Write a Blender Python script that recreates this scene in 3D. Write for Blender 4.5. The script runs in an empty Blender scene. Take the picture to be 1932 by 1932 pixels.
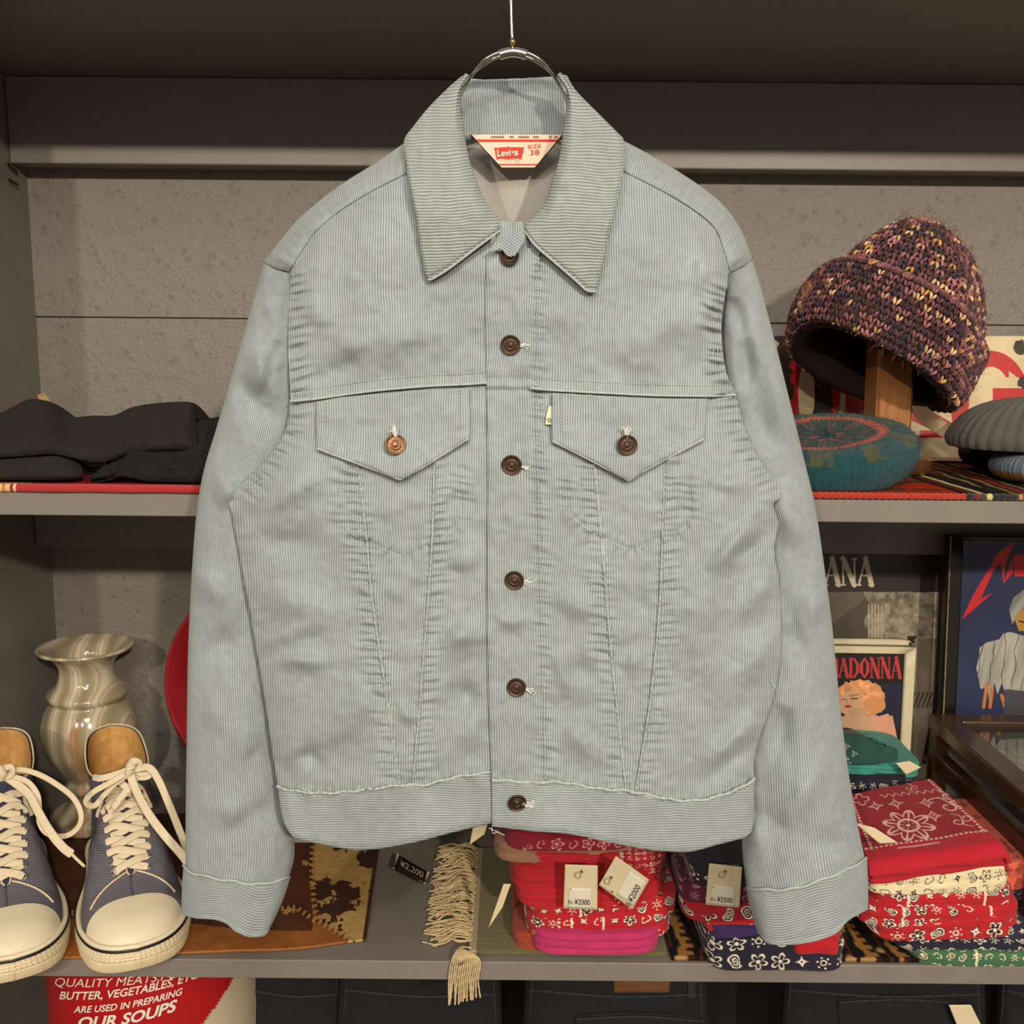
import bpy, math, random
import numpy as np
from mathutils import Matrix, Vector
R = math.radians
scn = bpy.context.scene
COL = scn.collection
# ---------------------------------------------------------------- camera
F = 1900.0; PITCH = 9.0; ROLL = 0.5; CZ = 1.45
_fw = np.array([0, math.cos(R(PITCH)), -math.sin(R(PITCH))])
_u0 = np.array([0, math.sin(R(PITCH)), math.cos(R(PITCH))])
_r0 = np.array([1.0, 0, 0])
_up = _u0*math.cos(R(ROLL)) - _r0*math.sin(R(ROLL))
_rt = _r0*math.cos(R(ROLL)) + _u0*math.sin(R(ROLL))
CAMP = np.array([0, 0, CZ])
cd = bpy.data.cameras.new('camera'); cam = bpy.data.objects.new('camera', cd); COL.objects.link(cam)
cd.sensor_width = 36; cd.sensor_height = 36; cd.sensor_fit = 'HORIZONTAL'; cd.lens = 36*F/1932; cd.clip_start = .02
m = Matrix.Identity(4)
for i in range(3):
    m[i][0] = _rt[i]; m[i][1] = _up[i]; m[i][2] = -_fw[i]; m[i][3] = CAMP[i]
cam.matrix_world = m
scn.camera = cam
# ---------------------------------------------------------------- world, lights, exposure
w = bpy.data.worlds.new('world'); scn.world = w; w.use_nodes = True
bg = w.node_tree.nodes['Background']; bg.inputs[0].default_value = (1.0, .90, .77, 1); bg.inputs[1].default_value = .28
def light(name, kind, loc, target, energy, color, size=.1, spot=None, blend=.5):
    l = bpy.data.lights.new(name, kind); l.energy = energy; l.color = color
    if kind == 'AREA': l.shape = 'DISK'; l.size = size
    else: l.shadow_soft_size = size
    if spot: l.spot_size = R(spot); l.spot_blend = blend
    o = bpy.data.objects.new(name, l); COL.objects.link(o); o.location = loc
    d = Vector(target) - Vector(loc); o.rotation_euler = d.to_track_quat('-Z', 'Y').to_euler()
    return o
WARM = (1.0, .86, .68)
light('track_spot_right', 'SPOT', (1.45, -3.2, 2.86), (.55, 1.2, 1.15), 440, WARM, .07, 50, .9)
light('track_spot_left', 'SPOT', (-1.35, -3.2, 2.86), (-.15, 1.2, 1.1), 215, WARM, .07, 60, .7)
light('track_spot_middle', 'SPOT', (-.2, -3.0, 2.86), (0, 1.1, 1.15), 75, (1.0, .90, .76), .10, 60, .7)
light('soft_fill', 'AREA', (.2, -1.2, 2.75), (0, 1.0, 1.2), 24, (1.0, .92, .82), .8)  # unseen fill light added for soft shading from above
scn.view_settings.view_transform = 'Standard'; scn.view_settings.look = 'None'
scn.view_settings.exposure = 0.0; scn.view_settings.gamma = 1.0; scn.view_settings.use_curve_mapping = False

# ---------------------------------------------------------------- pixel helpers (measurements taken from the photo)
def P(px, py, Y):
    px = np.asarray(px, float); py = np.asarray(py, float)
    a = (px-966)/F; b = (966-py)/F
    d = a[..., None]*_rt + b[..., None]*_up + _fw
    t = np.asarray(Y, float)/d[..., 1]
    return CAMP + d*t[..., None]
def Pz(px, py, z):
    px = np.asarray(px, float); py = np.asarray(py, float)
    a = (px-966)/F; b = (966-py)/F
    d = a[..., None]*_rt + b[..., None]*_up + _fw
    t = (z-CZ)/d[..., 2]
    return CAMP + d*t[..., None]
def lin(c):
    c = np.asarray(c, float)/255.0
    return np.where(c <= .04045, c/12.92, ((c+.055)/1.055)**2.4)
def smooth(e0, e1, x):
    t = np.clip((x-e0)/(e1-e0), 0, 1); return t*t*(3-2*t)
def _h(ix, iy, s):
    v = np.sin(ix*127.1+iy*311.7+s*74.7)*43758.5453
    return v-np.floor(v)
def vnoise(x, y, s=0):
    ix = np.floor(x); iy = np.floor(y); fx = x-ix; fy = y-iy
    fx = fx*fx*(3-2*fx); fy = fy*fy*(3-2*fy)
    return (_h(ix, iy, s)*(1-fx)+_h(ix+1, iy, s)*fx)*(1-fy)+(_h(ix, iy+1, s)*(1-fx)+_h(ix+1, iy+1, s)*fx)*fy
def fbm(x, y, s=0, o=4):
    r = 0; a = .5; n = 0
    for i in range(o):
        r = r+a*vnoise(x*2**i+i*7.3, y*2**i+i*3.1, s+i); n += a; a *= .5
    return r/n-.5
def resample(pts, n, sm=True):
    p = np.asarray(pts, float)
    if sm and len(p) > 2:
        q = []
        e = np.vstack([2*p[0]-p[1], p, 2*p[-1]-p[-2]])
        for i in range(len(p)-1):
            a, b, c, d = e[i:i+4]
            t = np.linspace(0, 1, 12, endpoint=False)[:, None]
            q.append(.5*((2*b)+(-a+c)*t+(2*a-5*b+4*c-d)*t*t+(-a+3*b-3*c+d)*t**3))
        p = np.vstack(q+[p[-1:]])
    l = np.r_[0, np.cumsum(np.linalg.norm(np.diff(p, axis=0), axis=1))]
    t = (np.linspace(0, 1, n) if np.isscalar(n) else np.asarray(n))*l[-1]
    return np.stack([np.interp(t, l, p[:, k]) for k in range(p.shape[1])], 1)
def coons(top, bottom, left, right, us, vs):
    """patch (nv,nu,2) between four boundary curves; top/bottom run left to right, left/right run top to bottom"""
    us = np.linspace(0, 1, us) if np.isscalar(us) else us
    vs = np.linspace(0, 1, vs) if np.isscalar(vs) else vs
    T = resample(top, us); B = resample(bottom, us); L = resample(left, vs); Q = resample(right, vs)
    u = us[None, :, None]; v = vs[:, None, None]
    c = (1-v)*T[None]+v*B[None]+(1-u)*L[:, None]+u*Q[:, None]
    c -= (1-u)*(1-v)*T[0]+u*(1-v)*T[-1]+(1-u)*v*B[0]+u*v*B[-1]
    return c
def inpoly(px, py, pts):
    r = np.zeros(np.shape(px), bool); n = len(pts)
    for i in range(n):
        x1, y1 = pts[i]; x2, y2 = pts[(i+1) % n]
        if y1 == y2: continue
        c = ((y1 > py) != (y2 > py)) & (px < (x2-x1)*(py-y1)/(y2-y1)+x1)
        r ^= c
    return r
def polydist(px, py, pts):
    """distance to a polyline, signed side, and run along it"""
    p = np.asarray(pts, float); best = np.full(np.shape(px), 1e9); side = np.zeros(np.shape(px)); along = np.zeros(np.shape(px)); acc = 0
    for i in range(len(p)-1):
        a = p[i]; b = p[i+1]; d = b-a; L = np.hypot(*d)+1e-9
        t = np.clip(((px-a[0])*d[0]+(py-a[1])*d[1])/L**2, 0, 1)
        dx = px-(a[0]+t*d[0]); dy = py-(a[1]+t*d[1]); q = np.hypot(dx, dy)
        s = np.sign(d[0]*dy-d[1]*dx); k = q < best
        best = np.where(k, q, best); side = np.where(k, s, side); along = np.where(k, acc+t*L, along); acc += L
    return best, side, along

# ---------------------------------------------------------------- mesh helpers
def link(o, parent=None):
    COL.objects.link(o)
    if parent is not None:
        o.parent = parent
        if parent.type == 'EMPTY': o.matrix_parent_inverse = Matrix.Translation(-parent.location)
    return o
def mesh_obj(name, V, faces, mat, parent=None, uv=None, col=None, smoothf=True, vuv=None):
    """V (n,3) world coords; faces list/array; vuv per-vertex uv; col per-vertex linear rgb"""
    V = np.asarray(V, float).reshape(-1, 3)
    me = bpy.data.meshes.new(name)
    if isinstance(faces, np.ndarray):
        nf, k = faces.shape
        me.vertices.add(len(V)); me.vertices.foreach_set('co', V.ravel())
        me.loops.add(nf*k); me.loops.foreach_set('vertex_index', faces.ravel().astype(np.int32))
        me.polygons.add(nf); me.polygons.foreach_set('loop_start', np.arange(0, nf*k, k, dtype=np.int32))
        me.update(calc_edges=True)
    else:
        me.from_pydata([tuple(v) for v in V], [], [tuple(f) for f in faces])
    if vuv is not None:
        ul = me.uv_layers.new(name='UVMap'); li = np.zeros(len(me.loops), np.int32); me.loops.foreach_get('vertex_index', li)
        ul.data.foreach_set('uv', np.asarray(vuv, float).reshape(-1, 2)[li].ravel())
    if col is not None:
        ca = me.color_attributes.new('Col', 'FLOAT_COLOR', 'POINT')
        c = np.ones((len(V), 4)); c[:, :3] = np.asarray(col).reshape(-1, 3); ca.data.foreach_set('color', c.ravel())
    if smoothf: me.polygons.foreach_set('use_smooth', np.ones(len(me.polygons), bool))
    me.validate(); me.update()
    if mat: me.materials.append(mat)
    return link(bpy.data.objects.new(name, me), parent)
def gridfaces(nv, nu, cu=False, cv=False, off=0, flip=False):
    i = np.arange(nv if cv else nv-1)[:, None]; j = np.arange(nu if cu else nu-1)[None]
    i2 = (i+1) % nv; j2 = (j+1) % nu
    f = np.stack([i*nu+j, i2*nu+j, i2*nu+j2, i*nu+j2], -1).reshape(-1, 4)+off
    return f[:, ::-1] if flip else f
def normals(V):
    du = np.gradient(V, axis=1); dv = np.gradient(V, axis=0)
    n = np.cross(du, dv); l = np.linalg.norm(n, axis=2, keepdims=True); return n/np.maximum(l, 1e-12)
def sheet(name, V, mat, parent=None, th=.002, uv=None, col=None):
    """grid (nv,nu,3) given real thickness; front faces the camera, the back is pushed away from it"""
    nv, nu = V.shape[:2]; n = normals(V); c = V.mean((0, 1))
    sgn = np.sign((n.reshape(-1, 3)*(V.reshape(-1, 3)-CAMP)).sum(1).mean()) or 1.0
    B = V+n*sgn*th
    A = np.vstack([V.reshape(-1, 3), B.reshape(-1, 3)]); N = nv*nu
    f = [gridfaces(nv, nu), gridfaces(nv, nu, off=N, flip=True)]
    ring = np.concatenate([np.arange(nu), np.arange(1, nv)*nu+nu-1, (nv-1)*nu+np.arange(nu-2, -1, -1), np.arange(nv-2, 0, -1)*nu])
    r2 = np.roll(ring, -1)
    f.append(np.stack([ring, ring+N, r2+N, r2], 1)[:, ::-1])
    kw = {}
    if uv is not None: kw['vuv'] = np.vstack([uv.reshape(-1, 2)]*2)
    if col is not None: kw['col'] = np.vstack([np.broadcast_to(col, V.shape).reshape(-1, 3)]*2)
    return mesh_obj(name, A, np.vstack(f), mat, parent, **kw)
def box(name, x0, x1, y0, y1, z0, z1, mat, parent=None, bev=0.0):
    V = [(x, y, z) for x in (x0, x1) for y in (y0, y1) for z in (z0, z1)]
    F_ = [(0, 1, 3, 2), (4, 6, 7, 5), (0, 4, 5, 1), (2, 3, 7, 6), (0, 2, 6, 4), (1, 5, 7, 3)]
    o = mesh_obj(name, V, F_, mat, parent, smoothf=False)
    if bev:
        b = o.modifiers.new('b', 'BEVEL'); b.width = bev; b.segments = 2
    return o
def tubemesh(pts, rad, n=8, closed=False):
    p = np.asarray(pts, float); rad = np.broadcast_to(rad, len(p))
    t = np.gradient(p, axis=0); t /= np.linalg.norm(t, axis=1, keepdims=True)+1e-12
    ref = np.array([.13, .3, .95]); a = np.cross(t, ref); a /= np.linalg.norm(a, axis=1, keepdims=True)+1e-12; b = np.cross(t, a)
    th = np.linspace(0, 2*np.pi, n, endpoint=False)
    V = p[:, None]+rad[:, None, None]*(np.cos(th)[None, :, None]*a[:, None]+np.sin(th)[None, :, None]*b[:, None])
    f = gridfaces(len(p), n, cu=True)
    V = V.reshape(-1, 3); m0 = len(V)
    V = np.vstack([V, p[:1], p[-1:]])
    caps = [[m0, m0, (j+1) % n, j] for j in range(n)]+[[m0+1, m0+1, (len(p)-1)*n+j, (len(p)-1)*n+(j+1) % n] for j in range(n)]
    return V, f, caps
class MB:
    def __init__(s): s.V = []; s.F = []; s.C = []; s.n = 0; s.T = []
    def add(s, V, f, c=None, tri=None):
        V = np.asarray(V).reshape(-1, 3); s.V.append(V); s.F.append(np.asarray(f)+s.n)
        if tri is not None and len(tri): s.T += [tuple(x+s.n for x in t) for t in tri]
        if c is not None: s.C.append(np.broadcast_to(c, V.shape))
        s.n += len(V)
    def tube(s, pts, rad, n=8, c=None, sm=0):
        if sm: pts = resample(pts, sm)
        V, f, caps = tubemesh(pts, rad, n)
        s.add(V, f, c, [tuple(c_[1:]) for c_ in caps])
    def build(s, name, mat, parent=None):
        V = np.vstack(s.V); Fq = np.vstack(s.F)
        col = np.vstack(s.C) if s.C else None
        if s.T: fl = [tuple(int(i) for i in q) for q in Fq]+[tuple(int(i) for i in t) for t in s.T]
        else: fl = Fq
        return mesh_obj(name, V, fl, mat, parent, col=col)
def lathe(name, prof, mat, parent=None, n=48, M=None, col=None, sm=0, sc=(1, 1)):
    p = np.asarray(prof, float)
    if sm: p = resample(p, sm)
    th = np.linspace(0, 2*np.pi, n, endpoint=False)
    V = np.stack([p[:, 0:1]*np.cos(th)*sc[0], p[:, 0:1]*np.sin(th)*sc[1], np.repeat(p[:, 1:2], n, 1)], -1)
    V = V.reshape(-1, 3)
    if M is not None: V = V@np.array(M.to_3x3()).T+np.array(M.translation)
    return mesh_obj(name, V, gridfaces(len(p), n, cu=True), mat, parent)
def empty(name, loc, label, cat, group=None):
    o = bpy.data.objects.new(name, None); o.empty_display_size = .05; o.location = tuple(np.asarray(loc, float)); COL.objects.link(o)
    tag(o, label, cat, group); EM.append(o); return o
EM = []
def tag(o, label=None, cat=None, group=None, kind=None):
    if label: o['label'] = label
    if cat: o['category'] = cat
    if group: o['group'] = group
    if kind: o['kind'] = kind
    return o
def struct(o): o['kind'] = 'structure'; return o

# ---------------------------------------------------------------- materials
def newmat(name):
    m_ = bpy.data.materials.new(name); m_.use_nodes = True; nt = m_.node_tree
    return m_, nt, nt.nodes['Principled BSDF'], nt.nodes, nt.links
def mth(nt, op, a, b=None, c=None):
    n = nt.nodes.new('ShaderNodeMath'); n.operation = op
    for i, v in enumerate((a, b, c)):
        if v is None: continue
        if isinstance(v, (int, float)): n.inputs[i].default_value = v
        else: nt.links.new(v, n.inputs[i])
    return n.outputs[0]
def noise(nt, vec, scale, detail=4, rough=.5):
    n = nt.nodes.new('ShaderNodeTexNoise'); n.inputs['Scale'].default_value = scale; n.inputs['Detail'].default_value = detail
    n.inputs['Roughness'].default_value = rough
    if vec is not None: nt.links.new(vec, n.inputs['Vector'])
    return n
def mixc(nt, fac, a, b, mode='MIX'):
    n = nt.nodes.new('ShaderNodeMix'); n.data_type = 'RGBA'; n.blend_type = mode
    def s(i, v):
        if hasattr(v, 'is_linked') or hasattr(v, 'links'): nt.links.new(v, n.inputs[i])
        elif isinstance(v, (int, float)): n.inputs[i].default_value = v
        else: n.inputs[i].default_value = (*v, 1)
    s(0, fac); s(6, a); s(7, b); return n.outputs[2]
def plain(name, rgb, rough=.7, metal=0, var=.12, nscale=60, bump=.0, bscale=300, attr=False, coat=0, sheen=0, bdist=.001, spec=.5, trans=0, sss=0):
    m_, nt, b, N, L = newmat(name)
    tc = N.new('ShaderNodeTexCoord').outputs['Object']
    if attr:
        a = N.new('ShaderNodeVertexColor'); a.layer_name = 'Col'; base = a.outputs[0]
    else:
        rg = N.new('ShaderNodeRGB'); rg.outputs[0].default_value = (*lin(rgb), 1); base = rg.outputs[0]
    nz = noise(nt, tc, nscale, 5, .6)
    k = N.new('ShaderNodeMapRange'); k.inputs[1].default_value = .28; k.inputs[2].default_value = .75
    k.inputs[3].default_value = 1-var; k.inputs[4].default_value = 1+var; L.new(nz.outputs[0], k.inputs[0])
    cmb = N.new('ShaderNodeCombineColor')
    for i in range(3): L.new(k.outputs[0], cmb.inputs[i])
    L.new(mixc(nt, 1.0, base, cmb.outputs[0], 'MULTIPLY'), b.inputs['Base Color'])
    b.inputs['Roughness'].default_value = rough; b.inputs['Metallic'].default_value = metal
    b.inputs['Specular IOR Level'].default_value = spec
    b.inputs['Coat Weight'].default_value = coat; b.inputs['Sheen Weight'].default_value = sheen
    if trans: b.inputs['Transmission Weight'].default_value = trans
    if sss: b.inputs['Subsurface Weight'].default_value = sss; b.inputs['Subsurface Scale'].default_value = .02
    if bump:
        bn = noise(nt, tc, bscale, 4, .6); bp = N.new('ShaderNodeBump'); bp.inputs['Strength'].default_value = bump; bp.inputs['Distance'].default_value = bdist
        L.new(bn.outputs[0], bp.inputs['Height']); L.new(bp.outputs[0], b.inputs['Normal'])
    return m_
def cord(name, ridge, groove, period=.0020, bump=.55, depth=.0006):
    """ribbed fabric: ridges run along v, u measured in metres"""
    m_, nt, b, N, L = newmat(name)
    uv = N.new('ShaderNodeUVMap').outputs[0]
    sp = N.new('ShaderNodeSeparateXYZ'); L.new(uv, sp.inputs[0])
    nw = noise(nt, uv, 55, 3); wob = mth(nt, 'MULTIPLY', mth(nt, 'SUBTRACT', nw.outputs[0], .5), .0016)
    u = mth(nt, 'DIVIDE', mth(nt, 'ADD', sp.outputs[0], wob), period)
    s = mth(nt, 'ABSOLUTE', mth(nt, 'SINE', mth(nt, 'MULTIPLY', u, math.pi)))
    s = mth(nt, 'POWER', s, .65)
    big = noise(nt, uv, 14, 5, .6); fine = noise(nt, uv, 900, 2); med = noise(nt, uv, 120, 4, .6)
    f1 = mth(nt, 'MULTIPLY_ADD', mth(nt, 'SUBTRACT', med.outputs[0], .5), .7, s)
    col = mixc(nt, f1, lin(groove), lin(ridge)); nt.nodes[-1].clamp_factor = True
    k = mth(nt, 'MULTIPLY_ADD', mth(nt, 'SUBTRACT', big.outputs[0], .5), .38, 1.0)
    k = mth(nt, 'MULTIPLY_ADD', mth(nt, 'SUBTRACT', fine.outputs[0], .5), .25, k)
    cmb = N.new('ShaderNodeCombineColor')
    for i in range(3): L.new(k, cmb.inputs[i])
    L.new(mixc(nt, 1.0, col, cmb.outputs[0], 'MULTIPLY'), b.inputs['Base Color'])
    b.inputs['Roughness'].default_value = .92; b.inputs['Specular IOR Level'].default_value = .15
    b.inputs['Sheen Weight'].default_value = .25; b.inputs['Sheen Roughness'].default_value = .5
    bp = N.new('ShaderNodeBump'); bp.inputs['Strength'].default_value = bump; bp.inputs['Distance'].default_value = depth
    hh = mth(nt, 'MULTIPLY_ADD', fine.outputs[0], .3, s)
    L.new(hh, bp.inputs['Height']); L.new(bp.outputs[0], b.inputs['Normal'])
    return m_
# ---------------------------------------------------------------- the setting
SF = 1.07; WALL = 1.50; JD = .86
ZM = float(P(966, 937, SF)[2]); ZL = float(P(966, 1815, SF)[2])
TM = float(P(966, 937, SF)[2]-P(966, 980, SF)[2]); TL = float(ZL-P(966, 1850, SF)[2])
BEAM = 1.45
ZU = float(P(966, 150, BEAM)[2])
XL = float(P(68, 600, WALL)[0]); XR = 1.25
Mpaint = plain('shelf_paint', (131, 124, 117), .42, var=.05, nscale=25, bump=.08, bscale=700)
def blockwall():
    m_, nt, b, N, L = newmat('painted_concrete_block')
    tc = N.new('ShaderNodeTexCoord').outputs['Object']
    pits = N.new('ShaderNodeTexVoronoi'); pits.inputs['Scale'].default_value = 62; L.new(tc, pits.inputs['Vector'])
    nn = noise(nt, tc, 38, 5, .65); gr = noise(nt, tc, 260, 4, .6); nb = noise(nt, tc, 3.5, 4)
    thr = mth(nt, 'MULTIPLY', mth(nt, 'MAXIMUM', mth(nt, 'SUBTRACT', nn.outputs[0], .38), 0), 1.5)
    pit = mth(nt, 'LESS_THAN', pits.outputs[0], thr)
    hgt = mth(nt, 'MULTIPLY_ADD', pit, -.9, mth(nt, 'MULTIPLY', gr.outputs[0], .32))
    hgt = mth(nt, 'MULTIPLY_ADD', nn.outputs[0], .7, hgt)
    bp = N.new('ShaderNodeBump'); bp.inputs['Strength'].default_value = 1.0; bp.inputs['Distance'].default_value = .0045
    L.new(hgt, bp.inputs['Height']); L.new(bp.outputs[0], b.inputs['Normal'])
    c = mixc(nt, mth(nt, 'MULTIPLY', pit, .35), lin((136, 129, 121)), lin((90, 82, 72)))
    c = mixc(nt, mth(nt, 'MULTIPLY', nb.outputs[0], .4), c, lin((126, 119, 106)))
    L.new(c, b.inputs['Base Color']); b.inputs['Roughness'].default_value = .48
    return m_
Mblock = blockwall()
# concrete wall in courses, with thin open joints between them
zj = [float(P(966, y, WALL)[2]) for y in (330, 604, 1045)]
hc = zj[0]-zj[1]+.05
mb = MB()
zz = zj[1]
cuts = [zz, ZM-.085, ZL-.03, ZL-.45, .02]
rows = [(zz, zz+.245), (zz+.248, zz+.5)] + [(cuts[k+1], cuts[k]-.003) for k in range(4)]
for z0, z1 in rows:
    V = [(x, y, z) for x in (-1.4, 1.4) for y in (WALL, WALL+.12) for z in (z0, z1)]
    mb.add(V, [(0, 1, 3, 2), (4, 6, 7, 5), (0, 4, 5, 1), (2, 3, 7, 6), (0, 2, 6, 4), (1, 5, 7, 3)])
V = [(x, y, z) for x in (-1.4, 1.4) for y in (WALL+.006, WALL+.1) for z in (0, 2.3)]
mb.add(V, [(0, 1, 3, 2), (4, 6, 7, 5), (0, 4, 5, 1), (2, 3, 7, 6), (0, 2, 6, 4), (1, 5, 7, 3)])
wb = struct(mb.build('wall_back', Mblock)); wb.data.polygons.foreach_set('use_smooth', np.zeros(len(wb.data.polygons), bool))
struct(box('wall_left', XL-.03, XL, SF-.02, WALL, 0, 2.3, Mpaint))
struct(box('wall_right', XR, XR+.03, SF-.02, WALL, 0, 2.3, Mpaint))
struct(box('floor', -2.5, 2.5, -2.5, WALL+.1, -.02, 0, plain('floor_concrete', (120, 104, 86), .6)))
def shelf(name, z, t, lab, front=SF):
    e = empty(name, (0, front, z-t), lab, 'shelf')
    box('board', XL+.0005, XR-.0005, front, WALL-.001, z-t, z, Mpaint, e, .0012)
    return e
shelf('shelf', ZM, TM, 'grey painted shelf board at chest height under hats and black knitwear', SF)
shelf('shelf', ZL, TL, 'lowest grey painted shelf board under sneakers and bandanas', SF)
shelf('shelf', ZU+.03, .03, 'topmost grey shelf seen from below above the jacket', SF-.01)
for n_, (y0, y1), zt in (('trim_1', (0, 316), ZU-.0005), ('trim_2', (0, 1040), ZM-TM-.0005)):
    struct(box(n_, XL+.001, XR-.001, BEAM, WALL-.001, float(P(966, y1, BEAM)[2]), zt, Mpaint, None, .002))
# ================================================================ corduroy jacket
PXM = .00045
Mcord = cord('corduroy_pale_blue', (170, 181, 183), (108, 119, 123), .0021, .7, .0007)
Mcol = cord('corduroy_collar', (166, 175, 173), (98, 107, 107), .0024, .8, .0009)
Mlin = cord('corduroy_inside', (182, 178, 170), (160, 157, 151), .0020, .25)
Mthread = plain('sewing_thread', (178, 185, 184), .9, var=.08)
Mwhite = plain('loose_thread', (222, 222, 214), .8, var=.05)
def ip(y, tab):
    t = np.asarray(tab, float); return np.interp(y, t[:, 0], t[:, 1])
BLt = [(250, 640), (400, 575), (500, 543), (760, 541), (800, 530), (860, 498), (935, 435), (1000, 442), (1100, 457), (1200, 475), (1300, 492), (1400, 510), (1485, 522), (1600, 545)]
BRt = [(250, 1300), (400, 1352), (500, 1378), (600, 1372), (745, 1388), (800, 1404), (860, 1432), (930, 1475), (1000, 1468), (1100, 1473), (1200, 1476), (1270, 1471), (1330, 1456), (1400, 1433), (1470, 1422), (1600, 1415)]
shoulderL = [(497, 495), (515, 470), (550, 426), (590, 388), (640, 350), (700, 312), (765, 268)]
shoulderR = [(1178, 266), (1250, 305), (1330, 357), (1372, 395), (1402, 440), (1420, 490)]
seamL = [(545, 515), (570, 471), (600, 432), (640, 398), (700, 361), (765, 328)]
seamR = [(1178, 324), (1250, 360), (1310, 396), (1350, 432), (1368, 478), (1378, 515)]
vA = [(676, 878), (690, 1000), (700, 1110), (715, 1220), (735, 1350), (754, 1482)]
vB = [(819, 878), (816, 1000), (810, 1100), (802, 1200), (792, 1330), (783, 1430), (778, 1482)]
vC = [(1120, 850), (1130, 960), (1142, 1100), (1155, 1250), (1168, 1370), (1181, 1490)]
vD = [(1256, 870), (1250, 1000), (1247, 1100), (1240, 1200), (1226, 1330), (1210, 1430), (1200, 1490)]
pkL = [(640, 880), (642, 985), (700, 1025), (764, 1052), (812, 1028), (870, 985), (872, 880)]
pkR = [(1066, 870), (1072, 965), (1130, 1012), (1194, 1038), (1252, 1012), (1306, 985), (1300, 870)]
armL = [(545, 515), (545, 640), (552, 757), (538, 810), (500, 870), (440, 930)]
armR = [(1378, 515), (1364, 600), (1366, 690), (1388, 748), (1404, 800), (1432, 862), (1472, 928)]
yokeLs = [(548, 757), (600, 752), (700, 738), (800, 729), (880, 725), (922, 722)]
yokeRs = [(914, 735), (1000, 732), (1040, 736), (1150, 742), (1240, 746), (1340, 747), (1388, 745)]
# soft folds: x0,y0,x1,y1,width,height(mm)
FOLDS = [(585, 470, 600, 620, 22, 2.2), (560, 560, 700, 690, 26, 2.6), (640, 700, 860, 560, 40, 3.0), (560, 730, 760, 640, 20, -2.0),
         (1350, 540, 1290, 700, 20, 2.6), (1310, 420, 1330, 560, 18, 2.2), (1380, 720, 1200, 620, 34, -2.5), (1300, 560, 1180, 720, 40, 2.0),
         (460, 960, 640, 880, 30, 3.0), (470, 1040, 640, 1000, 26, -2.5), (480, 1120, 660, 1180, 36, 3.0), (470, 1230, 660, 1140, 20, 2.0),
         (500, 1260, 620, 1240, 14, 2.4), (520, 1440, 700, 1300, 40, 4.5), (530, 1460, 600, 1420, 14, -3.2), (620, 1470, 560, 1380, 20, -2.4),
         (720, 980, 800, 930, 14, 1.8), (730, 1120, 800, 1090, 14, 1.6), (730, 1240, 800, 1260, 14, -1.6), (740, 1320, 790, 1360, 12, 1.6),
         (850, 1180, 905, 1240, 30, 3.4), (840, 1290, 910, 1330, 22, -2.4), (830, 1410, 915, 1370, 24, 2.0), (860, 1080, 905, 1010, 20, 2.2), (850, 930, 905, 980, 18, -2.0),
         (1060, 960, 1120, 1010, 26, 2.6), (1050, 1100, 1130, 1180, 26, 2.6), (1060, 1280, 1130, 1250, 22, -2.0), (1060, 1380, 1150, 1440, 20, 2.2), (1045, 1190, 1080, 1350, 20, 1.8),
         (1160, 1120, 1235, 1150, 18, -1.8), (1170, 1260, 1225, 1230, 14, 1.6),
         (1465, 945, 1330, 1080, 20, 4.0), (1460, 990, 1380, 1060, 14, -3.0), (1455, 1050, 1400, 1180, 22, 3.0), (1440, 920, 1330, 900, 18, 2.2), (1400, 850, 1330, 960, 16, -2.0),
         (1470, 1180, 1400, 1300, 24, 3.0), (1460, 1310, 1330, 1460, 24, 4.2), (1440, 1390, 1300, 1490, 16, -3.4), (1390, 1250, 1290, 1420, 40, 2.4), (1340, 1050, 1300, 1300, 40, 2.2),
         (1100, 620, 1000, 560, 30, 1.6), (1000, 800, 960, 900, 16, -1.2), (940, 960, 1000, 1010, 14, 1.0), (935, 1180, 1005, 1160, 14, 1.2)]
def folds(px, py, L=FOLDS):
    h = np.zeros(np.shape(px)); 
    for x0, y0, x1, y1, wd, a in L:
        dx, dy = x1-x0, y1-y0; l = math.hypot(dx, dy)
        t = ((px-x0)*dx+(py-y0)*dy)/l**2; q = ((px-x0)*dy-(py-y0)*dx)/l
        q = q+6*np.sin(t*4+x0)
        e = np.clip(1-np.abs(2*t-1)**2.2, 0, 1)*(np.abs(t-.5) < .5)
        h = h+a*.0032*np.exp(-(q/wd)**2)*e*(.8+.5*np.sin(t*5+x1))
    return h
def seamg(px, py, pl, wd=2.4, a=.0011, step=0., sd=1, bandw=12):
    d, s, _ = polydist(px, py, pl)
    return -a*np.exp(-(d/wd)**2)+step*(s*sd > 0)*np.exp(-(d/bandw)**2)
def pucker(px, py, pl, sd, off, wd, per, a, seed):
    d, s, al = polydist(px, py, pl); q = d*s*sd
    n_ = vnoise(al/per*.55+seed, al*0+seed, seed)
    off = off+4*(vnoise(al/23., al*0, seed+7)-.5); wd = wd*(.75+.9*vnoise(al/31., al*0, seed+8))
    a = a*1.2; wv = np.sin(al/per*1.8*np.pi+9*n_+.07*q)+.5*np.sin(al/per*3.1+seed+.1*q+6*n_)
    env = np.exp(-((q-off)/wd)**2)*(.45+1.1*vnoise(al/46., al*0, seed+3))
    return a*wv*env
def dome(px, py):
    xl = ip(py, BLt); xr = ip(py, BRt); c = (xl+xr)/2; hw = (xr-xl)/2
    s = np.clip(np.abs((px-c)/hw), 0, 1)
    low = smooth(700, 950, py)
    d = (.026+.012*low)*(1-s**(3.2+1.0*low))**.75
    edge = np.minimum(px-xl, xr-px)
    return d+.012*low*np.clip(edge/26, 0, 1)**.5*0
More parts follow.
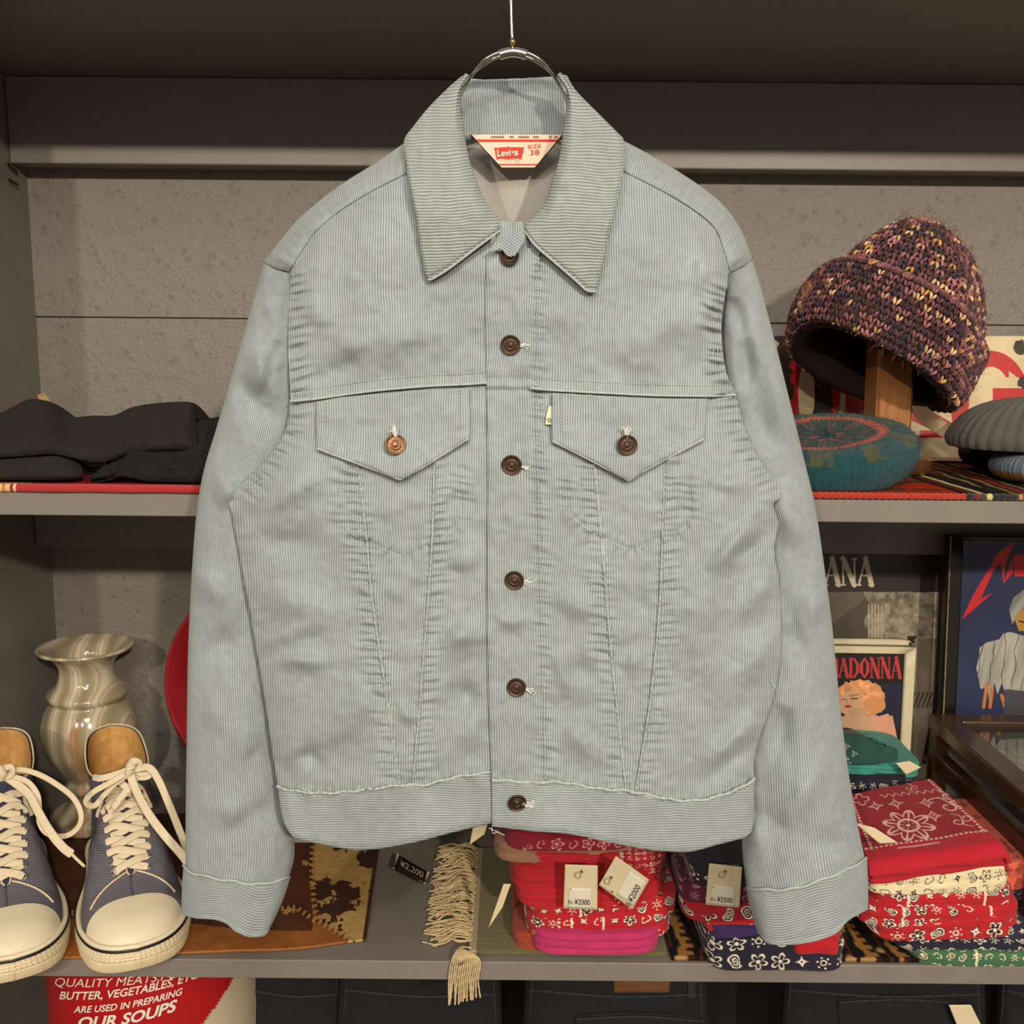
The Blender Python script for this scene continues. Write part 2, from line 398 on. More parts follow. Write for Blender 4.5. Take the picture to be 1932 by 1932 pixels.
def Hbase(px, py):
    """height towards the viewer of the torso front (m)"""
    px = np.asarray(px, float); py = np.asarray(py, float)
    h = dome(px, py)+folds(px, py)*(1-.85*smooth(1425, 1485, py))
    h = h-.030*np.exp(-np.clip(py-ip(px, [(545, 515), (600, 425), (700, 361), (765, 328), (966, 300), (1178, 324), (1250, 360), (1350, 432), (1378, 515)]), 0, 999)/70)
    h = h+.0055*fbm(px/170, py/150, 3, 3)+.0070*fbm(px/64, py/46, 11, 3)
    return h
def H(px, py):
    px = np.asarray(px, float); py = np.asarray(py, float)
    h = Hbase(px, py)
    h = h+.0010*fbm(px/20, py/15, 21, 2)
    for pl in (vA, vB, vC, vD): h = h+seamg(px, py, pl, 2.2, .0012)
    for pl, sd in ((pkL, 1), (pkR, 1)): h = h+seamg(px, py, pl, 3.0, .0016)
    for pl in (armL, armR): h = h+seamg(px, py, pl, 3, .0008)
    for pl, sd, sdd in ((vA, 1, 1), (vC, 1, 5), (vB, -1, 9), (vD, -1, 14)):
        h = h+pucker(px, py, pl, sd, 13, 14, 13.5, .0019, sdd)
        h = h+seamg(px, py, [(x-sd*27, y) for x, y in pl], 1.6, .0006)
        h = h+.0022*(polydist(px, py, pl)[1]*sd > 0)*np.exp(-(polydist(px, py, pl)[0]/40)**2)
    for pl, sd, sdd in ((pkL, 1, 31), (pkR, 1, 37)): h = h+pucker(px, py, pl, sd, 0, 14, 15, .0010, sdd)
    h = h+pucker(px, py, armL, -1, 14, 17, 15, .0022, 51)+pucker(px, py, armR, 1, 14, 17, 15, .0024, 57)
    for q, ws in (([(1020, 480), (1018, 900), (1025, 1100), (1032, 1470)], 61),):
        h = h+pucker(px, py, q, 1, 2, 12, 13, .0013, ws)+seamg(px, py, q, 1.8, .0006)
    # yoke stitching line 18 px above the yoke seam
    for q, ws in ((yokeLs, 71), (yokeRs, 75)):
        qq = [(x, y-19) for x, y in q]
        h = h+seamg(px, py, qq, 1.8, .0006)+pucker(px, py, q, -1, 10, 9, 15, .0004, ws)
    # waist gather
    d, s, al = polydist(px, py, waistL+waistR)
    h = h+.0013*np.sin(al/19*2*np.pi+4*vnoise(al/30, al*0, 5))*np.exp(-(d/13)**2)
    return h
waistL = [(523, 1484), (560, 1493), (620, 1496), (680, 1491), (760, 1481), (800, 1481), (860, 1466), (926, 1457)]
waistR = [(928, 1471), (1000, 1476), (1060, 1476), (1130, 1488), (1190, 1493), (1280, 1510), (1340, 1506), (1400, 1485), (1424, 1468)]
def uvof(px, py, ang=0., warp=1.0, h=None):
    a = R(ang); x = px*PXM; y = py*PXM
    wx = warp*(.006*fbm(px/130, py/160, 91, 3)+.0012*fbm(px/40, py/60, 93, 2))
    u = x*math.cos(a)-y*math.sin(a)+wx; v = x*math.sin(a)+y*math.cos(a)
    return np.stack([u, v], -1)
def step(n): return max(2, int(n))
def panel(name, top, bottom, left, right, off, mat, parent, ang=0., du=4.2, th=.0018, hf=None, Yb=JD, warp=1., extra=None):
    nu = step(max(np.linalg.norm(np.diff(resample(c, 40), axis=0), axis=1).sum() for c in (top, bottom))/du)
    nv = step(max(np.linalg.norm(np.diff(resample(c, 40), axis=0), axis=1).sum() for c in (left, right))/du)
    g = coons(top, bottom, left, right, nu, nv); px, py = g[..., 0], g[..., 1]
    h = (hf or H)(px, py)+off
    if extra is not None: h = h+extra(px, py, np.linspace(0, 1, nu)[None, :], np.linspace(0, 1, nv)[:, None])
    V = P(px, py, Yb-h)
    return sheet(name, V, mat, parent, th, uv=uvof(px, py, ang, warp))
def stitches(name, lines, hf, parent, mat=None, per=6.2, ln=3.8, wd=.62, Yb=JD, lift=.0005):
    for pl in lines:
        mbx = MB()
        p = np.asarray(pl, float); L = np.linalg.norm(np.diff(p, axis=0), axis=1).sum(); n = max(2, int(L/per))
        a = resample(pl, (np.arange(n)+.2)/n, len(pl) > 2); b = resample(pl, (np.arange(n)+.2+ln/per*.8)/n, len(pl) > 2)
        for q0, q1 in zip(a, b):
            d = q1-q0; l = np.hypot(*d)+1e-6; nn = np.array([-d[1], d[0]])/l*wd
            c = [q0-nn, q0+nn, q1+nn, q1-nn, ]
            xs = np.array([k[0] for k in c]); ys = np.array([k[1] for k in c]); hh = float(hf(np.array([q0[0], q1[0]]), np.array([q0[1], q1[1]])).max())+lift
            T = P(xs, ys, Yb-hh); Bm = P(xs, ys, Yb-hh+.0008)
            mbx.add(np.vstack([T, Bm]), [(0, 1, 2, 3), (0, 4, 5, 1), (1, 5, 6, 2), (2, 6, 7, 3), (3, 7, 4, 0)])
        mbx.build(name, mat or Mthread, parent)
J = empty('corduroy_jacket', P(966, 1600, JD), 'pale blue-grey corduroy trucker jacket hanging buttoned from a wire hanger', 'jacket')
def offs(pl, dx=0, dy=0): return [(x+dx, y+dy) for x, y in pl]
# back of the jacket, its inside seen through the neck opening
bt = [(600, 425), (765, 285), (866, 256), (966, 258), (1070, 256), (1178, 285), (1330, 415)]
bg_ = coons(bt, [(548, 1590), (700, 1585), (966, 1545), (1250, 1590), (1405, 1570)], [(600, 425), (560, 700), (470, 960), (500, 1250), (548, 1590)], [(1330, 415), (1370, 700), (1448, 960), (1460, 1200), (1405, 1570)], 90, 110)
def hback(px, py):
    s = np.clip(np.abs((px-966)/500), 0, 1)
    return -.010-.085*(1-s**3)+.010*np.exp(-(py-256)/80)*0+.005*fbm(px/70, py/110, 8, 3)+.004*np.sin(px/38+.4)*np.exp(-((py-380)/90)**2)
V = P(bg_[..., 0], bg_[..., 1], JD-hback(bg_[..., 0], bg_[..., 1]))
sheet('back_panel', V, Mlin, J, .002, uv=uvof(bg_[..., 0], bg_[..., 1]))
# front panels below the yoke
panel('front_panel', offs(yokeLs, 0, -7), waistL, [(548, 750), (538, 810), (500, 868), (437, 932), (438, 980), (457, 1085), (470, 1150), (480, 1215), (486, 1245), (500, 1330), (513, 1420), (523, 1484)],
      [(922, 715), (923, 1000), (925, 1300), (928, 1457)], 0, Mcord, J, du=3.6)
panel('front_panel', [(940, 727), (1040, 729), (1150, 735), (1240, 739), (1388, 738)], [(940, 1472), (1000, 1476), (1060, 1476), (1130, 1488), (1190, 1493), (1280, 1510), (1340, 1506), (1400, 1485), (1424, 1468)],
      [(940, 727), (940, 1472)], [(1388, 738), (1404, 800), (1432, 862), (1475, 928), (1459, 952), (1469, 990), (1461, 1040), (1471, 1100), (1475, 1200), (1470, 1270), (1456, 1330), (1432, 1395), (1423, 1435), (1424, 1468)], 0, Mcord, J, du=3.6)
# yokes (upper chest), their hem lapping over the panels below
def hemroll(px, py, u, v): return .0022*np.exp(-((1-v)*40)**2)+.0*u
panel('yoke', [(545, 513), (570, 469), (600, 430), (640, 396), (700, 359), (765, 328), (830, 338), (895, 395), (926, 446)], yokeLs, [(545, 513), (543, 640), (548, 757)], [(926, 446), (922, 600), (922, 722)], .0016, Mcord, J, extra=hemroll, du=3.6)
panel('yoke', [(930, 462), (975, 440), (1012, 428), (1055, 350), (1110, 320), (1178, 324), (1250, 359), (1310, 395), (1350, 431), (1369, 478), (1378, 515)], [(930, 735), (1000, 732), (1040, 736), (1150, 742), (1240, 746), (1340, 747), (1388, 745)],
      [(930, 462), (930, 735)], [(1378, 515), (1362, 600), (1368, 690), (1388, 745)], .0016, Mcord, J, extra=hemroll, du=3.6)
# placket over the centre front
def plroll(px, py, u, v): return -.0016*np.exp(-(u*16)**2)+.0012*(1-u)-.0044*smooth(.8, 1.0, u)*smooth(480, 540, py)+.0018*np.exp(-((py-727)/5.)**2)-.0018*np.exp(-((py-737)/3.5)**2)-.0008*np.exp(-((py-713)/2.)**2)
panel('placket', [(918, 478), (935, 472), (955, 478), (975, 470), (1000, 468), (1019, 466)], [(928, 1474), (1000, 1477), (1034, 1477)], [(918, 478), (915, 600), (918, 735), (920, 900), (919, 1100), (921, 1300), (928, 1474)],
      [(1019, 466), (1018, 700), (1020, 900), (1026, 1100), (1031, 1300), (1034, 1477)], .0042, Mcord, J, extra=plroll, du=3.4)
# shoulder strips: back yoke wrapping forward
def strip(top, bottom, left, right, ang):
    def hf(px, py):
        return None
    nu = step(np.linalg.norm(np.diff(resample(top, 40), axis=0), axis=1).sum()/3.6)
    g = coons(top, bottom, left, right, nu, 22); px, py = g[..., 0], g[..., 1]
    v = np.linspace(0, 1, 22)[:, None]
    hb = H(resample(bottom, nu)[:, 0], resample(bottom, nu)[:, 1])[None]
    h = hb+.0035-.034*(1-v)**2.2+.0006*np.sin(np.arange(nu)[None]*1.1)*np.exp(-((v-.55)/.2)**2)-.0007*np.exp(-((v-.8)/.03)**2)-.0007*np.exp(-((v-.55)/.03)**2)
    al = np.linspace(0, np.linalg.norm(np.diff(resample(top, 40), axis=0), axis=1).sum()*PXM, nu)
    uv = np.stack([np.broadcast_to(al[None], px.shape)+.004*v, np.broadcast_to(v*.03, px.shape)], -1)
    return sheet('shoulder_strip', P(px, py, JD-h), Mcord, J, .002, uv=uv)
strip(shoulderL, seamL, [(497, 495), (520, 508), (545, 515)], [(765, 268), (765, 328)], 0)
strip(shoulderR, seamR, [(1178, 266), (1178, 324)], [(1420, 490), (1400, 505), (1378, 515)], 0)
# waistband: two halves meeting at the placket
def wbfold(px, py, u, v): return .0030*(1-v)**3*np.sin(px/13+2*np.sin(px/47))*.8-.002*np.exp(-((1-v)*14)**2)-.0012*np.exp(-(v*30)**2)+.0010*np.sin(px/17+np.sin(px/40)*2)*np.exp(-(v*3)**2)
def Hw(px, py):
    return dome(px, np.minimum(py, 1470))*.92+.008*fbm(px/80, py/200, 41, 3)+.0050*np.sin(px/54.+1.2*np.sin(px/140))*smooth(1470, 1600, py)+.0012*fbm(px/25, py/50, 44, 2)
wbl = panel('waistband', waistL, [(552, 1580), (600, 1592), (680, 1604), (770, 1592), (850, 1572), (928, 1553)], [(523, 1484), (527, 1515), (535, 1552), (552, 1580)], [(926, 1457), (928, 1553)], .0040, Mcord, J, ang=90, hf=Hw, extra=wbfold, du=3.6)
wbr = panel('waistband', waistR, [(928, 1560), (1000, 1568), (1080, 1575), (1150, 1590), (1230, 1604), (1300, 1607), (1350, 1595), (1405, 1581)], [(928, 1471), (928, 1560)], [(1424, 1468), (1421, 1560), (1405, 1581)], .0066, Mcord, J, ang=90, hf=Hw, extra=wbfold, du=3.6)
# pocket flaps
def flap(top, bottom, left, right, tip):
    def ex(px, py, u, v): return -.0010*np.exp(-(u*26)**2)-.0010*np.exp(-((1-u)*26)**2)+.002*v-.0014*np.exp(-((1-v)*30)**2)-.0006*seam(px, py)
    ins = [(bottom[0][0]+17, bottom[0][1]-16), (tip[0], tip[1]-24), (bottom[-1][0]-17, bottom[-1][1]-16)]
    lft = [(left[0][0]+17, left[0][1]), ins[0]]; rgt = [(right[0][0]-17, right[0][1]), ins[2]]
    def seam(px, py):
        return sum(np.exp(-(polydist(px, py, q)[0]/1.8)**2) for q in (ins, lft, rgt))
    def hf(px, py): return Hbase(px, py)+.0012*fbm(px/40, py/50, 17, 3)+.0004*fbm(px/14, py/16, 27, 2)+.0018*np.exp(-((px-tip[0])/9)**2)*smooth(tip[1]-90, tip[1]-40, py)
    o = panel('pocket_flap', top, bottom, left, right, .0066, Mcord, J, hf=hf, extra=ex, du=3.2, th=.0026)
    hs = lambda x, y: hf(x, y)+.0078
    stitches('stitching', [lft, [ins[0], ins[1]], [ins[1], ins[2]], rgt], hs, o)
    return o, hs
fl, hfl = flap([(597, 758), (640, 750), (700, 744), (800, 736), (885, 733)], [(598, 846), (640, 862), (700, 884), (755, 905), (800, 880), (885, 827)], [(597, 758), (596, 800), (598, 846)], [(885, 733), (886, 780), (885, 827)], (755, 905))
fr, hfr = flap([(1042, 741), (1150, 747), (1240, 751), (1335, 752)], [(1042, 832), (1090, 856), (1140, 882), (1185, 906), (1230, 880), (1328, 828)], [(1042, 741), (1041, 790), (1042, 832)], [(1335, 752), (1332, 790), (1328, 828)], (1185, 906))
# ---------------- sleeves
def sleeve(top, bottom, left, right, Yc, dep, ctop, cbot, cl, cr, wf, seed, cdep):
    nu, nv = 64, 300
    th = np.linspace(0, np.pi, nu); us = (1-np.cos(th))/2; us[0] = 0; us[-1] = 1
    g = coons(top, bottom, left, right, us, nv); px, py = g[..., 0], g[..., 1]
    v = np.linspace(0, 1, nv)[:, None]
    Yv = np.interp(v, *Yc); dv = np.interp(v, *dep); s = np.sin(th)[None]
    wr = folds(px, py, wf)+.0090*fbm(px/60, py/130, seed, 3)+.0018*fbm(px/22, py/40, seed+4, 2)
    Yf = Yv-dv*s-wr*np.minimum(s*2, 1); Yb_ = Yv+dv*s
    Vf = P(px, py, Yf); Vb = P(px, py, Yb_)[:, ::-1][:, 1:-1]
    V = np.concatenate([Vf, Vb], 1)
    us_ = np.concatenate([th, np.pi+th[1:-1]]); wd = (g[:, -1, 0]-g[:, 0, 0])[:, None]*PXM*1.3*.9
    W0 = .122
    U = us_[None]/np.pi*W0*1.18+0*v+(wd-W0)*.25*(us_[None]/np.pi-.5)+.004*fbm(px.mean()/99+us_[None]*2, v*6, seed+9, 3); Vv = np.broadcast_to(v*.6, U.shape)
    nn = V.shape[1]
    N0 = nv*nn
    f = gridfaces(nv, nn, cu=True)
    o = mesh_obj('sleeve', V.reshape(-1, 3), f, Mcord, J, vuv=np.stack([U, Vv], -1))
    # cuff
    nvc = 40; g = coons(ctop, cbot, cl, cr, us, nvc); px, py = g[..., 0], g[..., 1]; v = np.linspace(0, 1, nvc)[:, None]
    wr = .0022*np.sin(px/15+np.sin(px/31.)*2+seed)*np.exp(-(v*3.2)**2)*.8+.004*fbm(px/50, py/90, seed+2, 3)-.0010*np.exp(-((v-.9)/.03)**2)
    Y0 = Yc[1][-1]; d = cdep
    Yf = Y0-(d+.003)*s-wr*np.minimum(2*s, 1); Yb_ = Y0+(d+.003)*s
    Vf = P(px, py, Yf); pyb = py-14*v*s*1.0
    Vb = P(px, pyb, Yb_)[:, ::-1][:, 1:-1]
    Vo = np.concatenate([Vf, Vb], 1); c = Vo.mean(1, keepdims=True)
    Vi = (c+(Vo-c)*np.array([.965, .90, 1.0]))[::-1]
    V = np.concatenate([Vo, Vi], 0); nn = V.shape[1]
    U = np.concatenate([us_[None]*.026+0*v]*2, 0); Vv = np.concatenate([py.mean(1, keepdims=True)*PXM+0*U[:nvc]+.0016*np.sin(us_[None]*5), py.mean(1, keepdims=True)[::-1]*PXM+0*U[:nvc]], 0)
    cf = mesh_obj('cuff', V.reshape(-1, 3), gridfaces(2*nvc, nn, cu=True), Mcord, J, vuv=np.stack([Vv, U], -1))
    return o, cf
WL = [(470, 620, 520, 760, 20, 3), (440, 700, 540, 820, 22, -3), (400, 900, 450, 940, 22, 3), (372, 1060, 440, 1180, 26, 3), (360, 1250, 470, 1200, 24, -2.5), (380, 1330, 480, 1420, 26, 3), (365, 1500, 500, 1560, 26, 2.5), (400, 1600, 520, 1500, 22, -2.5), (500, 560, 530, 700, 14, 3), (520, 640, 505, 760, 12, -3.5)]
WR = [(1385, 560, 1410, 740, 14, -4.5), (1400, 640, 1460, 860, 18, -3.5), (1450, 650, 1500, 840, 20, 3), (1470, 900, 1520, 1050, 26, 3), (1560, 1100, 1490, 1230, 24, 3), (1480, 1180, 1560, 1330, 20, -2.5), (1480, 1330, 1440, 1500, 22, -4.5), (1580, 1360, 1480, 1560, 26, 3.5), (1440, 1540, 1420, 1640, 18, 3), (1500, 1600, 1600, 1580, 22, -2)]
slL, cfL = sleeve([(497, 496), (520, 509), (548, 516)], [(350, 1636), (362, 1648), (400, 1658), (440, 1664), (490, 1669), (545, 1658)],
       [(497, 496), (470, 592), (438, 705), (409, 805), (385, 885), (371, 965), (363, 1060), (358, 1150), (354, 1250), (352, 1400), (350, 1550), (350, 1636)],
       [(548, 516), (566, 640), (572, 760), (560, 850), (530, 950), (516, 1050), (516, 1200), (524, 1350), (540, 1500), (556, 1600), (545, 1658)],
       ([0, .12, .4, 1], [JD+.022, JD+.028, JD+.038, JD+.040]), ([0, .15, 1], [.020, .030, .034]),
       [(346, 1632), (362, 1645), (400, 1655), (440, 1662), (490, 1667), (548, 1655)], [(342, 1726), (370, 1733), (400, 1735), (425, 1742), (445, 1758), (470, 1768), (500, 1765), (512, 1746)],
       [(346, 1632), (343, 1680), (342, 1726)], [(548, 1655), (533, 1700), (512, 1746)], WL, 101, .030)
slR, cfR = sleeve([(1374, 516), (1398, 507), (1420, 490)], [(1409, 1676), (1450, 1679), (1500, 1676), (1550, 1660), (1600, 1640), (1632, 1620)],
       [(1374, 516), (1360, 640), (1368, 760), (1385, 850), (1405, 950), (1425, 1050), (1425, 1200), (1405, 1350), (1402, 1500), (1400, 1600), (1409, 1676)],
       [(1420, 490), (1440, 560), (1465, 655), (1491, 760), (1515, 858), (1538, 955), (1554, 1060), (1570, 1180), (1584, 1320), (1600, 1450), (1616, 1545), (1632, 1620)],
       ([0, .12, .4, 1], [JD+.022, JD+.028, JD+.040, JD+.040]), ([0, .15, 1], [.020, .030, .035]),
       [(1407, 1673), (1450, 1677), (1500, 1674), (1550, 1658), (1600, 1638), (1636, 1617)], [(1430, 1762), (1450, 1781), (1490, 1783), (1540, 1776), (1580, 1760), (1600, 1738), (1638, 1716)],
       [(1407, 1673), (1417, 1720), (1430, 1762)], [(1636, 1617), (1638, 1670), (1638, 1716)], WR, 133, .032)
# ---------------- collar
def leaf(outer_top, bottom, left, right, inner_right, seed, lift):
    """coons with u across; v downwards; the inner edge rolls back into the neck"""
    nu, nv = 90, 130
    g = coons(outer_top, bottom, left, right, nu, nv); px, py = g[..., 0], g[..., 1]
    u = np.linspace(0, 1, nu)[None]; v = np.linspace(0, 1, nv)[:, None]
    ui = u if inner_right else 1-u
    sy = smooth(140, 430, py)
    base = -.030*(1-sy)**1.3+(.034+lift)*sy
    h = base+.010*np.sin(np.clip(1-ui, 0, 1)*math.pi*.5)**.5*0-.013*np.clip((ui-.80)/.20, 0, 1)**2-.010*(1-sy)*(1-ui)**2
    h = h+.0028*fbm(px/45, py/55, seed, 3)-.0010*np.exp(-((1-ui)*60)**2)+.0016*np.sin(py/12.)*np.clip(ui-.7, 0, 1)*np.exp(-((py-390)/70)**2)*2
    h = h-.0012*np.exp(-(ui*50)**2)-.0012*np.exp(-((1-v)*70)**2)*smooth(.2, .5, v)
    V = P(px, py, JD-h)
    uv = np.stack([(py+.02*(px-966)*(1 if inner_right else -1))*PXM*.92+.0035*fbm(px/60, py/40, seed+5, 3), px*PXM], -1)
    o = sheet('collar_leaf', V, Mcol, J, .0032, uv=uv)
    hf = lambda x, y: np.full(np.shape(x), .036+lift)
    return o, g, V
Lleft = [(868, 146), (846, 165), (809, 202), (780, 238), (762, 267), (768, 315), (775, 357), (786, 415), (793, 466), (802, 515), (808, 527)]
Lin = [(886, 143), (873, 165), (869, 190), (872, 225), (878, 262), (887, 305), (899, 342), (917, 382), (935, 405), (948, 419), (948, 432)]
lfL, gL, VL = leaf([(868, 146), (876, 142), (886, 143)], [(808, 527), (816, 526), (850, 505), (900, 467), (948, 432)], Lleft, Lin, True, 201, .002)
Rin = [(1050, 142), (1066, 165), (1070, 190), (1066, 217), (1060, 264), (1054, 301), (1042, 342), (1029, 382), (1010, 405), (990, 424), (989, 433)]
Rout = [(1070, 143), (1088, 172), (1135, 220), (1165, 250), (1177, 266), (1178, 310), (1166, 373), (1156, 415), (1147, 450), (1135, 509), (1124, 550)]
lfR, gR, VR = leaf([(1050, 142), (1060, 140), (1070, 143)], [(989, 433), (1010, 463), (1051, 499), (1090, 533), (1107, 548), (1124, 550)], Rin, Rout, False, 221, .002)
def edge_stitch(V, cols, rows, parent):
    """stitches on a row/column of a built grid"""
    mbx = MB()
    L = V[rows, cols]; L = resample(L, 260, False); n_ = np.array([0, -1, 0.1])*.0006
    for i in range(0, 258, 4):
        a, b = L[i]+n_, L[i+2]+n_
        mbx.tube([a, b], .00045, 4)
    return mbx.build('stitching', Mthread, parent)
nvL = VL.shape[0]
edge_stitch(VL, np.full(nvL-45, 3), np.arange(40, nvL-5), lfL); edge_stitch(VL, np.arange(3, 90), np.full(87, nvL-4), lfL)
edge_stitch(VR, np.full(nvL-45, 86), np.arange(40, nvL-5), lfR); edge_stitch(VR, np.arange(0, 87), np.full(87, nvL-4), lfR)
# collar stand at the back of the neck
g = coons([(871, 150), (886, 147), (911, 152), (960, 150), (1020, 146), (1046, 145), (1065, 150)], [(871, 262), (900, 258), (966, 258), (1040, 256), (1065, 262)], [(871, 150), (871, 262)], [(1065, 150), (1065, 262)], 80, 44)
px, py = g[..., 0], g[..., 1]; s = (px-969)/104
h = -.085+.022*np.abs(s)**2.4+.0025*fbm(px/30, py/40, 77, 3)+.0025*np.exp(-((py-148)/9)**2)-.006*((py-150)/110)
V = P(px, py, JD-h); sheet('collar_stand', V, Mcord, J, .003, uv=uvof(px, py))
# rolled back-neck seam
mbx = MB(); pts = P(np.linspace(868, 1072, 60), 259+1.5*np.sin(np.linspace(0, 30, 60)), JD+.0785-.020*np.abs(np.linspace(-1, 1, 60))**2.4); mbx.tube(pts, .0022, 8); mbx.build('neck_seam', Mcord, J)
# little under-collar tab above the top button
def tabf(px, py): return np.full(np.shape(px), .0345)+.0012*np.sin(px/9)
panel('collar_tab', [(920, 473), (948, 455), (988, 433)], [(928, 474), (945, 470), (958, 484), (972, 482)], [(920, 473), (924, 474), (928, 474)], [(988, 433), (990, 452), (972, 482)], .005, Mcord, J, ang=60, hf=tabf, du=3, th=.002)
panel('collar_band', [(945, 417), (966, 419), (986, 417)], [(920, 470), (950, 466), (1000, 462)], [(945, 417), (940, 440), (920, 470)], [(986, 417), (992, 440), (1000, 462)], .0, Mcord, J, ang=0, hf=lambda x, y: np.full(np.shape(x), .026)+.0012*np.sin(x/7), du=3, th=.003)
# ---------------- sewn lines
SH = lambda x, y: H(x, y)+.0002
def sh(pl, k): return [(x+k, y) for x, y in pl]
stitches('stitching', [sh(vA, -3), sh(vA, -27), sh(vB, 3), sh(vB, 27), sh(vC, -3), sh(vC, -27), sh(vD, 3), sh(vD, 27)], SH, J)
stitches('pocket_stitching', [pkL, pkR], SH, J)
stitches('yoke_stitching', [offs(yokeLs[:-1]+[(912, 722)], 0, -20), offs(yokeLs[:-1]+[(912, 722)], 0, -4)], lambda x, y: H(x, y)+.0022, J)
stitches('yoke_stitching', [offs([(1040, 736), (1150, 742), (1240, 746), (1340, 747), (1380, 745)], 0, -20), offs([(1040, 736), (1150, 742), (1240, 746), (1340, 747), (1380, 745)], 0, -4)], lambda x, y: H(x, y)+.0022, J)
stitches('placket_stitching', [[(1014, 480), (1014, 700), (1015, 900), (1020, 1100), (1026, 1300), (1029, 1470)], [(922, 716), (1014, 712)], [(922, 731), (1014, 728)]], lambda x, y: H(x, y)+.0045, J)
stitches('waistband_stitching', [offs(waistL, 0, 5), [(556, 1574), (600, 1584), (680, 1595), (770, 1584), (850, 1564), (924, 1546)]], lambda x, y: Hw(x, y)+.0046, wbl)
stitches('waistband_stitching', [offs(waistR, 0, 5), [(934, 1552), (1000, 1560), (1080, 1567), (1150, 1581), (1230, 1595), (1300, 1598), (1350, 1586), (1400, 1573)], [(935, 1476), (935, 1552)]], lambda x, y: Hw(x, y)+.0072, wbr)
# bright seam ridges (turned edge of the cloth) along yoke, flaps, waistband
def piping(name, pl, hf, rad, parent, Yb=JD, freq=.8, n=260):
    p = resample(pl, n); hh = hf(p[:, 0], p[:, 1]); al = np.arange(n); k_ = np.pad(hh, 3, mode='edge'); hh = np.max([k_[i:i+n] for i in range(7)], 0); k_ = np.pad(hh, 3, mode='edge'); hh = np.mean([k_[i:i+n] for i in range(7)], 0)
    mbx = MB(); mbx.tube(P(p[:, 0], p[:, 1], Yb-hh), rad*(1+.22*np.sin(al*freq)), 8); return mbx.build(name, Mridge, parent)
Mridge = plain('turned_edge_cloth', (184, 194, 192), .95, var=.14, nscale=500, bump=.9, bscale=900, sheen=.0)
piping('waist_seam', [(x, y+1.2*math.sin(x/7)) for x, y in resample(waistL, 240)], lambda x, y: Hw(x, y)+.0050+.0008*np.sin(x/7.), .0013, wbl)
piping('waist_seam', [(x, y+1.2*math.sin(x/7)) for x, y in resample(waistR, 240)], lambda x, y: Hw(x, y)+.0074+.0008*np.sin(x/7.), .0013, wbr)
for pl_ in (vA, vB, vC, vD): piping('seam_edge', pl_, lambda x, y: H(x, y)+.0004, .0008, J, freq=1.3)
piping('yoke_seam', yokeLs, lambda x, y: H(x, y)+.0035, .0011, J, freq=2.2)
piping('yoke_seam', yokeRs[1:], lambda x, y: H(x, y)+.0035+.003*(x < 1020), .0011, J, freq=2.2)
piping('flap_edge', [(598, 846), (640, 862), (700, 884), (755, 905)], lambda x, y: hfl(x, y)-.0016, .0011, fl, freq=2.4)
piping('flap_edge', [(755, 905), (800, 880), (885, 827)], lambda x, y: hfl(x, y)-.0016, .0011, fl, freq=2.4)
piping('flap_edge', [(1042, 832), (1090, 856), (1140, 882), (1185, 906)], lambda x, y: hfr(x, y)-.0016, .0011, fr, freq=2.4)
piping('flap_edge', [(1185, 906), (1230, 880), (1328, 828)], lambda x, y: hfr(x, y)-.0016, .0011, fr, freq=2.4)
def gridpipe(V, r, c, rad, parent, name='collar_edge'):
    L = resample(V[r, c], 300, False)+np.array([0, -.0004, 0]); mbx = MB(); mbx.tube(L, rad*(1+.25*np.sin(np.arange(300)*2.4)), 8); mbx.build(name, Mridge, parent)
gridpipe(VL, np.full(89, nvL-1), np.arange(0, 89), .0010, lfL); gridpipe(VR, np.full(89, nvL-1), np.arange(1, 90), .0010, lfR)
for xs, Y0, dp, par, pl in ((slL, JD+.040, .034, cfL, [(346, 1634), (362, 1646), (400, 1656), (440, 1663), (490, 1668), (546, 1656)]), (slR, JD+.040, .036, cfR, [(1409, 1675), (1450, 1679), (1500, 1676), (1550, 1660), (1600, 1640), (1634, 1619)])):
    p = resample(pl, 200); t = np.linspace(0, 1, 200); ss = np.sqrt(np.clip(1-(2*t-1)**2, 0, 1))
    mbx = MB(); mbx.tube(P(p[:, 0], p[:, 1]+1.4*np.sin(p[:, 0]/8), Y0-dp*ss-.001-.0012*np.abs(np.sin(p[:, 0]/15))), .0013, 8); mbx.build('cuff_seam', Mridge, par)
# ---------------- buttons
Mcop = plain('aged_copper', (92, 72, 60), .45, .8, var=.3, nscale=500, bump=.3, bscale=1500)
Mcop2 = plain('bright_copper', (150, 114, 88), .36, .9, var=.25, nscale=500, bump=.3, bscale=1500)
def button_mesh(rad):
    prof = [(0, .0), (.18, .0), (.24, -.0002), (.30, -.0009), (.36, -.0011), (.40, -.0005), (.46, -.0003), (.52, -.0009), (.80, -.0008), (.88, -.0002), (.94, .0001), (1.0, -.0005), (1.0, -.0018), (.7, -.0026), (.0, -.0026)]
    p = np.array([(a*rad, b) for a, b in prof]); th = np.linspace(0, 2*np.pi, 48, endpoint=False)
    V = np.stack([p[:, 0:1]*np.cos(th), np.repeat(-p[:, 1:2], 48, 1)*1.0, p[:, 0:1]*np.sin(th)], -1)
    mbx = MB(); mbx.add(V, gridfaces(len(p), 48, cu=True))
    rnd = random.Random(3)
    for k in range(22):          # raised characters around the rim
        a = 2*math.pi*k/22
        for q in range(2):
            r0 = rad*(.57+.1*q); a2 = a+.05*(rnd.random()-.5)+.07*q
            c0 = np.array([math.cos(a2)*r0, .0005, math.sin(a2)*r0]); c1 = np.array([math.cos(a2+.1*(rnd.random()-.5))*(r0+rad*.13), .0005, math.sin(a2)*(r0+rad*.13)])
            mbx.tube([c0, c1], rad*.028, 4)
    return mbx
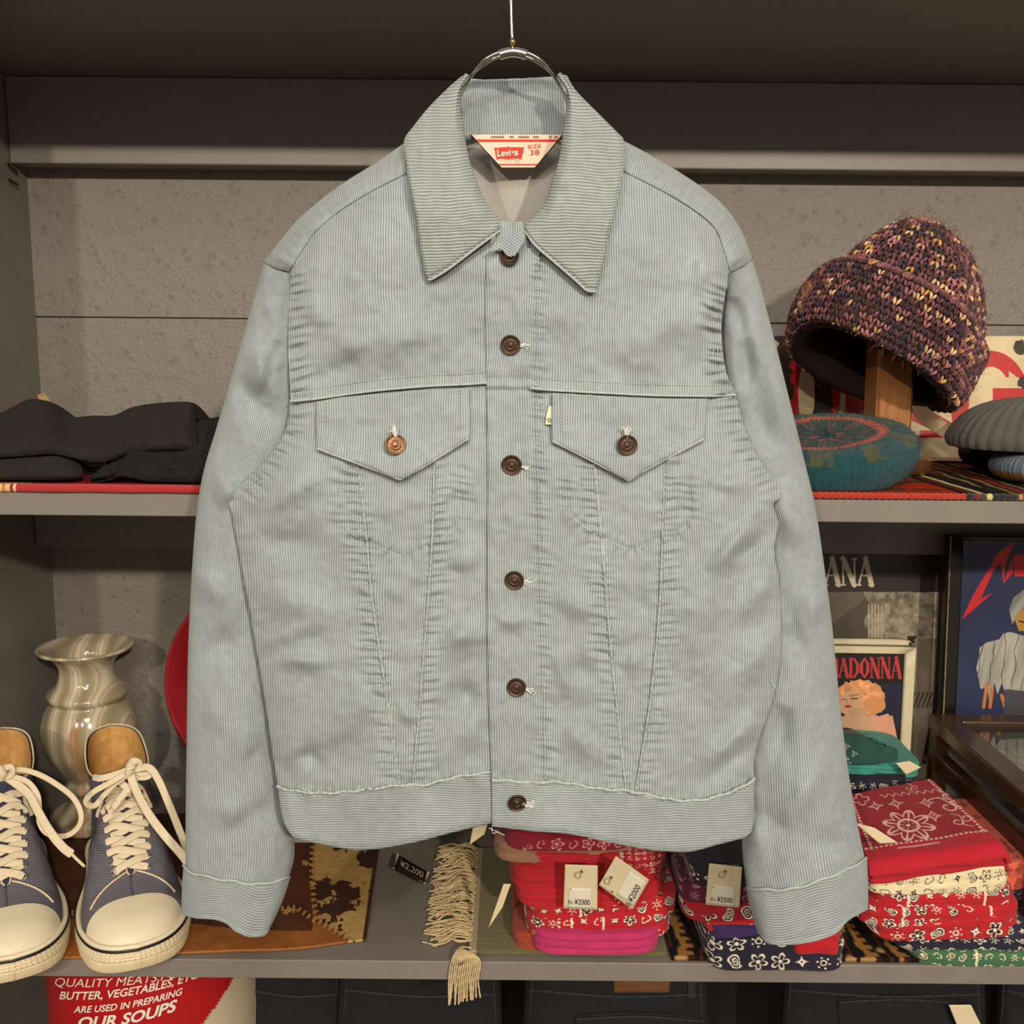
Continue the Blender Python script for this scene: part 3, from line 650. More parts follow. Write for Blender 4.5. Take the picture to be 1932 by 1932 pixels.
bt_mesh = None
def tuft(px, py, hh, seed, parent, horizontal=True, n=6):
    rnd = random.Random(seed); mbx = MB()
    for k in range(n):
        x, y = px, py; pts = [(x, y)]
        dx, dy = (6, 0) if horizontal else (0, -6)
        for j in range(6):
            x += dx*rnd.uniform(.3, 1.1)+rnd.uniform(-3, 3); y += dy*rnd.uniform(.3, 1.1)+rnd.uniform(-3, 3); pts.append((x, y))
            if j == 3: dx, dy = dx*-.3+rnd.uniform(-4, 4), dy*-.3+rnd.uniform(-5, 5)
        p = resample(pts, 24); mbx.tube(P(p[:, 0], p[:, 1], JD-hh-.001*np.abs(np.sin(np.linspace(0, 5, 24)+k))), .00035, 5)
    mbx.build('buttonhole_thread', Mwhite, parent)
bt0 = {}
for i, (bx, by, br, par, hz, hf, mt, tilt) in enumerate([(963, 651, 18, J, True, lambda x, y: H(x, y)+.0048, Mcop, (0, 0)), (965, 878, 18.5, J, True, lambda x, y: H(x, y)+.0048, Mcop, (0, 0)),
        (970, 1096, 18, J, True, lambda x, y: H(x, y)+.0048, Mcop, (0, 0)), (974, 1298, 18, J, True, lambda x, y: H(x, y)+.0048, Mcop, (0, 0)), (976, 1517, 18, J, True, lambda x, y: Hw(x, y)+.0072, Mcop, (-18, 0)),
        (961, 482, 17, J, True, lambda x, y: H(x, y)+.0060, Mcop, (14, 0)), (746, 838, 19, J, False, lambda x, y: hfl(x, y)+.0004, Mcop2, (6, 6)), (1184, 840, 18.5, J, False, lambda x, y: hfr(x, y)+.0004, Mcop, (0, 0))]):
    key = mt.name
    if key not in bt0:
        o = button_mesh(.0083).build('button', mt, par); bt0[key] = o
    else:
        o = bt0[key].copy(); link(o, par)
        if par.type != 'EMPTY': o.matrix_parent_inverse = Matrix.Identity(4)
    ta_ = np.linspace(0, 6.2, 16); hh = float(np.max(hf(bx+br*.8*np.cos(ta_), by+br*.8*np.sin(ta_))))+.0024
    o.location = P(bx, by, JD-hh); s_ = br/18.5; o.scale = (s_, 1, s_); o.rotation_euler = (R(PITCH*.6+tilt[0]), R(i*37), R(tilt[1]))
    if key == 'aged_copper' and i == 0: pass
    if i != 5: tuft(bx+(14 if hz else 0), by+(2 if hz else -14), hh-.002, 40+i, par, hz)
    if not hz: tuft(bx-2, by-16, hh-.002, 80+i, par, False, 4)
# dark loose threads at hem
mbx = MB()
for pts in ([(922, 1562), (935, 1568), (952, 1576)], [(928, 1560), (930, 1572), (940, 1569)], [(1003, 1530), (1006, 1545), (1000, 1560)], [(994, 1528), (1004, 1540), (1012, 1536)], [(1456, 1285), (1458, 1292), (1463, 1296)], [(570, 1488), (582, 1492), (590, 1498)], [(1034, 752), (1030, 756), (1032, 764)]):
    p = resample(pts, 14); mbx.tube(P(p[:, 0], p[:, 1], JD-.040+.03*(p[:, 0] > 1400)), .0003, 5)
mbx.build('loose_threads', Mwhite, J)
# ================================================================ lettering helper
def text_polys(body, bold=0.0, shear=0.0):
    cu = bpy.data.curves.new('t', 'FONT'); cu.body = body; cu.offset = bold; cu.shear = shear; cu.resolution_u = 3
    cu.size = 1; cu.align_x = 'LEFT'
    o = bpy.data.objects.new('t', cu); COL.objects.link(o)
    dg = bpy.context.evaluated_depsgraph_get(); me = bpy.data.meshes.new_from_object(o.evaluated_get(dg))
    V = np.array([v.co[:2] for v in me.vertices]); Fc = [tuple(p.vertices) for p in me.polygons]
    bpy.data.objects.remove(o); bpy.data.curves.remove(cu); bpy.data.meshes.remove(me)
    return V, Fc
def text(name, body, mapper, mat, parent, bold=0., shear=0., th=.0004, toward=None):
    """mapper(u,v in 0..1, em-normalised) -> world points; a thin raised layer of ink or thread"""
    V, Fc = text_polys(body, bold, shear)
    for k_ in (.7, .4, 0.):
        if V[:, 1].max() > 1.15: V, Fc = text_polys(body, bold*k_, shear)
    mn = V.min(0); mx = V.max(0); V = (V-mn)/(mx-mn)
    W = mapper(V[:, 0], V[:, 1]); d = np.array([0, -1., .3])*th if toward is None else np.asarray(toward)*th
    return mesh_obj(name, W+d, [f for f in Fc], mat, parent, smoothf=False)
def pxmap(x0, y0, x1, y1, hgt, Y, skew=0., curve=0.):
    """baseline from (x0,y0) to (x1,y1), cap height in px, on a plane Y (or a function of px,py)"""
    b = np.array([x1-x0, y1-y0], float); l = np.hypot(*b); n_ = np.array([b[1], -b[0]])/l
    def f(u, v):
        x = x0+b[0]*u+n_[0]*v*hgt+skew*v*hgt; y = y0+b[1]*u+n_[1]*v*hgt+curve*4*u*(1-u)
        return Y(x, y) if callable(Y) else P(x, y, Y)
    return f
Mink_w = plain('white_print', (232, 228, 215), .6, var=.03); Mink_r = plain('red_print', (205, 62, 45), .7, var=.05)
Mink_k = plain('black_print', (44, 40, 38), .6, var=.05)
# ---------------------------------------------------------------- neck label
lab = [(888, 254), (1062, 254), (1010, 316), (945, 316)]
Ml = plain('painted_label', (255, 255, 255), .75, var=.04, attr=True, bump=.15, bscale=1500)
gy, gx = np.meshgrid(np.linspace(0, 1, 60), np.linspace(0, 1, 150), indexing='ij')
py = 254+62*gy; px = (888+57*gy)+((174-109*gy))*gx
Yl = lambda x, y: JD+.070-.018*np.abs((np.asarray(x)-969)/104)**2.4+.0*np.asarray(y)-.0015*np.sin((np.asarray(x)-890)/26)
col = np.broadcast_to(lin((238, 212, 190)), px.shape+(3,)).copy()
red = lin((206, 62, 44))
for a, b in ((263, 268.5), (309, 312.5)):
    col[(py > a) & (py < b)] = red
k = (py > 257) & (py < 261) & (vnoise(px/6, py*0, 4) > .5); col[k] = lin((150, 110, 100))
edge = (px < 888+57*gy+1.5) | (px > 1062-52*gy-1.5); col[edge] = lin((60, 50, 50))
bat = [(932, 279), (958, 277), (989, 278), (984, 301), (972, 299), (958, 301.5), (945, 299.5), (937, 302)]
col[inpoly(px, py, bat)] = red
# lower curve of the emblem, with small ring
col[inpoly(px, py, [(938, 303), (948, 299), (958, 302.5), (970, 299.5), (980, 303), (976, 304.5), (970, 303.5), (958, 306.5), (947, 303.5)])] = lin((214, 190, 176))
rr = np.hypot(px-977, py-302.5); col[(rr < 4.6) & (rr > 3.5)] = red
nl = sheet('neck_label', P(px, py, Yl(px, py)), Ml, J, .0012, col=col)
ly = lambda x, y: P(x, y, Yl(x, y)-.0004)
text('lettering', 'Levi', pxmap(938.5, 296, 963.5, 294.5, 13, ly), Mink_w, nl, .02); text('lettering', "'", pxmap(965.5, 290, 968, 290, 5, ly), Mink_w, nl, .02); text('lettering', 's', pxmap(970, 294.5, 978, 294, 9.5, ly), Mink_w, nl, .02)
text('lettering', 'SIZE', pxmap(996, 281, 1021, 279, 7, ly), Mink_r, nl); text('lettering', '38', pxmap(1000, 293, 1018, 292, 9.5, ly), Mink_r, nl)
# side tab on the pocket
g = coons([(1036, 766), (1050, 765)], [(1029, 801), (1050, 802)], [(1036, 766), (1031, 784), (1029, 801)], [(1050, 765), (1050, 802)], 16, 30)
px, py = g[..., 0], g[..., 1]; col = np.broadcast_to(lin((226, 222, 196)), px.shape+(3,)).copy(); rr = np.hypot(px-1036.5, py-792.5)
sheet('pocket_tab', P(px, py, JD-H(px, py)-.0035), plain('tab_cloth', (226, 222, 196), .8, var=.04), J, .0008)
th_ = np.linspace(0, 2*np.pi, 20); mb = MB(); mb.tube(P(1036.5+3*np.cos(th_), 792.5+3*np.sin(th_), float(JD-H(np.array([1037.]), np.array([792.]))[0]-.0045)), .00025, 4); mb.build('tab_mark', Mink_k, J)
# ---------------------------------------------------------------- wire hanger
Mchrome = plain('polished_steel', (200, 196, 190), .18, 1.0, var=.04)
HG = empty('wire_hanger', P(967, 20, JD+.02), 'chrome wire hanger with round neck loop holding the pale corduroy jacket', 'hanger')
Yh = JD+.034
th_ = np.linspace(0, 1, 40)
def arc(r): # neck loop going down both sides into the shoulders
    L = [(967, 100-r), (940, 103-r), (915, 116-r), (893, 138), (876, 166), (862-r*.3, 196), (850, 250), (800, 330), (680, 400), (600, 450)]
    return L
for nm, rr_, dz in (('wire', 3.0, 0), ('wire', -4.5, .004)):
    L = arc(rr_); Rr = [(1934-x, y) for x, y in L]
    pts = resample(L[::-1]+Rr[1:], 240)
    Yv = Yh+.016*smooth(105, 165, pts[:, 1])+dz*.6
    V = P(pts[:, 0], pts[:, 1], Yv); mb = MB(); mb.tube(V, .00145, 10); mb.build('wire', Mchrome, HG)
mb = MB(); L = resample([(942, 103), (955, 99), (967, 97.5), (980, 99), (994, 103)], 20); V = P(L[:, 0], L[:, 1]+1, Yh+.002); mb.tube(V, .0042, 12); mb.build('clasp', Mchrome, HG)
mb = MB(); mb.tube(np.vstack([P(967, 96, Yh), P(967, 84, Yh)]), .0011, 8); mb.tube(np.vstack([P(966.5, 76, Yh), P(965, 40, Yh), P(964, 4, Yh), P(961, -12, Yh), P(958, -60, Yh), P(955, -200, Yh), P(957, -330, Yh), P(962, -360, Yh-.002), P(975, -374, Yh-.004), P(988, -360, Yh-.006), P(988, -340, Yh-.006)]), .0016, 10, sm=80); mb.build('hook', Mchrome, HG)
mb = MB(); p = [(0, .0), (.0016, .0006), (.0026, .0022), (.0026, .0032), (.0018, .0046), (0, .005)]
o = lathe('collar_bead', p, plain('brass', (205, 170, 110), .3, .9), HG, 20, Matrix.Translation(tuple(P(967, 86, Yh))))
# rail the hook hangs from (just above the picture)
zr = float(P(967, -374, Yh)[2]); mb = MB(); mb.tube([[XL-.2, Yh-.004, zr-.0095], [XR+.2, Yh-.004, zr-.0095]], .008, 14)
rail = mb.build('garment_rail', Mchrome); tag(rail, 'steel hanging rail above the picture carrying the wire hanger', 'rail')

# ================================================================ left shelf: black knitwear
def blob_cloth(name, top, bottom, left, right, Yf, depth, mat, parent=None, roll=.25, nz=.006, seed=1, nu=120, nv=40, sc=60., groove=None):
    """soft folded garment: outline facing the viewer, rounded front rolling back over its real depth"""
    g = coons(top, bottom, left, right, nu, nv); px, py = g[..., 0], g[..., 1]
    v = np.linspace(0, 1, nv)[:, None]; u = np.linspace(0, 1, nu)[None]
    Yv = Yf+depth*(1-v)**2*1.0+.012*(v**6)+nz*fbm(px/sc, py/sc*1.4, seed, 4)+.012*((2*u-1)**8)
    if groove is not None: Yv = Yv+groove(px, py)
    V = P(px, py, Yv)
    top_ = V[0:1].copy(); k = 8
    back = np.concatenate([V[0:1]+np.array([0, 1, 0])*.012*(i+1)+np.array([0, 0, -1])*.0016*(i+1)**1.5 for i in range(k)][::-1], 0)
    A = np.concatenate([back, V], 0)
    return A
Mblk = plain('black_fine_knit', (34, 31, 29), .95, var=.25, nscale=80, bump=.5, bscale=900)
Mblk2 = plain('black_fuzzy_knit', (32, 31, 31), 1., var=.5, nscale=200, bump=1., bscale=500, bdist=.003)
Mblk3 = plain('black_rib_knit', (38, 34, 32), 1., var=.3, nscale=200, bump=.8, bscale=700)
YK = SF+.03
A = blob_cloth('', [(-60, 790), (0, 779), (30, 764), (58, 753), (90, 758), (130, 785), (175, 784), (215, 783), (250, 768), (300, 760), (352, 758), (364, 764), (369, 790)], [(-60, 868), (40, 862), (100, 858), (150, 868), (190, 874), (240, 858), (300, 850), (369, 850)],
               [(-60, 790), (-60, 868)], [(369, 790), (372, 820), (369, 850)], YK+.01, .16, None, seed=5, nz=.012)
tag(sheet('black_sweater', A, Mblk, None, .01), 'smooth black fine-knit garment folded highest on the left shelf', 'sweater')
rb = lambda px, py: -.0010*np.abs(np.sin(px/2.6))
A = blob_cloth('', [(-60, 866), (0, 862), (60, 856), (110, 855), (150, 872)], [(-60, 905), (0, 905), (80, 906), (150, 905)], [(-60, 866), (-60, 905)], [(150, 872), (157, 890), (150, 905)], YK-.018, .06, None, seed=9, nz=.003, groove=rb, nu=240)
tag(sheet('ribbed_knit', A, Mblk3, None, .01), 'black ribbed knit rolled at the front left beneath the smooth black garment', 'sweater')
A = blob_cloth('', [(210, 852), (245, 830), (250, 800), (300, 806), (340, 810), (370, 796), (420, 786), (480, 790)], [(160, 906), (230, 900), (300, 910), (480, 912)], [(210, 852), (200, 875), (160, 906)], [(480, 790), (484, 850), (480, 912)], YK-.022, .14, None, seed=15, nz=.012, sc=40)
fz = sheet('fuzzy_knit', A, Mblk2, None, .01); tag(fz, 'fuzzy black knit with stray fibres lying right of the ribbed roll', 'sweater')
mb = MB(); rnd = random.Random(5); K = A.reshape(-1, 3)
for i in range(700):
    q = K[rnd.randrange(len(K))]; pts = [q]; d = np.array([rnd.uniform(-1, 1), rnd.uniform(-1, -.1), rnd.uniform(-.4, 1)]); d *= .006
    for j in range(3): pts.append(pts[-1]+d+np.array([rnd.uniform(-1, 1) for _ in range(3)])*.003)
    mb.tube(np.array(pts), .00014, 3)
for q in ([(214, 820), (225, 800), (240, 805), (236, 826)], [(240, 822), (234, 812), (262, 800), (280, 820), (300, 836), (336, 836)], [(262, 835), (286, 812), (276, 836)]):
    p_ = resample(q, 20); mb.tube(P(p_[:, 0], p_[:, 1], YK-.03), .0003, 4)
mb.build('stray_fibres', Mblk2, fz)
# tan scrap behind the sweater
g = coons([(70, 745), (82, 742)], [(86, 800), (98, 800)], [(70, 745), (86, 800)], [(82, 742), (94, 756), (98, 800)], 8, 14)
tag(sheet('paper_scrap', P(g[..., 0], g[..., 1], WALL-.05+.01*np.sin(g[..., 1]/9)), plain('kraft_paper', (190, 160, 115), .8), None, .001), 'small tan paper scrap poking up behind the black garment', 'paper')
# red woven runner with thick edge
def shelfgrid(poly4, nu, nv, z, wav=.0, seed=1):
    g = coons(*poly4, nu, nv); V = Pz(g[..., 0], g[..., 1], z); V[..., 2] += wav*fbm(V[..., 0]*30, V[..., 1]*30, seed, 3)
    return g, V
def fronty(z, px):  # pixel height of the shelf's front edge
    lo, hi = 300., 1932.
    for _ in range(40):
        m_ = (lo+hi)/2
        if float(Pz(px, m_, z)[1]) > SF: lo = m_
        else: hi = m_
    return m_
def rectgrid(x0, x1, y0, y1, z, nu, nv):
    X, Y = np.meshgrid(np.linspace(x0, x1, nu), np.linspace(y0, y1, nv)); return np.stack([X, Y, np.full(X.shape, z)], -1)
def xat(px, py, Y): return float(P(px, py, Y)[0])
Mrug = plain('woven_wool', (255, 255, 255), .95, var=.16, nscale=500, attr=True, spec=.15, bump=.9, bscale=900, sheen=.0, bdist=.002)
Mtwist = plain('wool_edge', (255, 255, 255), .95, var=.16, nscale=500, attr=True, bump=.7, bscale=900, sheen=.25, bdist=.002)
x1 = xat(430, 920, SF)
V = rectgrid(XL+.004, x1, SF+.33, SF+.004, ZM+.0062, 220, 90); V[..., 2] += .0012*fbm(V[..., 0]*30, V[..., 1]*30, 3, 3)
px_ = V[..., 0]; xs = np.array([xat(q, 920, SF) for q in (0, 8, 14, 22, 28, 34, 40)])
def stripecol(X):
    c = np.broadcast_to(lin((190, 36, 40)), X.shape+(3,)).copy()
    for a, b, cc in ((-9, xs[0], (225, 150, 60)), (xs[0], xs[1], (235, 205, 150)), (xs[1], xs[2], (225, 130, 50)), (xs[2], xs[3], (235, 205, 150)), (xs[3], xs[4], (160, 40, 35)), (xs[4], xs[5], (240, 205, 180))):
        c[(X >= a) & (X < b)] = lin(cc)
    return c
rr1 = sheet('red_runner', V, Mrug, None, .006, col=stripecol(V[..., 0])); tag(rr1, 'red woven wool runner with yellow end stripes under the black knitwear', 'rug')
X = np.linspace(XL+.004, x1, 500); zz_ = ZM+.0052+.0006*np.sin(X*900); mb = MB()
tt = np.arange(500); V_, f_, c_ = tubemesh(np.stack([X, np.full(500, SF-.001)+.0006*np.sin(X*80), ZM+.0050+0*X], 1), .0046+.0007*np.sin(tt*1.7), 10)
mb.add(V_[:5000], f_, np.repeat(stripecol(X), 10, 0)); mb.build('bound_edge', Mtwist, rr1)

# ================================================================ right shelf: enamel sign
Menamel = plain('chipped_enamel', (255, 255, 255), .34, var=.08, nscale=40, attr=True, bump=.15, bscale=300, coat=.1)
YS = WALL-.035
gx, gy = np.meshgrid(np.linspace(1440, 2010, 560), np.linspace(634, 880, 245)); px, py = gx, gy
cream = lin((226, 206, 164)); red = lin((196, 34, 34)); rust = lin((52, 40, 30))
col = np.broadcast_to(cream, px.shape+(3,)).copy()*(1-.22*np.clip(fbm(px/60, py/60, 2, 4)*2, 0, 1))[..., None]
def ring(cx, cy, rx, ry, ix, iy): 
    return (((px-cx)/rx)**2+((py-cy)/ry)**2 < 1) & (((px-cx)/ix)**2+((py-cy)/iy)**2 > 1)
col[ring(1528, 745, 58, 98, 22, 72)] = red                        # O
col[((px > 1596) & (px < 1634) & (py > 680) & (py < 850))] = red       # stem
col[inpoly(px, py, [(1634, 740), (1700, 690), (1770, 660), (1790, 690), (1730, 760), (1822, 812), (1816, 822), (1790, 826), (1690, 780), (1634, 800)])] = red
col[inpoly(px, py, [(1735, 812), (1822, 812), (1822, 826), (1735, 826)])] = red
gi = ring(1870, 770, 76, 108, 42, 78) & ~((px > 1885) & (py > 712) & (py < 815)) & ~((px > 1903) & (py < 715) & (py > 660+(px-1850)*.75))
col[gi] = red; col[inpoly(px, py, [(1873, 732), (1960, 732), (1960, 800), (1930, 800), (1930, 760), (1873, 760)])] = red
ch = fbm(px/38, py/38, 9, 5)
dark = (px < 1538) & (ch > .10-.55*smooth(1540, 1470, px)*smooth(720, 640, py)) & ((py < 705) | (px < 1492))
dark |= (np.abs(px-1552+8*fbm(px*0, py/20, 3, 3)) < 17) & (py > 650)
dark |= (py < 682+14*fbm(px/22, py/60, 5, 4)) & (px < 1590)
for cx, cy, r_ in ((1925, 655, 13), (1480, 740, 20), (1500, 845, 26), (1932, 722, 12)):
    dark |= np.hypot(px-cx, py-cy)+9*fbm(px/9, py/9, 6, 3) < r_
for cx, cy, r_ in ((1524, 642, 11), (1462, 650, 7)): dark &= ~(np.hypot(px-cx, py-cy)+6*fbm(px/9, py/9, 6, 3) < r_)
col[dark] = rust*(1+.8*fbm(px/12, py/12, 4, 3))[..., None][dark]
tag(sheet('enamel_sign', P(px, py, YS+.02*(py-634)/246*-1), Menamel, None, .003, col=col), 'cream enamel sign with big red letters and rust, leaning on the block wall', 'sign')
# ---------------------------------------------------------------- kilim under the hats
x0 = xat(1480, 935, SF); x1 = XR-.01
V = rectgrid(x0, x1, SF+.34, SF+.003, ZM+.006, 420, 220); X = V[..., 0]; Yy = V[..., 1]-SF
V[..., 2] += .001*fbm(X*30, Yy*30, 13, 3)
xo = [xat(q, 935, SF) for q in (1820, 1835, 1850, 1858, 1870, 1880)]
def kil(X, Yy):
    c = np.broadcast_to(lin((186, 48, 22)), X.shape+(3,)).copy()
    q = X+0*Yy
    c[(fbm(X*26, Yy*26, 3, 3) > .12) & (Yy > .03)] = lin((72, 66, 38))
    for a, b, cc in ((xo[0], xo[1], (30, 24, 20)), (xo[1], xo[2], (120, 28, 36)), (xo[2], xo[3], (60, 70, 36)), (xo[3], xo[4], (222, 208, 140)), (xo[4], xo[4]+.02, (32, 26, 24)), (xo[4]+.02, 9, (56, 60, 34))):
        c[(q >= a) & (q < b)] = lin(cc)
    m_ = (q > xo[4]+.02)
    w_ = np.abs(((q+.25*fbm(X*9, Yy*14, 8, 2)*.12)*22) % 1-.5)
    c[m_ & (w_ < .10)] = lin((150, 40, 45)); c[m_ & (w_ > .42)] = lin((30, 26, 22)); c[m_ & (w_ > .26) & (w_ < .33)] = lin((205, 140, 100))
    return c
kl = sheet('patterned_rug', V, Mrug, None, .005, col=kil(X, Yy)); tag(kl, 'orange, green and black striped flat-woven rug under the hats', 'rug')
X = np.linspace(x0, x1, 500); tt = np.arange(500); mb = MB(); V_, f_, c_ = tubemesh(np.stack([X, np.full(500, SF-.001), ZM+.0042+0*X], 1), .0036+.0006*np.sin(tt*1.7), 10)
mb.add(V_[:5000], f_, np.repeat(kil(X, 0*X), 10, 0)); mb.build('bound_edge', Mtwist, kl)
# ---------------------------------------------------------------- wooden hat stand + slouchy knitted hat
Mwood = plain('oiled_wood', (172, 112, 58), .38, var=.30, nscale=50, bump=.1, coat=.15)
nt = Mwood.node_tree; nz = [n for n in nt.nodes if n.type == 'TEX_NOISE'][0]; mp = nt.nodes.new('ShaderNodeMapping'); mp.inputs['Scale'].default_value = (6, 6, .35)
tc = [n for n in nt.nodes if n.type == 'TEX_COORD'][0]; nt.links.new(tc.outputs['Object'], mp.inputs[0]); nt.links.new(mp.outputs[0], nz.inputs['Vector'])
Mwood2 = plain('dark_oiled_wood', (88, 56, 34), .3, var=.3, nscale=60, coat=.2)
YHT = 1.27
bx_ = Pz(1665, 862, ZM+.007); bcen = np.array([float(P(1672, 860, YHT)[0]), YHT, ZM+.007])
HS = empty('hat_stand', bcen, 'wooden post hat stand on dark round base behind the teal beret', 'hat stand')
lathe('base', [(0, 0), (.052, 0), (.056, .003), (.056, .016), (.052, .020), (0, .021)], Mwood2, HS, 48, Matrix.Translation(tuple(bcen)), sc=(1, .8))
zt = float(P(1680, 560, YHT)[2]); tl = (float(P(1680, 640, YHT)[0])-bcen[0])
pr = []; n_ = 4
V = []
for z, dx in ((bcen[2]+.02, 0), (zt, tl)):
    hw = .0225; b_ = .004
    for a, b in ((-hw, -hw+b_), (-hw+b_, -hw), (hw-b_, -hw), (hw, -hw+b_), (hw, hw), (-hw, hw)): V.append((bcen[0]+dx+a, bcen[1]+b, z))
mesh_obj('post', V, [(i, (i+1) % 6, (i+1) % 6+6, i+6) for i in range(6)]+[(6, 7, 8, 9, 10, 11)], Mwood, HS, smoothf=False)
# hat: surface of revolution, tilted, with a folded-up brim; stitches as little yarn loops
hc = P(1694, 596, YHT)
Mt = Matrix.Translation(tuple(hc)) @ Matrix.Rotation(R(27), 4, 'Y') @ Matrix.Rotation(R(-13), 4, 'X') @ Matrix.Scale(.83, 4)
crown = [(.004, .142), (.028, .138), (.052, .124), (.074, .100), (.096, .066), (.114, .028), (.124, -.010), (.121, -.048), (.112, -.080)]
cuffp = [(.112, -.080), (.116, -.097), (.126, -.097), (.1345, -.078), (.138, -.046), (.138, -.010), (.133, .000), (.127, -.004)]
Myarn = plain('wool_yarn', (255, 255, 255), .95, var=.25, nscale=600, attr=True, bump=.7, bscale=1200, sheen=.1)
Mhatin = plain('hat_lining_knit', (52, 34, 34), 1., var=.4, nscale=200, bump=.8, bscale=500)
def lump(a, z): return 1+.05*np.sin(2*a+1)+.04*np.sin(3*a+z*20)+.03*np.sin(5*a+2)
HT = None
def hatsurf(prof, n, m, scale=1.):
    p = resample(prof, m); a = np.linspace(0, 2*np.pi, n, endpoint=False)[None]
    r_ = p[:, 0:1]*lump(a, p[:, 1:2])*scale; z = p[:, 1:2]*(1+.0*a)+.008*np.sin(2*a+.5)*(p[:, 0:1]/.12)
    return np.stack([r_*np.cos(a), r_*np.sin(a), z], -1)
Mn = np.array(Mt.to_3x3()); Tn = np.array(Mt.translation)
inner = [(.0, .128), (.045, .112), (.08, .078), (.104, .03), (.112, -.02), (.106, -.06), (.104, -.085), (.110, -.098), (.118, -.098)]
V = hatsurf([(.003, .1405)]+crown[1:]+cuffp[1:], 110, 90, .985); S = V@Mn.T+Tn
HT = mesh_obj('knitted_hat', S.reshape(-1, 3), gridfaces(90, 110, cu=True), Mhatin); tag(HT, 'chunky purple and maroon flecked knitted hat perched on the wooden post', 'hat')
Vi = hatsurf(inner, 90, 40, .97)@Mn.T+Tn; mesh_obj('hat_lining', Vi.reshape(-1, 3), gridfaces(40, 90, cu=True), Mhatin, HT)
pal = np.array([lin(c) for c in ((70, 42, 48), (92, 56, 62), (122, 72, 80), (58, 42, 60), (110, 66, 50), (160, 104, 100), (74, 46, 42), (206, 168, 126), (196, 150, 80), (58, 36, 40), (90, 60, 74), (142, 92, 92))])
pal = pal*1.25; wts = np.array([4, 5, 5, 3.5, 2.5, 3.4, 3.5, 2.6, .9, 2.6, 3, 3.]); wts /= wts.sum()
rg = np.random.RandomState(4)
def lobes(prof, pitch, size, part, flat=1.0, dull=1.0):
    p = resample(prof, 400); L = np.linalg.norm(np.diff(p, axis=0), axis=1).sum(); nr = int(L/pitch); mb = MB(); k = 0
    th6 = np.linspace(0, 2*np.pi, 6, endpoint=False); tt = np.array([0., .25, .55, .85, 1.]); rad = np.array([.15, .85, 1., .7, .12])
    for i in range(nr):
        q = (i+.5)/nr; idx = int(q*399); r_, z = p[idx]; d = p[min(idx+4, 399)]-p[max(idx-4, 0)]; d = d/np.linalg.norm(d)
        n = max(4, int(2*np.pi*r_/(pitch*1.05)))
        for j in range(n):
            a = 2*np.pi*(j+.5*(i % 2))/n+rg.uniform(-.02, .02); f = float(lump(a, z))
            c = np.array([r_*f*math.cos(a), r_*f*math.sin(a), z+.008*math.sin(2*a+.5)*(r_/.12)])
            ta = np.array([-math.sin(a), math.cos(a), 0]); dn = np.array([d[0]*math.cos(a), d[0]*math.sin(a), d[1]]); no = np.cross(ta, dn)
            if no @ np.array([math.cos(a)*max(r_, .01), math.sin(a)*max(r_, .01), .03 if z > .06 else 0]) < 0: no = -no
            if part == 'cuff_stitches' and d[1] < -.3 and r_ < .12: pass
            wn = Mn@no; wp = Mn@c+Tn
            if wn @ (wp-CAMP) > .35*np.linalg.norm(wp-CAMP): continue
            cc = pal[rg.choice(len(pal), p=wts)]*rg.uniform(.75, 1.25)*dull
            for sgn in (-1, 1):
                s_ = size*rg.uniform(.85, 1.2)
                v0 = c-dn*s_*.55+ta*sgn*s_*.12; v1 = c+dn*s_*.55+ta*sgn*s_*.50
                ax = v1-v0; b1 = np.cross(ax, no); b1 /= np.linalg.norm(b1)
                ctr = v0[None]+tt[:, None]*ax[None]+no*(np.sin(tt*np.pi)*s_*.22)[:, None]
                V = ctr[:, None]+(rad*s_*.24)[:, None, None]*(np.cos(th6)[None, :, None]*b1+np.sin(th6)[None, :, None]*no*flat)
                mb.add(V.reshape(-1, 3)@Mn.T+Tn, LF, cc*(1 if sgn > 0 else rg.uniform(.8, 1.1)))
    return mb.build(part, Myarn, HT)
LF = gridfaces(5, 6, cu=True)
lobes(crown[:-1], .0098, .0098, 'crown_stitches'); lobes(cuffp[1:-1], .0088, .0086, 'cuff_stitches', dull=1.0)
mb = MB(); a = np.linspace(0, 2*np.pi, 400)
for off_, cc, ph in ((0, (128, 78, 86), 0), (.003, (150, 96, 92), 2.1), (-.002, (104, 66, 70), 4.2)):
    r_ = .1335*lump(a, -.01)+.0022*np.cos(a*48+ph); z = .000+.008*np.sin(2*a+.5)+.0022*np.sin(a*48+ph)+off_*.3
    V = np.stack([r_*np.cos(a), r_*np.sin(a), z], 1)@Mn.T+Tn; V_, f_, c_ = tubemesh(V, .0024, 7); 
    cl = np.broadcast_to(lin(cc), (400, 3)).copy(); cl *= (.7+.6*vnoise(a*9+ph, a*0, 3))[:, None]; cl[vnoise(a*4+ph, a*0, 6) > .84] = lin((190, 150, 80)); mb.add(V_[:2800], f_, np.repeat(cl, 7, 0))
mb.build('brim_edge', Myarn, HT)
mb = MB(); rnd = random.Random(8); Sf = S.reshape(-1, 3); cen = Sf.mean(0)
for i in range(2600):
    q = Sf[rnd.randrange(len(Sf))]; d = (q-cen); d /= np.linalg.norm(d); q = q+d*.003; s_ = rnd.uniform(.003, .009)
    pts = [q, q+d*s_*.6+np.array([rnd.uniform(-1, 1) for _ in range(3)])*s_*.5, q+d*s_+np.array([rnd.uniform(-1, 1) for _ in range(3)])*s_]
    mb.tube(np.array(pts), .00011, 3, pal[rnd.randrange(len(pal))]*1.3)
mb.build('wool_fuzz', Myarn, HT)
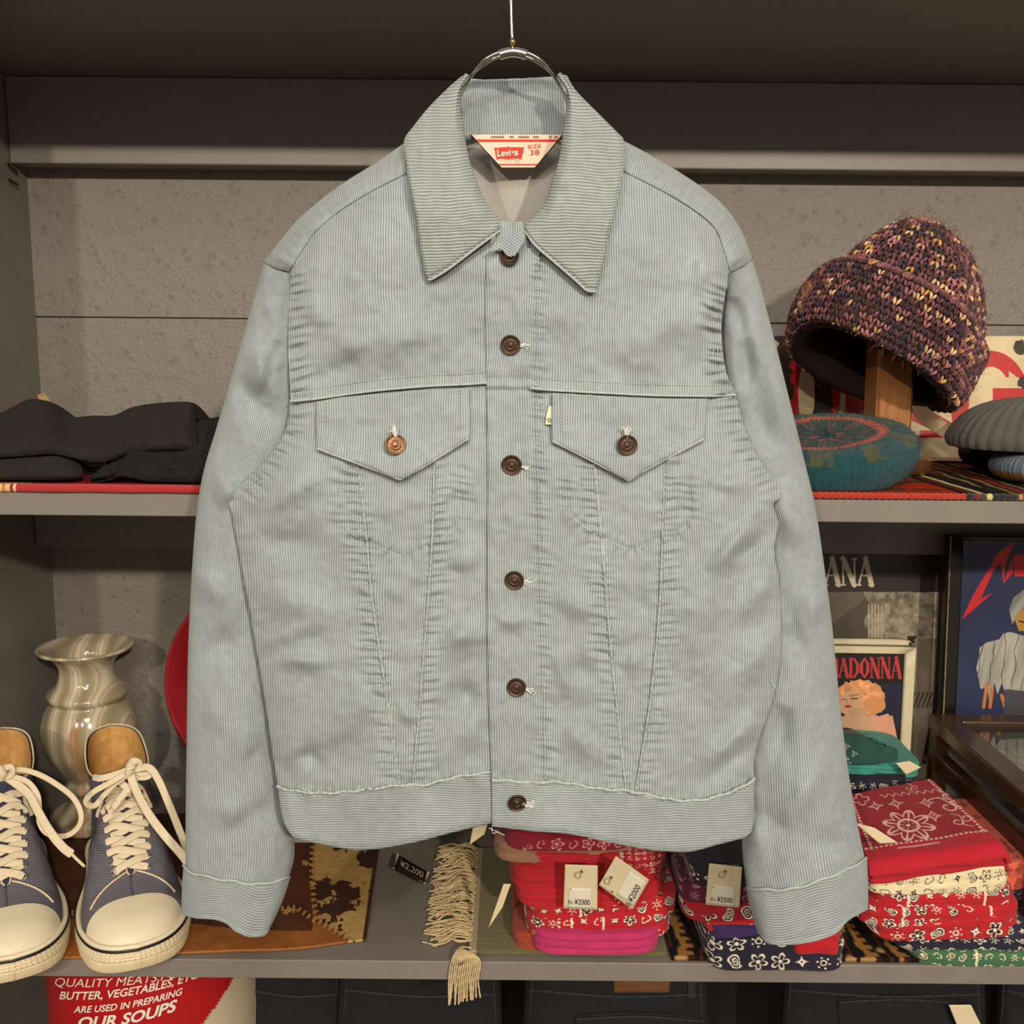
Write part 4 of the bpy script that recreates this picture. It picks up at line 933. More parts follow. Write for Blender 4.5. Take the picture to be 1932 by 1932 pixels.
# ---------------------------------------------------------------- teal beret
def puck(name, cx, cy_bottom, Yc, rx, ry, h, mat, seed, colf=None, ztop=0, tilt=(0, 0), nu=220, nv=110, knit=0, prof=None, base=ZM+.0065):
    prof = prof or [(0, 1.0), (.35, .99), (.65, .95), (.85, .84), (.97, .64), (1., .42), (.95, .22), (.82, .07), (.6, .0), (0, 0)]
    p = resample(prof, nv); a = np.linspace(0, 2*np.pi, nu, endpoint=False)[None]
    rr_ = 1+.05*fbm(np.cos(a)*2+9, np.sin(a)*2+9, seed, 2)+.0*a
    r_ = p[:, 0:1]*rr_; z = p[:, 1:2]*h*(1+.10*fbm(np.cos(a)*1.5+5+p[:, 0:1]*2, np.sin(a)*1.5, seed+3, 2))
    x = r_*np.cos(a)*rx; y = r_*np.sin(a)*ry
    if knit:
        bul = .0022*np.abs(np.sin(a*knit))*np.clip(p[:, 0:1]*1.5, 0, 1); x = x*(1+bul/rx); y = y*(1+bul/ry); z = z+bul*.5*(p[:, 1:2] > .5)
    z = z+tilt[0]*x+tilt[1]*y
    z = np.maximum(z, .0)
    V = np.stack([x+cx, y+Yc, z+base], -1)
    col = colf(r_, a+0*r_, x, y, z, p[:, 1:2]+0*a) if colf else None
    kw = dict(col=col) if col is not None else {}
    return mesh_obj(name, V.reshape(-1, 3), gridfaces(nv, nu, cu=True), mat, None, **kw), V
def teal(r_, a, x, y, z, pz):
    c = np.broadcast_to(lin((14, 72, 80)), r_.shape+(3,)).copy()
    top = pz > .72
    n = fbm(x*160, y*160, 4, 3)
    c[top & (r_ < .60)] = lin((34, 58, 52))
    wob = r_+.02*np.sign(np.sin(a*60)); c[top & (wob > .56) & (wob < .66)] = lin((206, 84, 48))
    c[top & (r_ < .2) & (r_ > .1) & (np.sin(a*8) > -.2)] = lin((190, 78, 52))
    c[top & (r_ > .24) & (r_ < .56) & (np.abs(np.sin(a*5)) < .14)] = lin((200, 82, 52)); c[top & (r_ > .24) & (r_ < .5) & (np.abs(np.sin(a*5+.7)) < .10)] = lin((170, 70, 50))
    c[(r_ > .66) & (r_ < .98) & (pz > .5) & (np.sin(a*9) > .1) & (n > -.1)] = lin((74, 82, 54))
    return c*(1+.3*n)[..., None]
Mfelt = plain('fuzzy_wool', (255, 255, 255), 1., var=.2, nscale=500, attr=True, bump=1., bscale=700, sheen=.12, bdist=.002)
cx = float(P(1560, 870, 1.17)[0])
tb, TV = puck('beret', cx, 0, 1.175, .100, .088, .062, Mfelt, 3, teal, knit=70, tilt=(.12, .22), prof=[(0, .86), (.3, .88), (.6, .92), (.82, .93), (.95, .80), (1., .58), (.97, .36), (.88, .16), (.72, .03), (.6, 0), (0, 0)])
tag(tb, 'teal knitted beret with orange ring pattern lying flat on the rug', 'beret')
mb = MB(); rnd = random.Random(9); Sf = TV[:85].reshape(-1, 3)
for i in range(2600):
    q = Sf[rnd.randrange(len(Sf))]; d = q-np.array([cx, 1.175, ZM+.02]); d /= np.linalg.norm(d); s_ = rnd.uniform(.002, .007)
    pts = [q, q+d*s_*.5+np.array([rnd.uniform(-1, 1) for _ in range(3)])*s_*.5, q+d*s_+np.array([rnd.uniform(-1, 1) for _ in range(3)])*s_]
    mb.tube(np.array(pts), .00012, 3, lin((40, 105, 112)))
mb.build('wool_fuzz', Mfelt, tb)
# grey knit cap at the right edge, with blue one below it
def greyc(r_, a, x, y, z, pz):
    c = np.broadcast_to(lin((98, 94, 88)), r_.shape+(3,)).copy(); return c*(1+.25*np.sin(a*110)*.5+.3*fbm(x*90, y*90+z*60, 3, 3))[..., None]
cx2 = float(P(1966, 830, 1.20)[0])
gc, _ = puck('knit_cap', cx2, 0, 1.22, .098, .085, .060, Mfelt, 23, greyc, knit=90, tilt=(.10, .0), base=float(P(1900, 852, 1.16)[2]), prof=[(0, 1.), (.3, .99), (.6, .92), (.82, .74), (.95, .52), (1., .34), (.97, .16), (.85, .03), (.6, 0), (0, 0)])
tag(gc, 'grey ribbed knit cap at the right end of the middle shelf', 'hat')
def bluec(r_, a, x, y, z, pz):
    c = np.broadcast_to(lin((120, 134, 150)), r_.shape+(3,)).copy(); c[pz < .35] = lin((150, 110, 60)); c[np.sin(a*50) > .4] *= .7; return c
cx3 = float(P(1985, 880, 1.2)[0])
bc, _ = puck('knit_cap', cx3, 0, 1.19, .072, .07, .038, Mfelt, 33, bluec, knit=70)
tag(bc, 'light blue knit cap with tan rim beneath the grey cap', 'hat')
dk, _ = puck('knit_cap', float(P(1990, 870, 1.27)[0]), 0, 1.32, .100, .05, .052, Mblk2, 43, None); tag(dk, 'black knit cap in the shadow behind the light blue cap', 'hat')
# papers
Mpap = plain('yellowed_paper', (205, 180, 148), .8, var=.06, nscale=30)
g = coons([(1706, 757), (1740, 760), (1768, 790)], [(1820, 856), (1838, 852), (1850, 826)], [(1706, 757), (1740, 800), (1790, 832), (1820, 856)], [(1768, 790), (1810, 806), (1850, 826)], 40, 60)
px, py = g[..., 0], g[..., 1]; pc = sheet('paper_leaflet', P(px, py, 1.30-.05*np.sin((px-1700)/150*np.pi*.9)**2+.02*((py-750)/100)), Mpap, None, .0006)
tag(pc, 'curled yellowed leaflet standing up to the right of the hat stand', 'paper')
g = coons([(1750, 846), (1845, 858)], [(1745, 868), (1885, 872)], [(1750, 846), (1745, 868)], [(1845, 858), (1885, 872)], 20, 12)
tag(sheet('paper_sheet', Pz(g[..., 0], g[..., 1], ZM+.009), Mpap, None, .0006), 'flat yellowed sheet lying on the rug right of the hat stand base', 'paper')
# ================================================================ lowest shelf, left half
# cowhide patchwork mat
Mhide = plain('cowhide', (255, 255, 255), .62, var=.18, nscale=120, attr=True, bump=.5, bscale=400, bdist=.0015)
g = coons([(-60, 1540), (300, 1535), (560, 1530), (724, 1540)], [(-60, 1800), (110, 1806), (280, 1799), (430, 1793), (560, 1788), (650, 1776), (690, 1772)], [(-60, 1540), (-60, 1800)], [(724, 1540), (706, 1660), (690, 1772)], 420, 170)
px, py = g[..., 0], g[..., 1]
tanc = lin((164, 100, 42)); dk = lin((58, 30, 20)); crm = lin((196, 160, 98))
n1 = fbm(px/50, py/30, 2, 4); n2 = fbm(px/14, py/9, 5, 4); st = fbm(px/40+py/9, py/60, 7, 3)
col = np.broadcast_to(tanc, px.shape+(3,)).copy(); col *= (1+.5*n1+.4*st)[..., None]
seamy = 1728+.06*(px-100)+4*np.sin(px/60); up = py < seamy-25*smooth(640, 560, px)*0
dm = (py < seamy) & (px < 590+.0*py); col[dm] = (lin((84, 46, 26))*(1+1.2*n1[..., None]))[dm]
cm = inpoly(px, py, [(600, 1500), (595, 1560), (588, 1640), (592, 1700), (600, 1735), (640, 1760), (668, 1780), (760, 1790), (760, 1500)])
sp = (n1+.6*n2 > .02)
col[cm] = crm*(1+.3*n2[cm])[..., None]; col[cm & sp] = dk*1.3
ed = px > 690+(1772-py)*.14-6; col[ed] = lin((70, 40, 24))
for q in ([(110, 1722), (300, 1730), (560, 1712), (592, 1735)], [(590, 1560), (588, 1640), (592, 1700), (600, 1735), (640, 1760), (668, 1780)]):
    d, s, al = polydist(px, py, q); k = (d < 5) & (np.abs((al % 11)-5.5) < 2); col[k] = lin((196, 150, 70)); col[(d < 6) & (np.abs((al % 11)) < 1.6)] = lin((40, 24, 16))
for cx, cy in ((576, 1628), (600, 1628), (540, 1720), (552, 1716), (60, 1700), (150, 1735), (590, 1668), (606, 1655)):
    a = np.arctan2(py-cy, px-cx); r_ = np.hypot(px-cx, (py-cy)*1.3); col[(r_ < 8*np.abs(np.cos(2.5*a)))] = lin((206, 160, 86))
V = Pz(px, py, ZL+.0042); V[..., 2] += .0015*fbm(px/50, py/40, 19, 3)+.002*smooth(1790, 1810, py)*0
V[..., 1] = np.maximum(V[..., 1], SF-.006)
cw = sheet('cowhide_mat', V, Mhide, None, .003, col=col); tag(cw, 'patchwork cowhide mat in tan, dark brown and spotted cream under the sneakers', 'mat')
# price card 2,200
Mblackp = plain('black_card', (34, 30, 27), .4, var=.04)
PC = coons([(752, 1613), (806, 1645)], [(744, 1637), (798, 1664)], [(752, 1613), (744, 1637)], [(806, 1645), (798, 1664)], 6, 4)
pc = sheet('price_card', Pz(PC[..., 0], PC[..., 1], ZL+.012), Mblackp, None, .003); tag(pc, 'small black price card reading 2,200 yen lying on the bare shelf', 'sign')
text('lettering', '\u00a52,200', lambda u, v: Pz(754+43*u+7.5*v*.35, 1635+23*u-13*v, ZL+.0125), plain('gold_print', (205, 190, 165), .5), pc, .01)
Mcl = plain('clear_holder', (200, 170, 140), .3)
for a, b in (((751, 1612), (743, 1638)), ((808, 1646), (801, 1666))):
    mb = MB(); mb.tube(np.vstack([Pz(*a, ZL+.0135), Pz(*b, ZL+.0135)]), .0014, 6); mb.build('holder_edge', Mcl, pc)
# ---------------------------------------------------------------- onyx vase
def onyx():
    m_, nt, b, N, L = newmat('banded_onyx')
    tc = N.new('ShaderNodeTexCoord').outputs['Object']
    mp = N.new('ShaderNodeMapping'); mp.inputs['Scale'].default_value = (1, .6, .16); mp.inputs['Rotation'].default_value = (.1, .25, .2); L.new(tc, mp.inputs[0])
    wv = N.new('ShaderNodeTexWave'); wv.inputs['Scale'].default_value = 11; wv.inputs['Distortion'].default_value = 2.2; wv.inputs['Detail'].default_value = 3; wv.inputs['Detail Scale'].default_value = 1.3; L.new(mp.outputs[0], wv.inputs[0])
    nn = noise(nt, mp.outputs[0], 12, 4)
    cr = N.new('ShaderNodeValToRGB'); L.new(wv.outputs[0], cr.inputs[0])
    e = cr.color_ramp.elements; e[0].position = 0; e[0].color = (*lin((158, 144, 116)), 1); e[1].position = 1; e[1].color = (*lin((214, 202, 176)), 1)
    for p_, c in ((.45, (174, 162, 132)), (.62, (192, 182, 154)), (.72, (205, 196, 170)), (.8, (176, 152, 126))):
        k = cr.color_ramp.elements.new(p_); k.color = (*lin(c), 1)
    th = mth(nt, 'MULTIPLY', mth(nt, 'GREATER_THAN', nn.outputs[0], .63), .5)
    c = mixc(nt, th, cr.outputs[0], lin((176, 104, 44)))
    L.new(c, b.inputs['Base Color']); b.inputs['Roughness'].default_value = .12; b.inputs['Coat Weight'].default_value = .5; b.inputs['Coat Roughness'].default_value = .05
    b.inputs['Subsurface Weight'].default_value = .25; b.inputs['Subsurface Scale'].default_value = .02
    return m_
YV = 1.405; vc = P(171, 1400, YV); ppm = float(np.linalg.norm(P(172, 1400, YV)-P(171, 1400, YV)))
zt = float(P(171, 1226, YV)[2]); Hv = zt-ZL
def zf(py): return float(P(171, py, YV)[2])-ZL
prof = [(.0, .006), (.054, .006), (.056, 0), (.060, .004), (.061, .016), (.054, .021), (.040, .026), (.030, .034), (.028, .044), (.036, .050), (.040, .055), (.036, .061), (.034, .066), (.046, .082), (.060, .104), (.066, .126), (.0655, .146), (.058, .166), (.050, .176), (.054, .180), (.056, .186), (.051, .192), (.042, .200), (.0375, .212), (.038, .224), (.046, .236), (.060, .245), (.0655, .247), (.0655, .251), (.060, .250), (.044, .243), (.034, .230), (.032, .210), (.03, .18)]
sc_ = Hv/.249
VS = lathe('onyx_vase', [(a, b*sc_+.0046) for a, b in prof], onyx(), None, 72, Matrix.Translation((vc[0], YV, ZL)), sm=160)
tag(VS, 'glossy banded beige onyx vase with flared rim behind the sneakers', 'vase')
# ---------------------------------------------------------------- red dish leaning on the wall
Mred = plain('red_enamel', (172, 22, 36), .35, var=.05, coat=.2); Mcrm = plain('cream_enamel', (210, 196, 170), .4, var=.05)
YD = 1.44; dc = P(520, 1283, YD); k_ = float(np.linalg.norm(P(521, 1283, YD)-P(520, 1283, YD)))
DM = Matrix.Translation(tuple(dc)) @ Matrix.Rotation(R(90-9), 4, 'X')
DE = empty('enamel_dish', (dc[0], YD, ZL+.005), 'red round enamel dish with cream centre, leaning behind the jacket sleeve', 'dish')
lathe('rim', [(r*k_, z) for r, z in ((164, -.008), (168, -.002), (196, .016), (202, .018), (203, .015), (198, .010), (168, -.010))], Mred, DE, 90, DM)
lathe('dish_centre', [(.0, -.010), (120*k_, -.010), (167*k_, -.004), (168*k_, -.006), (120*k_, -.013), (0, -.013)], Mcrm, DE, 90, DM)
# ================================================================ sneakers
def canvas():
    m_, nt, b, N, L = newmat('herringbone_canvas')
    uv = N.new('ShaderNodeUVMap').outputs[0]; sp = N.new('ShaderNodeSeparateXYZ'); L.new(uv, sp.inputs[0])
    fu = mth(nt, 'FRACT', mth(nt, 'DIVIDE', sp.outputs[0], .0078))
    tri = mth(nt, 'MULTIPLY', mth(nt, 'ABSOLUTE', mth(nt, 'SUBTRACT', fu, .5)), .0105)
    s = mth(nt, 'SINE', mth(nt, 'MULTIPLY', mth(nt, 'ADD', sp.outputs[1], tri), 2*math.pi/.0032))
    f = mth(nt, 'MULTIPLY_ADD', s, .5, .5)
    tc = N.new('ShaderNodeTexCoord').outputs['Object']; nn = noise(nt, tc, 900, 3); f = mth(nt, 'POWER', f, 1.6)
    f = mth(nt, 'MULTIPLY', f, mth(nt, 'ADD', nn.outputs[0], .45))
    c = mixc(nt, f, lin((44, 44, 62)), lin((158, 152, 158)))
    L.new(c, b.inputs['Base Color']); b.inputs['Roughness'].default_value = .9
    bp = N.new('ShaderNodeBump'); bp.inputs['Strength'].default_value = .4; bp.inputs['Distance'].default_value = .0006; L.new(f, bp.inputs['Height']); L.new(bp.outputs[0], b.inputs['Normal'])
    return m_
Mcan = canvas()
Mrub = plain('cream_rubber', (234, 222, 192), .42, var=.04, nscale=30); Mrub2 = plain('sole_rubber', (224, 208, 172), .5, var=.08, nscale=80)
Mstripe = plain('black_rubber_stripe', (24, 22, 24), .45); Mlace = plain('cotton_lace', (232, 216, 184), .9, var=.07, nscale=300, bump=.4, bscale=1800)
Mlining = plain('cork_lining', (206, 158, 92), .85, var=.22, nscale=90, bump=.5, bscale=140, bdist=.002); Mey = plain('eyelet_metal', (190, 185, 175), .3, .9)
Mtongue = plain('tongue_canvas', (62, 60, 84), .9, var=.2, nscale=300, bump=.4, bscale=900); Mpipe = plain('cream_piping', (226, 208, 170), .85, var=.06)
def ribbon(mb, pts, wd, th, nrm, n=40, c=None):
    p = resample(pts, n); t = np.gradient(p, axis=0); t /= np.linalg.norm(t, axis=1, keepdims=True)
    nr = np.asarray(nrm, float); nr = np.broadcast_to(nr, p.shape) if nr.ndim == 1 else resample(nr, n)
    s = np.cross(t, nr); s /= np.linalg.norm(s, axis=1, keepdims=True)+1e-9; m_ = np.cross(s, t)
    w_ = wd*np.ones(n); w_[0] *= .8; w_[-1] *= .8
    k = [(-1, 0), (-.8, .5), (0, .7), (.8, .5), (1, 0), (.8, -.5), (0, -.7), (-.8, -.5)]
    V = np.stack([p+s*(a*w_/2)[:, None]+m_*(b*th) for a, b in k], 1)
    mb.add(V, gridfaces(n, 8, cu=True), c)
wt = np.array([(0, 0), (.012, .018), (.035, .031), (.07, .041), (.12, .049), (.2, .0555), (.3, .057), (.4, .054), (.55, .045), (.7, .040), (.82, .039), (.92, .033), (.975, .020), (1, 0)])
zt_ = np.array([(0, .036), (.03, .046), (.08, .055), (.14, .060), (.20, .064), (.26, .070), (.32, .080), (.4, .099), (.5, .128), (.58, .154), (.64, .166), (.70, .168), (.8, .175), (.9, .192), (1, .200)])
xt_ = np.array([(0, 0), (.26, 0), (.30, .004), (.36, .007), (.54, .011), (.60, .018), (.66, .030), (.72, .036), (.82, .037), (.91, .032), (.97, .020), (1, 0)])
def itp(t, l): return np.interp(l, t[:, 0], t[:, 1])
def smt(t):
    q = resample(t, 200); return q
wt = np.maximum(smt(wt), 0); zt_ = smt(zt_); xt_ = np.maximum(smt(xt_), 0)
ZS = .034
def sneaker(toe_px, heel_px, top_py, mir, seed, label):
    toe = Pz(*toe_px, ZL+.006); 
    L = .300
    # heel position along the measured direction
    lo, hi = .15, .33; hx = None
    Yh_ = toe[1]+.29; hx = float(P(heel_px, 1500, Yh_)[0]); dv = np.array([hx-toe[0], Yh_-toe[1]]); dv /= np.linalg.norm(dv); L_ = L
    heel = toe[:2]+dv*L_; zh = float(P(heel_px, top_py, heel[1]-.004)[2])-ZL-.006; ks = zh/.200
    side = np.array([dv[1], -dv[0]])*mir
    def W(x, l, z):
        x = np.asarray(x, float); l = np.asarray(l, float); z = np.asarray(z, float)
        bend = .004*np.sin(l*math.pi)*1.0
        xx = x+bend
        zz = np.where(z > ZS, ZS+(z-ZS)*(1+(ks-1)*np.clip((l-.25)/.3, 0, 1)), z)
        o = np.zeros(np.broadcast(x, l, z).shape+(3,))
        o[..., 0] = toe[0]+dv[0]*l*L_+side[0]*xx; o[..., 1] = toe[1]+dv[1]*l*L_+side[1]*xx; o[..., 2] = ZL+.006+zz
        return o
    E = empty('sneaker', (toe[0]+dv[0]*.15, toe[1]+dv[1]*.15, ZL+.005), label, 'sneaker', 'pair of high-top sneakers')
    # sole
    ls = (1-np.cos(np.linspace(0, np.pi, 450)))/2; w_ = itp(wt, ls)
    xo = np.r_[w_, -w_[::-1][1:-1]]; lo_ = np.r_[ls, ls[::-1][1:-1]]
    al = np.r_[0, np.cumsum(np.hypot(np.diff(xo), np.diff(lo_*L)))]
    cx_, cl_ = 0, .5
    rows = []; zz = np.linspace(0, 1, 30)
    nx = np.gradient(lo_*L); nl = -np.gradient(xo); nn_ = np.hypot(nx, nl)+1e-9; nx, nl = nx/nn_, nl/nn_
    for q in zz:
        fr = np.clip((.42-lo_)/.1, 0, 1)
        d = .0035*np.sin(np.pi*np.clip(q*1.1, 0, 1))**.5+.0025
        if .50 < q < .86: d = d+fr*.0024*np.abs(np.sin(al/.0052*math.pi+(1 if int(q*14) % 2 else 0)*math.pi/2))*np.abs(np.sin((q-.5)/.36*math.pi*3))
        if .08 < q < .42: d = d+.0007*np.sin(al/.0024*2*math.pi)*1.0-.0002
        if .42 <= q <= .50: d = d-.0008
        d = d*(1 if q > .03 else .4)
        V = W(xo+nx*d, lo_+nl*d/L, q*ZS+.0*xo); V[..., 2] += .006*np.clip((.12-lo_)/.12, 0, 1)**2*(1-q)
        rows.append(V)
    rows = np.array(rows); rows = np.concatenate([rows.mean(1, keepdims=True)[:1]+0*rows[:1], rows, W(xo*.9, lo_*.96+.02, ZS+.0*xo)[None]], 0)
    rows[0, :, 2] = rows[1, :, 2]
    mesh_obj('sole', rows.reshape(-1, 3), gridfaces(len(rows), len(xo), cu=True), Mrub2, E)
    # black stripe
    mb = MB(); p = W(xo+nx*.0052, lo_+nl*.0052/L, ZS*.93+0*xo)
    order = np.r_[np.arange(450, len(xo)), np.arange(0, 450)]
    pp = p[order]; V_, f_, c_ = tubemesh(pp, .0019, 8); mb.add(V_[:len(pp)*8], f_); mb.build('stripe', Mstripe, E)
    mb = MB(); pp = W(xo+nx*.0030, lo_+nl*.0030/L, ZS*1.02+0*xo)[order]; V_, f_, c_ = tubemesh(pp, .0030, 8); mb.add(V_[:len(pp)*8], f_); mb.build('foxing', Mrub, E)
    # upper
    nl_, nq = 170, 44
    l = (1-np.cos(np.linspace(0.0, np.pi, nl_)))/2; l = l*.999+.0005; l = l[:, None]; q = np.linspace(0, 1, nq)[None]
    def surf(l, q, off=0.):
        w0 = itp(wt, l); xt = np.minimum(itp(xt_, l), w0); zt0 = itp(zt_, l)
        an = np.clip((l-.5)/.2, 0, 1)
        c1 = np.cos(q*np.pi/2)**.75; s1 = np.sin(q*np.pi/2)**.95
        x = xt+(w0-xt)*(c1*(1-an)+(1-q**1.5)*an); z = ZS-.006+(zt0-ZS+.006)*(s1*(1-an)+q*an)
        x = x-.006*an*np.sin(q*np.pi)*np.clip((1-l)*6, 0, 1)
        return x, z
    x, z = surf(l, q)
    wr = .0010*fbm(l*40+seed, q*8, seed, 3)
    def build(sgn):
        V = W(sgn*(x+wr), l+0*q, z+wr*.5)
        arc = np.r_[[0], np.cumsum(np.linalg.norm(np.diff(V[nl_//3], axis=0), axis=1))][None]
        uv = np.stack([arc+0*l, l*L+0*q], -1); uv = np.stack([uv[..., 1]*.25+uv[..., 0], uv[..., 1]], -1)
        return V, uv
    for sgn in (-1, 1):
        V, uv = build(sgn)
        sh_ = sheet('upper', V, Mcan, E, .0004, uv=uv)
        xi, zi = surf(l[100:], q[:, 10:]); Vi = W(sgn*(xi-.0028), l[100:]*.988, zi-.0004); mesh_obj('lining', Vi.reshape(-1, 3), gridfaces(*Vi.shape[:2]), Mlining, E)
        # rim piping
        lt = np.linspace(.29, .999, 120); p = W(sgn*np.minimum(itp(xt_, lt), itp(wt, lt)), lt, itp(zt_, lt)+.0004); mb = MB(); mb.tube(p, .0011, 7); mb.build('piping', Mpipe, E)
        lt = np.linspace(.30, .215, 40); xs_ = np.interp(lt, [.215, .30], [.047, .006])+.006*np.sin(np.linspace(0, np.pi, 40)); qs = np.array([np.interp(-xv, -surf(np.array([[lv]]), np.linspace(0, 1, 60)[None])[0][0], np.linspace(0, 1, 60)) for lv, xv in zip(lt, xs_)])
        zs_ = np.array([surf(np.array([[lv]]), np.array([[qv]]))[1][0, 0] for lv, qv in zip(lt, qs)]); mb = MB(); mb.tube(W(sgn*xs_, lt, zs_+.0012), .0011, 7); mb.build('vamp_seam', Mpipe, E)
    # toe cap
    b = np.linspace(-1, 1, 90)[None]; a = np.linspace(.0, 1, 60)[:, None]
    lc = .138+.048*(1-b**2); lcap = a*lc
    sg = np.sign(b); qq = 1-np.abs(b)
    xx, zz2 = surf(np.maximum(lcap, .0008), qq+0*lcap)
    V = W(sg*xx*1.02, lcap-.006*(1-a), zz2+.0016); sheet('toe_cap', V, Mrub, E, .0005)
    # tongue
    lt = np.linspace(.25, .64, 60)[:, None]; tx = np.linspace(-1, 1, 20)[None]
    V = W(tx*(.014+.012*(lt-.25)/.4), lt+0*tx, itp(zt_, lt)-.0035+.002*(1-tx**2)+.01*np.clip((lt-.60)/.04, 0, 1)); sheet('tongue', V, Mtongue, E, .002)
    # laces: eyelets and crossed bars
    n_ = 8; le = np.linspace(.310, .590, n_); xe = itp(xt_, le)+.0105+.004*np.linspace(1, 0, n_)
    tilt_n = np.array([0, -.72, .69])
    def top(xv, lv, lift=0.):
        ls_ = np.linspace(0, 1, 50); 
        xx_, zz_ = surf(np.array([[lv]]), ls_[None]); i = np.argmin(np.abs(xx_[0]-abs(xv))); zz_v = np.interp(-abs(xv), -xx_[0], zz_[0]) if abs(xv) > xx_[0][-1] else zz_[0][-1]
        return W(xv, lv, zz_v+lift)
    for i in range(n_):
        for sgn in (-1, 1):
            c = top(sgn*xe[i], le[i], .0012); th__ = np.linspace(0, 2*np.pi, 14)
            mb = MB(); ring_ = c+np.stack([np.cos(th__)*.0032, np.sin(th__)*.0022, np.sin(th__)*.0024], 1); mb.tube(ring_, .0008, 5); mb.build('eyelet', Mey, E)
    rnd = random.Random(seed)
    for i in range(n_-1):
        for sgn in (1, -1):
            i2 = i+1; hi = .0065 if sgn*(-1)**i > 0 else .0042
            if i == 0: 
                pts = [top(-sgn*xe[0]*.95, le[0], .001), top(-sgn*xe[0]*.5, le[0]+.004, .005), top(sgn*xe[1]*.4, le[0]+.018, hi), top(sgn*xe[1]*1.0, le[1]-.006, .003)] if sgn > 0 else [top(-xe[0]*-1.0, le[0], .001), top(0, le[0]+.010, .004), top(-xe[1]*.9, le[1]-.003, .003)]
            else: pts = [top(-sgn*xe[i]*.9, le[i]+.002, .0035), top(-sgn*xe[i]*.2, (le[i]+le[i2])/2-.012, hi), top(sgn*xe[i2]*.6, le[i2]-.014, hi*.9), top(sgn*(xe[i2]+.004), le[i2]-.006, .002)]
            mbl = MB(); ribbon(mbl, np.array(pts), .0095, .0011, tilt_n, 24); mbl.build('lace', Mlace, E)
    return E, W
S2, W2 = sneaker((262, 1836), 214, 1372, 1, 3, 'right sneaker of the pair, blue herringbone high-top closest to the jacket cuff')
S1, W1 = sneaker((28, 1858), 14, 1378, -1, 7, 'left sneaker of the pair, blue herringbone high-top cut by the picture edge')
# bows of the laces, modelled from their own hanging curves
def lacepath(E, pts, wd=.0095, n=60, nrm=(0, -.85, .5)):
    p = np.array([P(a, b, c) for a, b, c in pts]); mbl = MB(); ribbon(mbl, p, wd, .0011, np.array(nrm), n); mbl.build('lace', Mlace, E)
b0 = W2(0., .56, .175)
Yk = float(b0[1])-.02
lacepath(S2, [(244, 1452, Yk), (215, 1462, Yk-.004), (190, 1468, Yk-.006), (176, 1466, Yk+.002)], .0085)
lacepath(S2, [(244, 1455, Yk-.004), (205, 1478, Yk-.012), (178, 1493, Yk-.018), (163, 1508, Yk-.02), (166, 1518, Yk-.018), (180, 1519, Yk-.012), (196, 1500, Yk-.008), (215, 1480, Yk-.006), (240, 1462, Yk-.002)], .0075)
lacepath(S2, [(240, 1450, Yk-.006), (250, 1436, Yk-.010), (262, 1440, Yk-.008), (256, 1452, Yk-.004), (240, 1460, Yk-.008)], .0085)
lacepath(S2, [(252, 1452, Yk-.006), (280, 1448, Yk-.010), (298, 1470, Yk-.015), (320, 1520, Yk-.03), (340, 1570, Yk-.04), (356, 1610, Yk-.045)], .0090, 80)
lacepath(S2, [(244, 1456, Yk-.010), (256, 1490, Yk-.02), (280, 1535, Yk-.04), (310, 1575, Yk-.055), (345, 1615, Yk-.065), (362, 1640, Yk-.07)], .0100, 80)
lacepath(S2, [(250, 1456, Yk-.004), (268, 1460, Yk-.004), (284, 1458, Yk-.002), (280, 1466, Yk-.004), (262, 1468, Yk-.004), (248, 1462, Yk-.004)], .0060)
lacepath(S2, [(228, 1476, Yk+.002), (238, 1490, Yk), (222, 1510, Yk-.006)], .0085); lacepath(S2, [(250, 1470, Yk+.002), (240, 1492, Yk), (212, 1525, Yk-.006)], .0085)
mb = MB(); mb.tube(np.array([P(248, 1444, Yk-.010), P(246, 1452, Yk-.013), P(242, 1462, Yk-.010)]), .0052, 8, sm=10); mb.build('lace_knot', Mlace, S2)
Yk = float(W1(0., .56, .175)[1])-.02
lacepath(S1, [(8, 1456, Yk), (40, 1452, Yk-.006), (75, 1462, Yk-.012), (110, 1482, Yk-.02), (138, 1505, Yk-.03), (152, 1532, Yk-.038), (150, 1556, Yk-.04), (132, 1574, Yk-.04), (108, 1578, Yk-.036), (86, 1570, Yk-.032), (74, 1550, Yk-.028), (74, 1525, Yk-.022), (70, 1498, Yk-.018), (50, 1474, Yk-.012), (12, 1462, Yk-.004)], .0065, 120)
lacepath(S1, [(6, 1462, Yk-.004), (30, 1478, Yk-.010), (55, 1500, Yk-.02), (74, 1535, Yk-.035), (95, 1570, Yk-.05), (118, 1598, Yk-.06), (136, 1612, Yk-.066)], .0100, 80)
mb = MB(); mb.tube(np.array([P(136, 1612, Yk-.066), P(148, 1624, Yk-.07), (P(160, 1635, Yk-.073))]), .0018, 8, sm=8); mb.build('lace_tip', Mpipe, S1)
lacepath(S1, [(8, 1448, Yk-.008), (20, 1448, Yk-.010), (22, 1460, Yk-.008), (6, 1468, Yk-.008)], .0080)
mb = MB(); mb.tube(np.array([P(0, 1450, Yk-.010), P(4, 1458, Yk-.013), P(2, 1468, Yk-.010)]), .0052, 8, sm=10); mb.build('lace_knot', Mlace, S1)
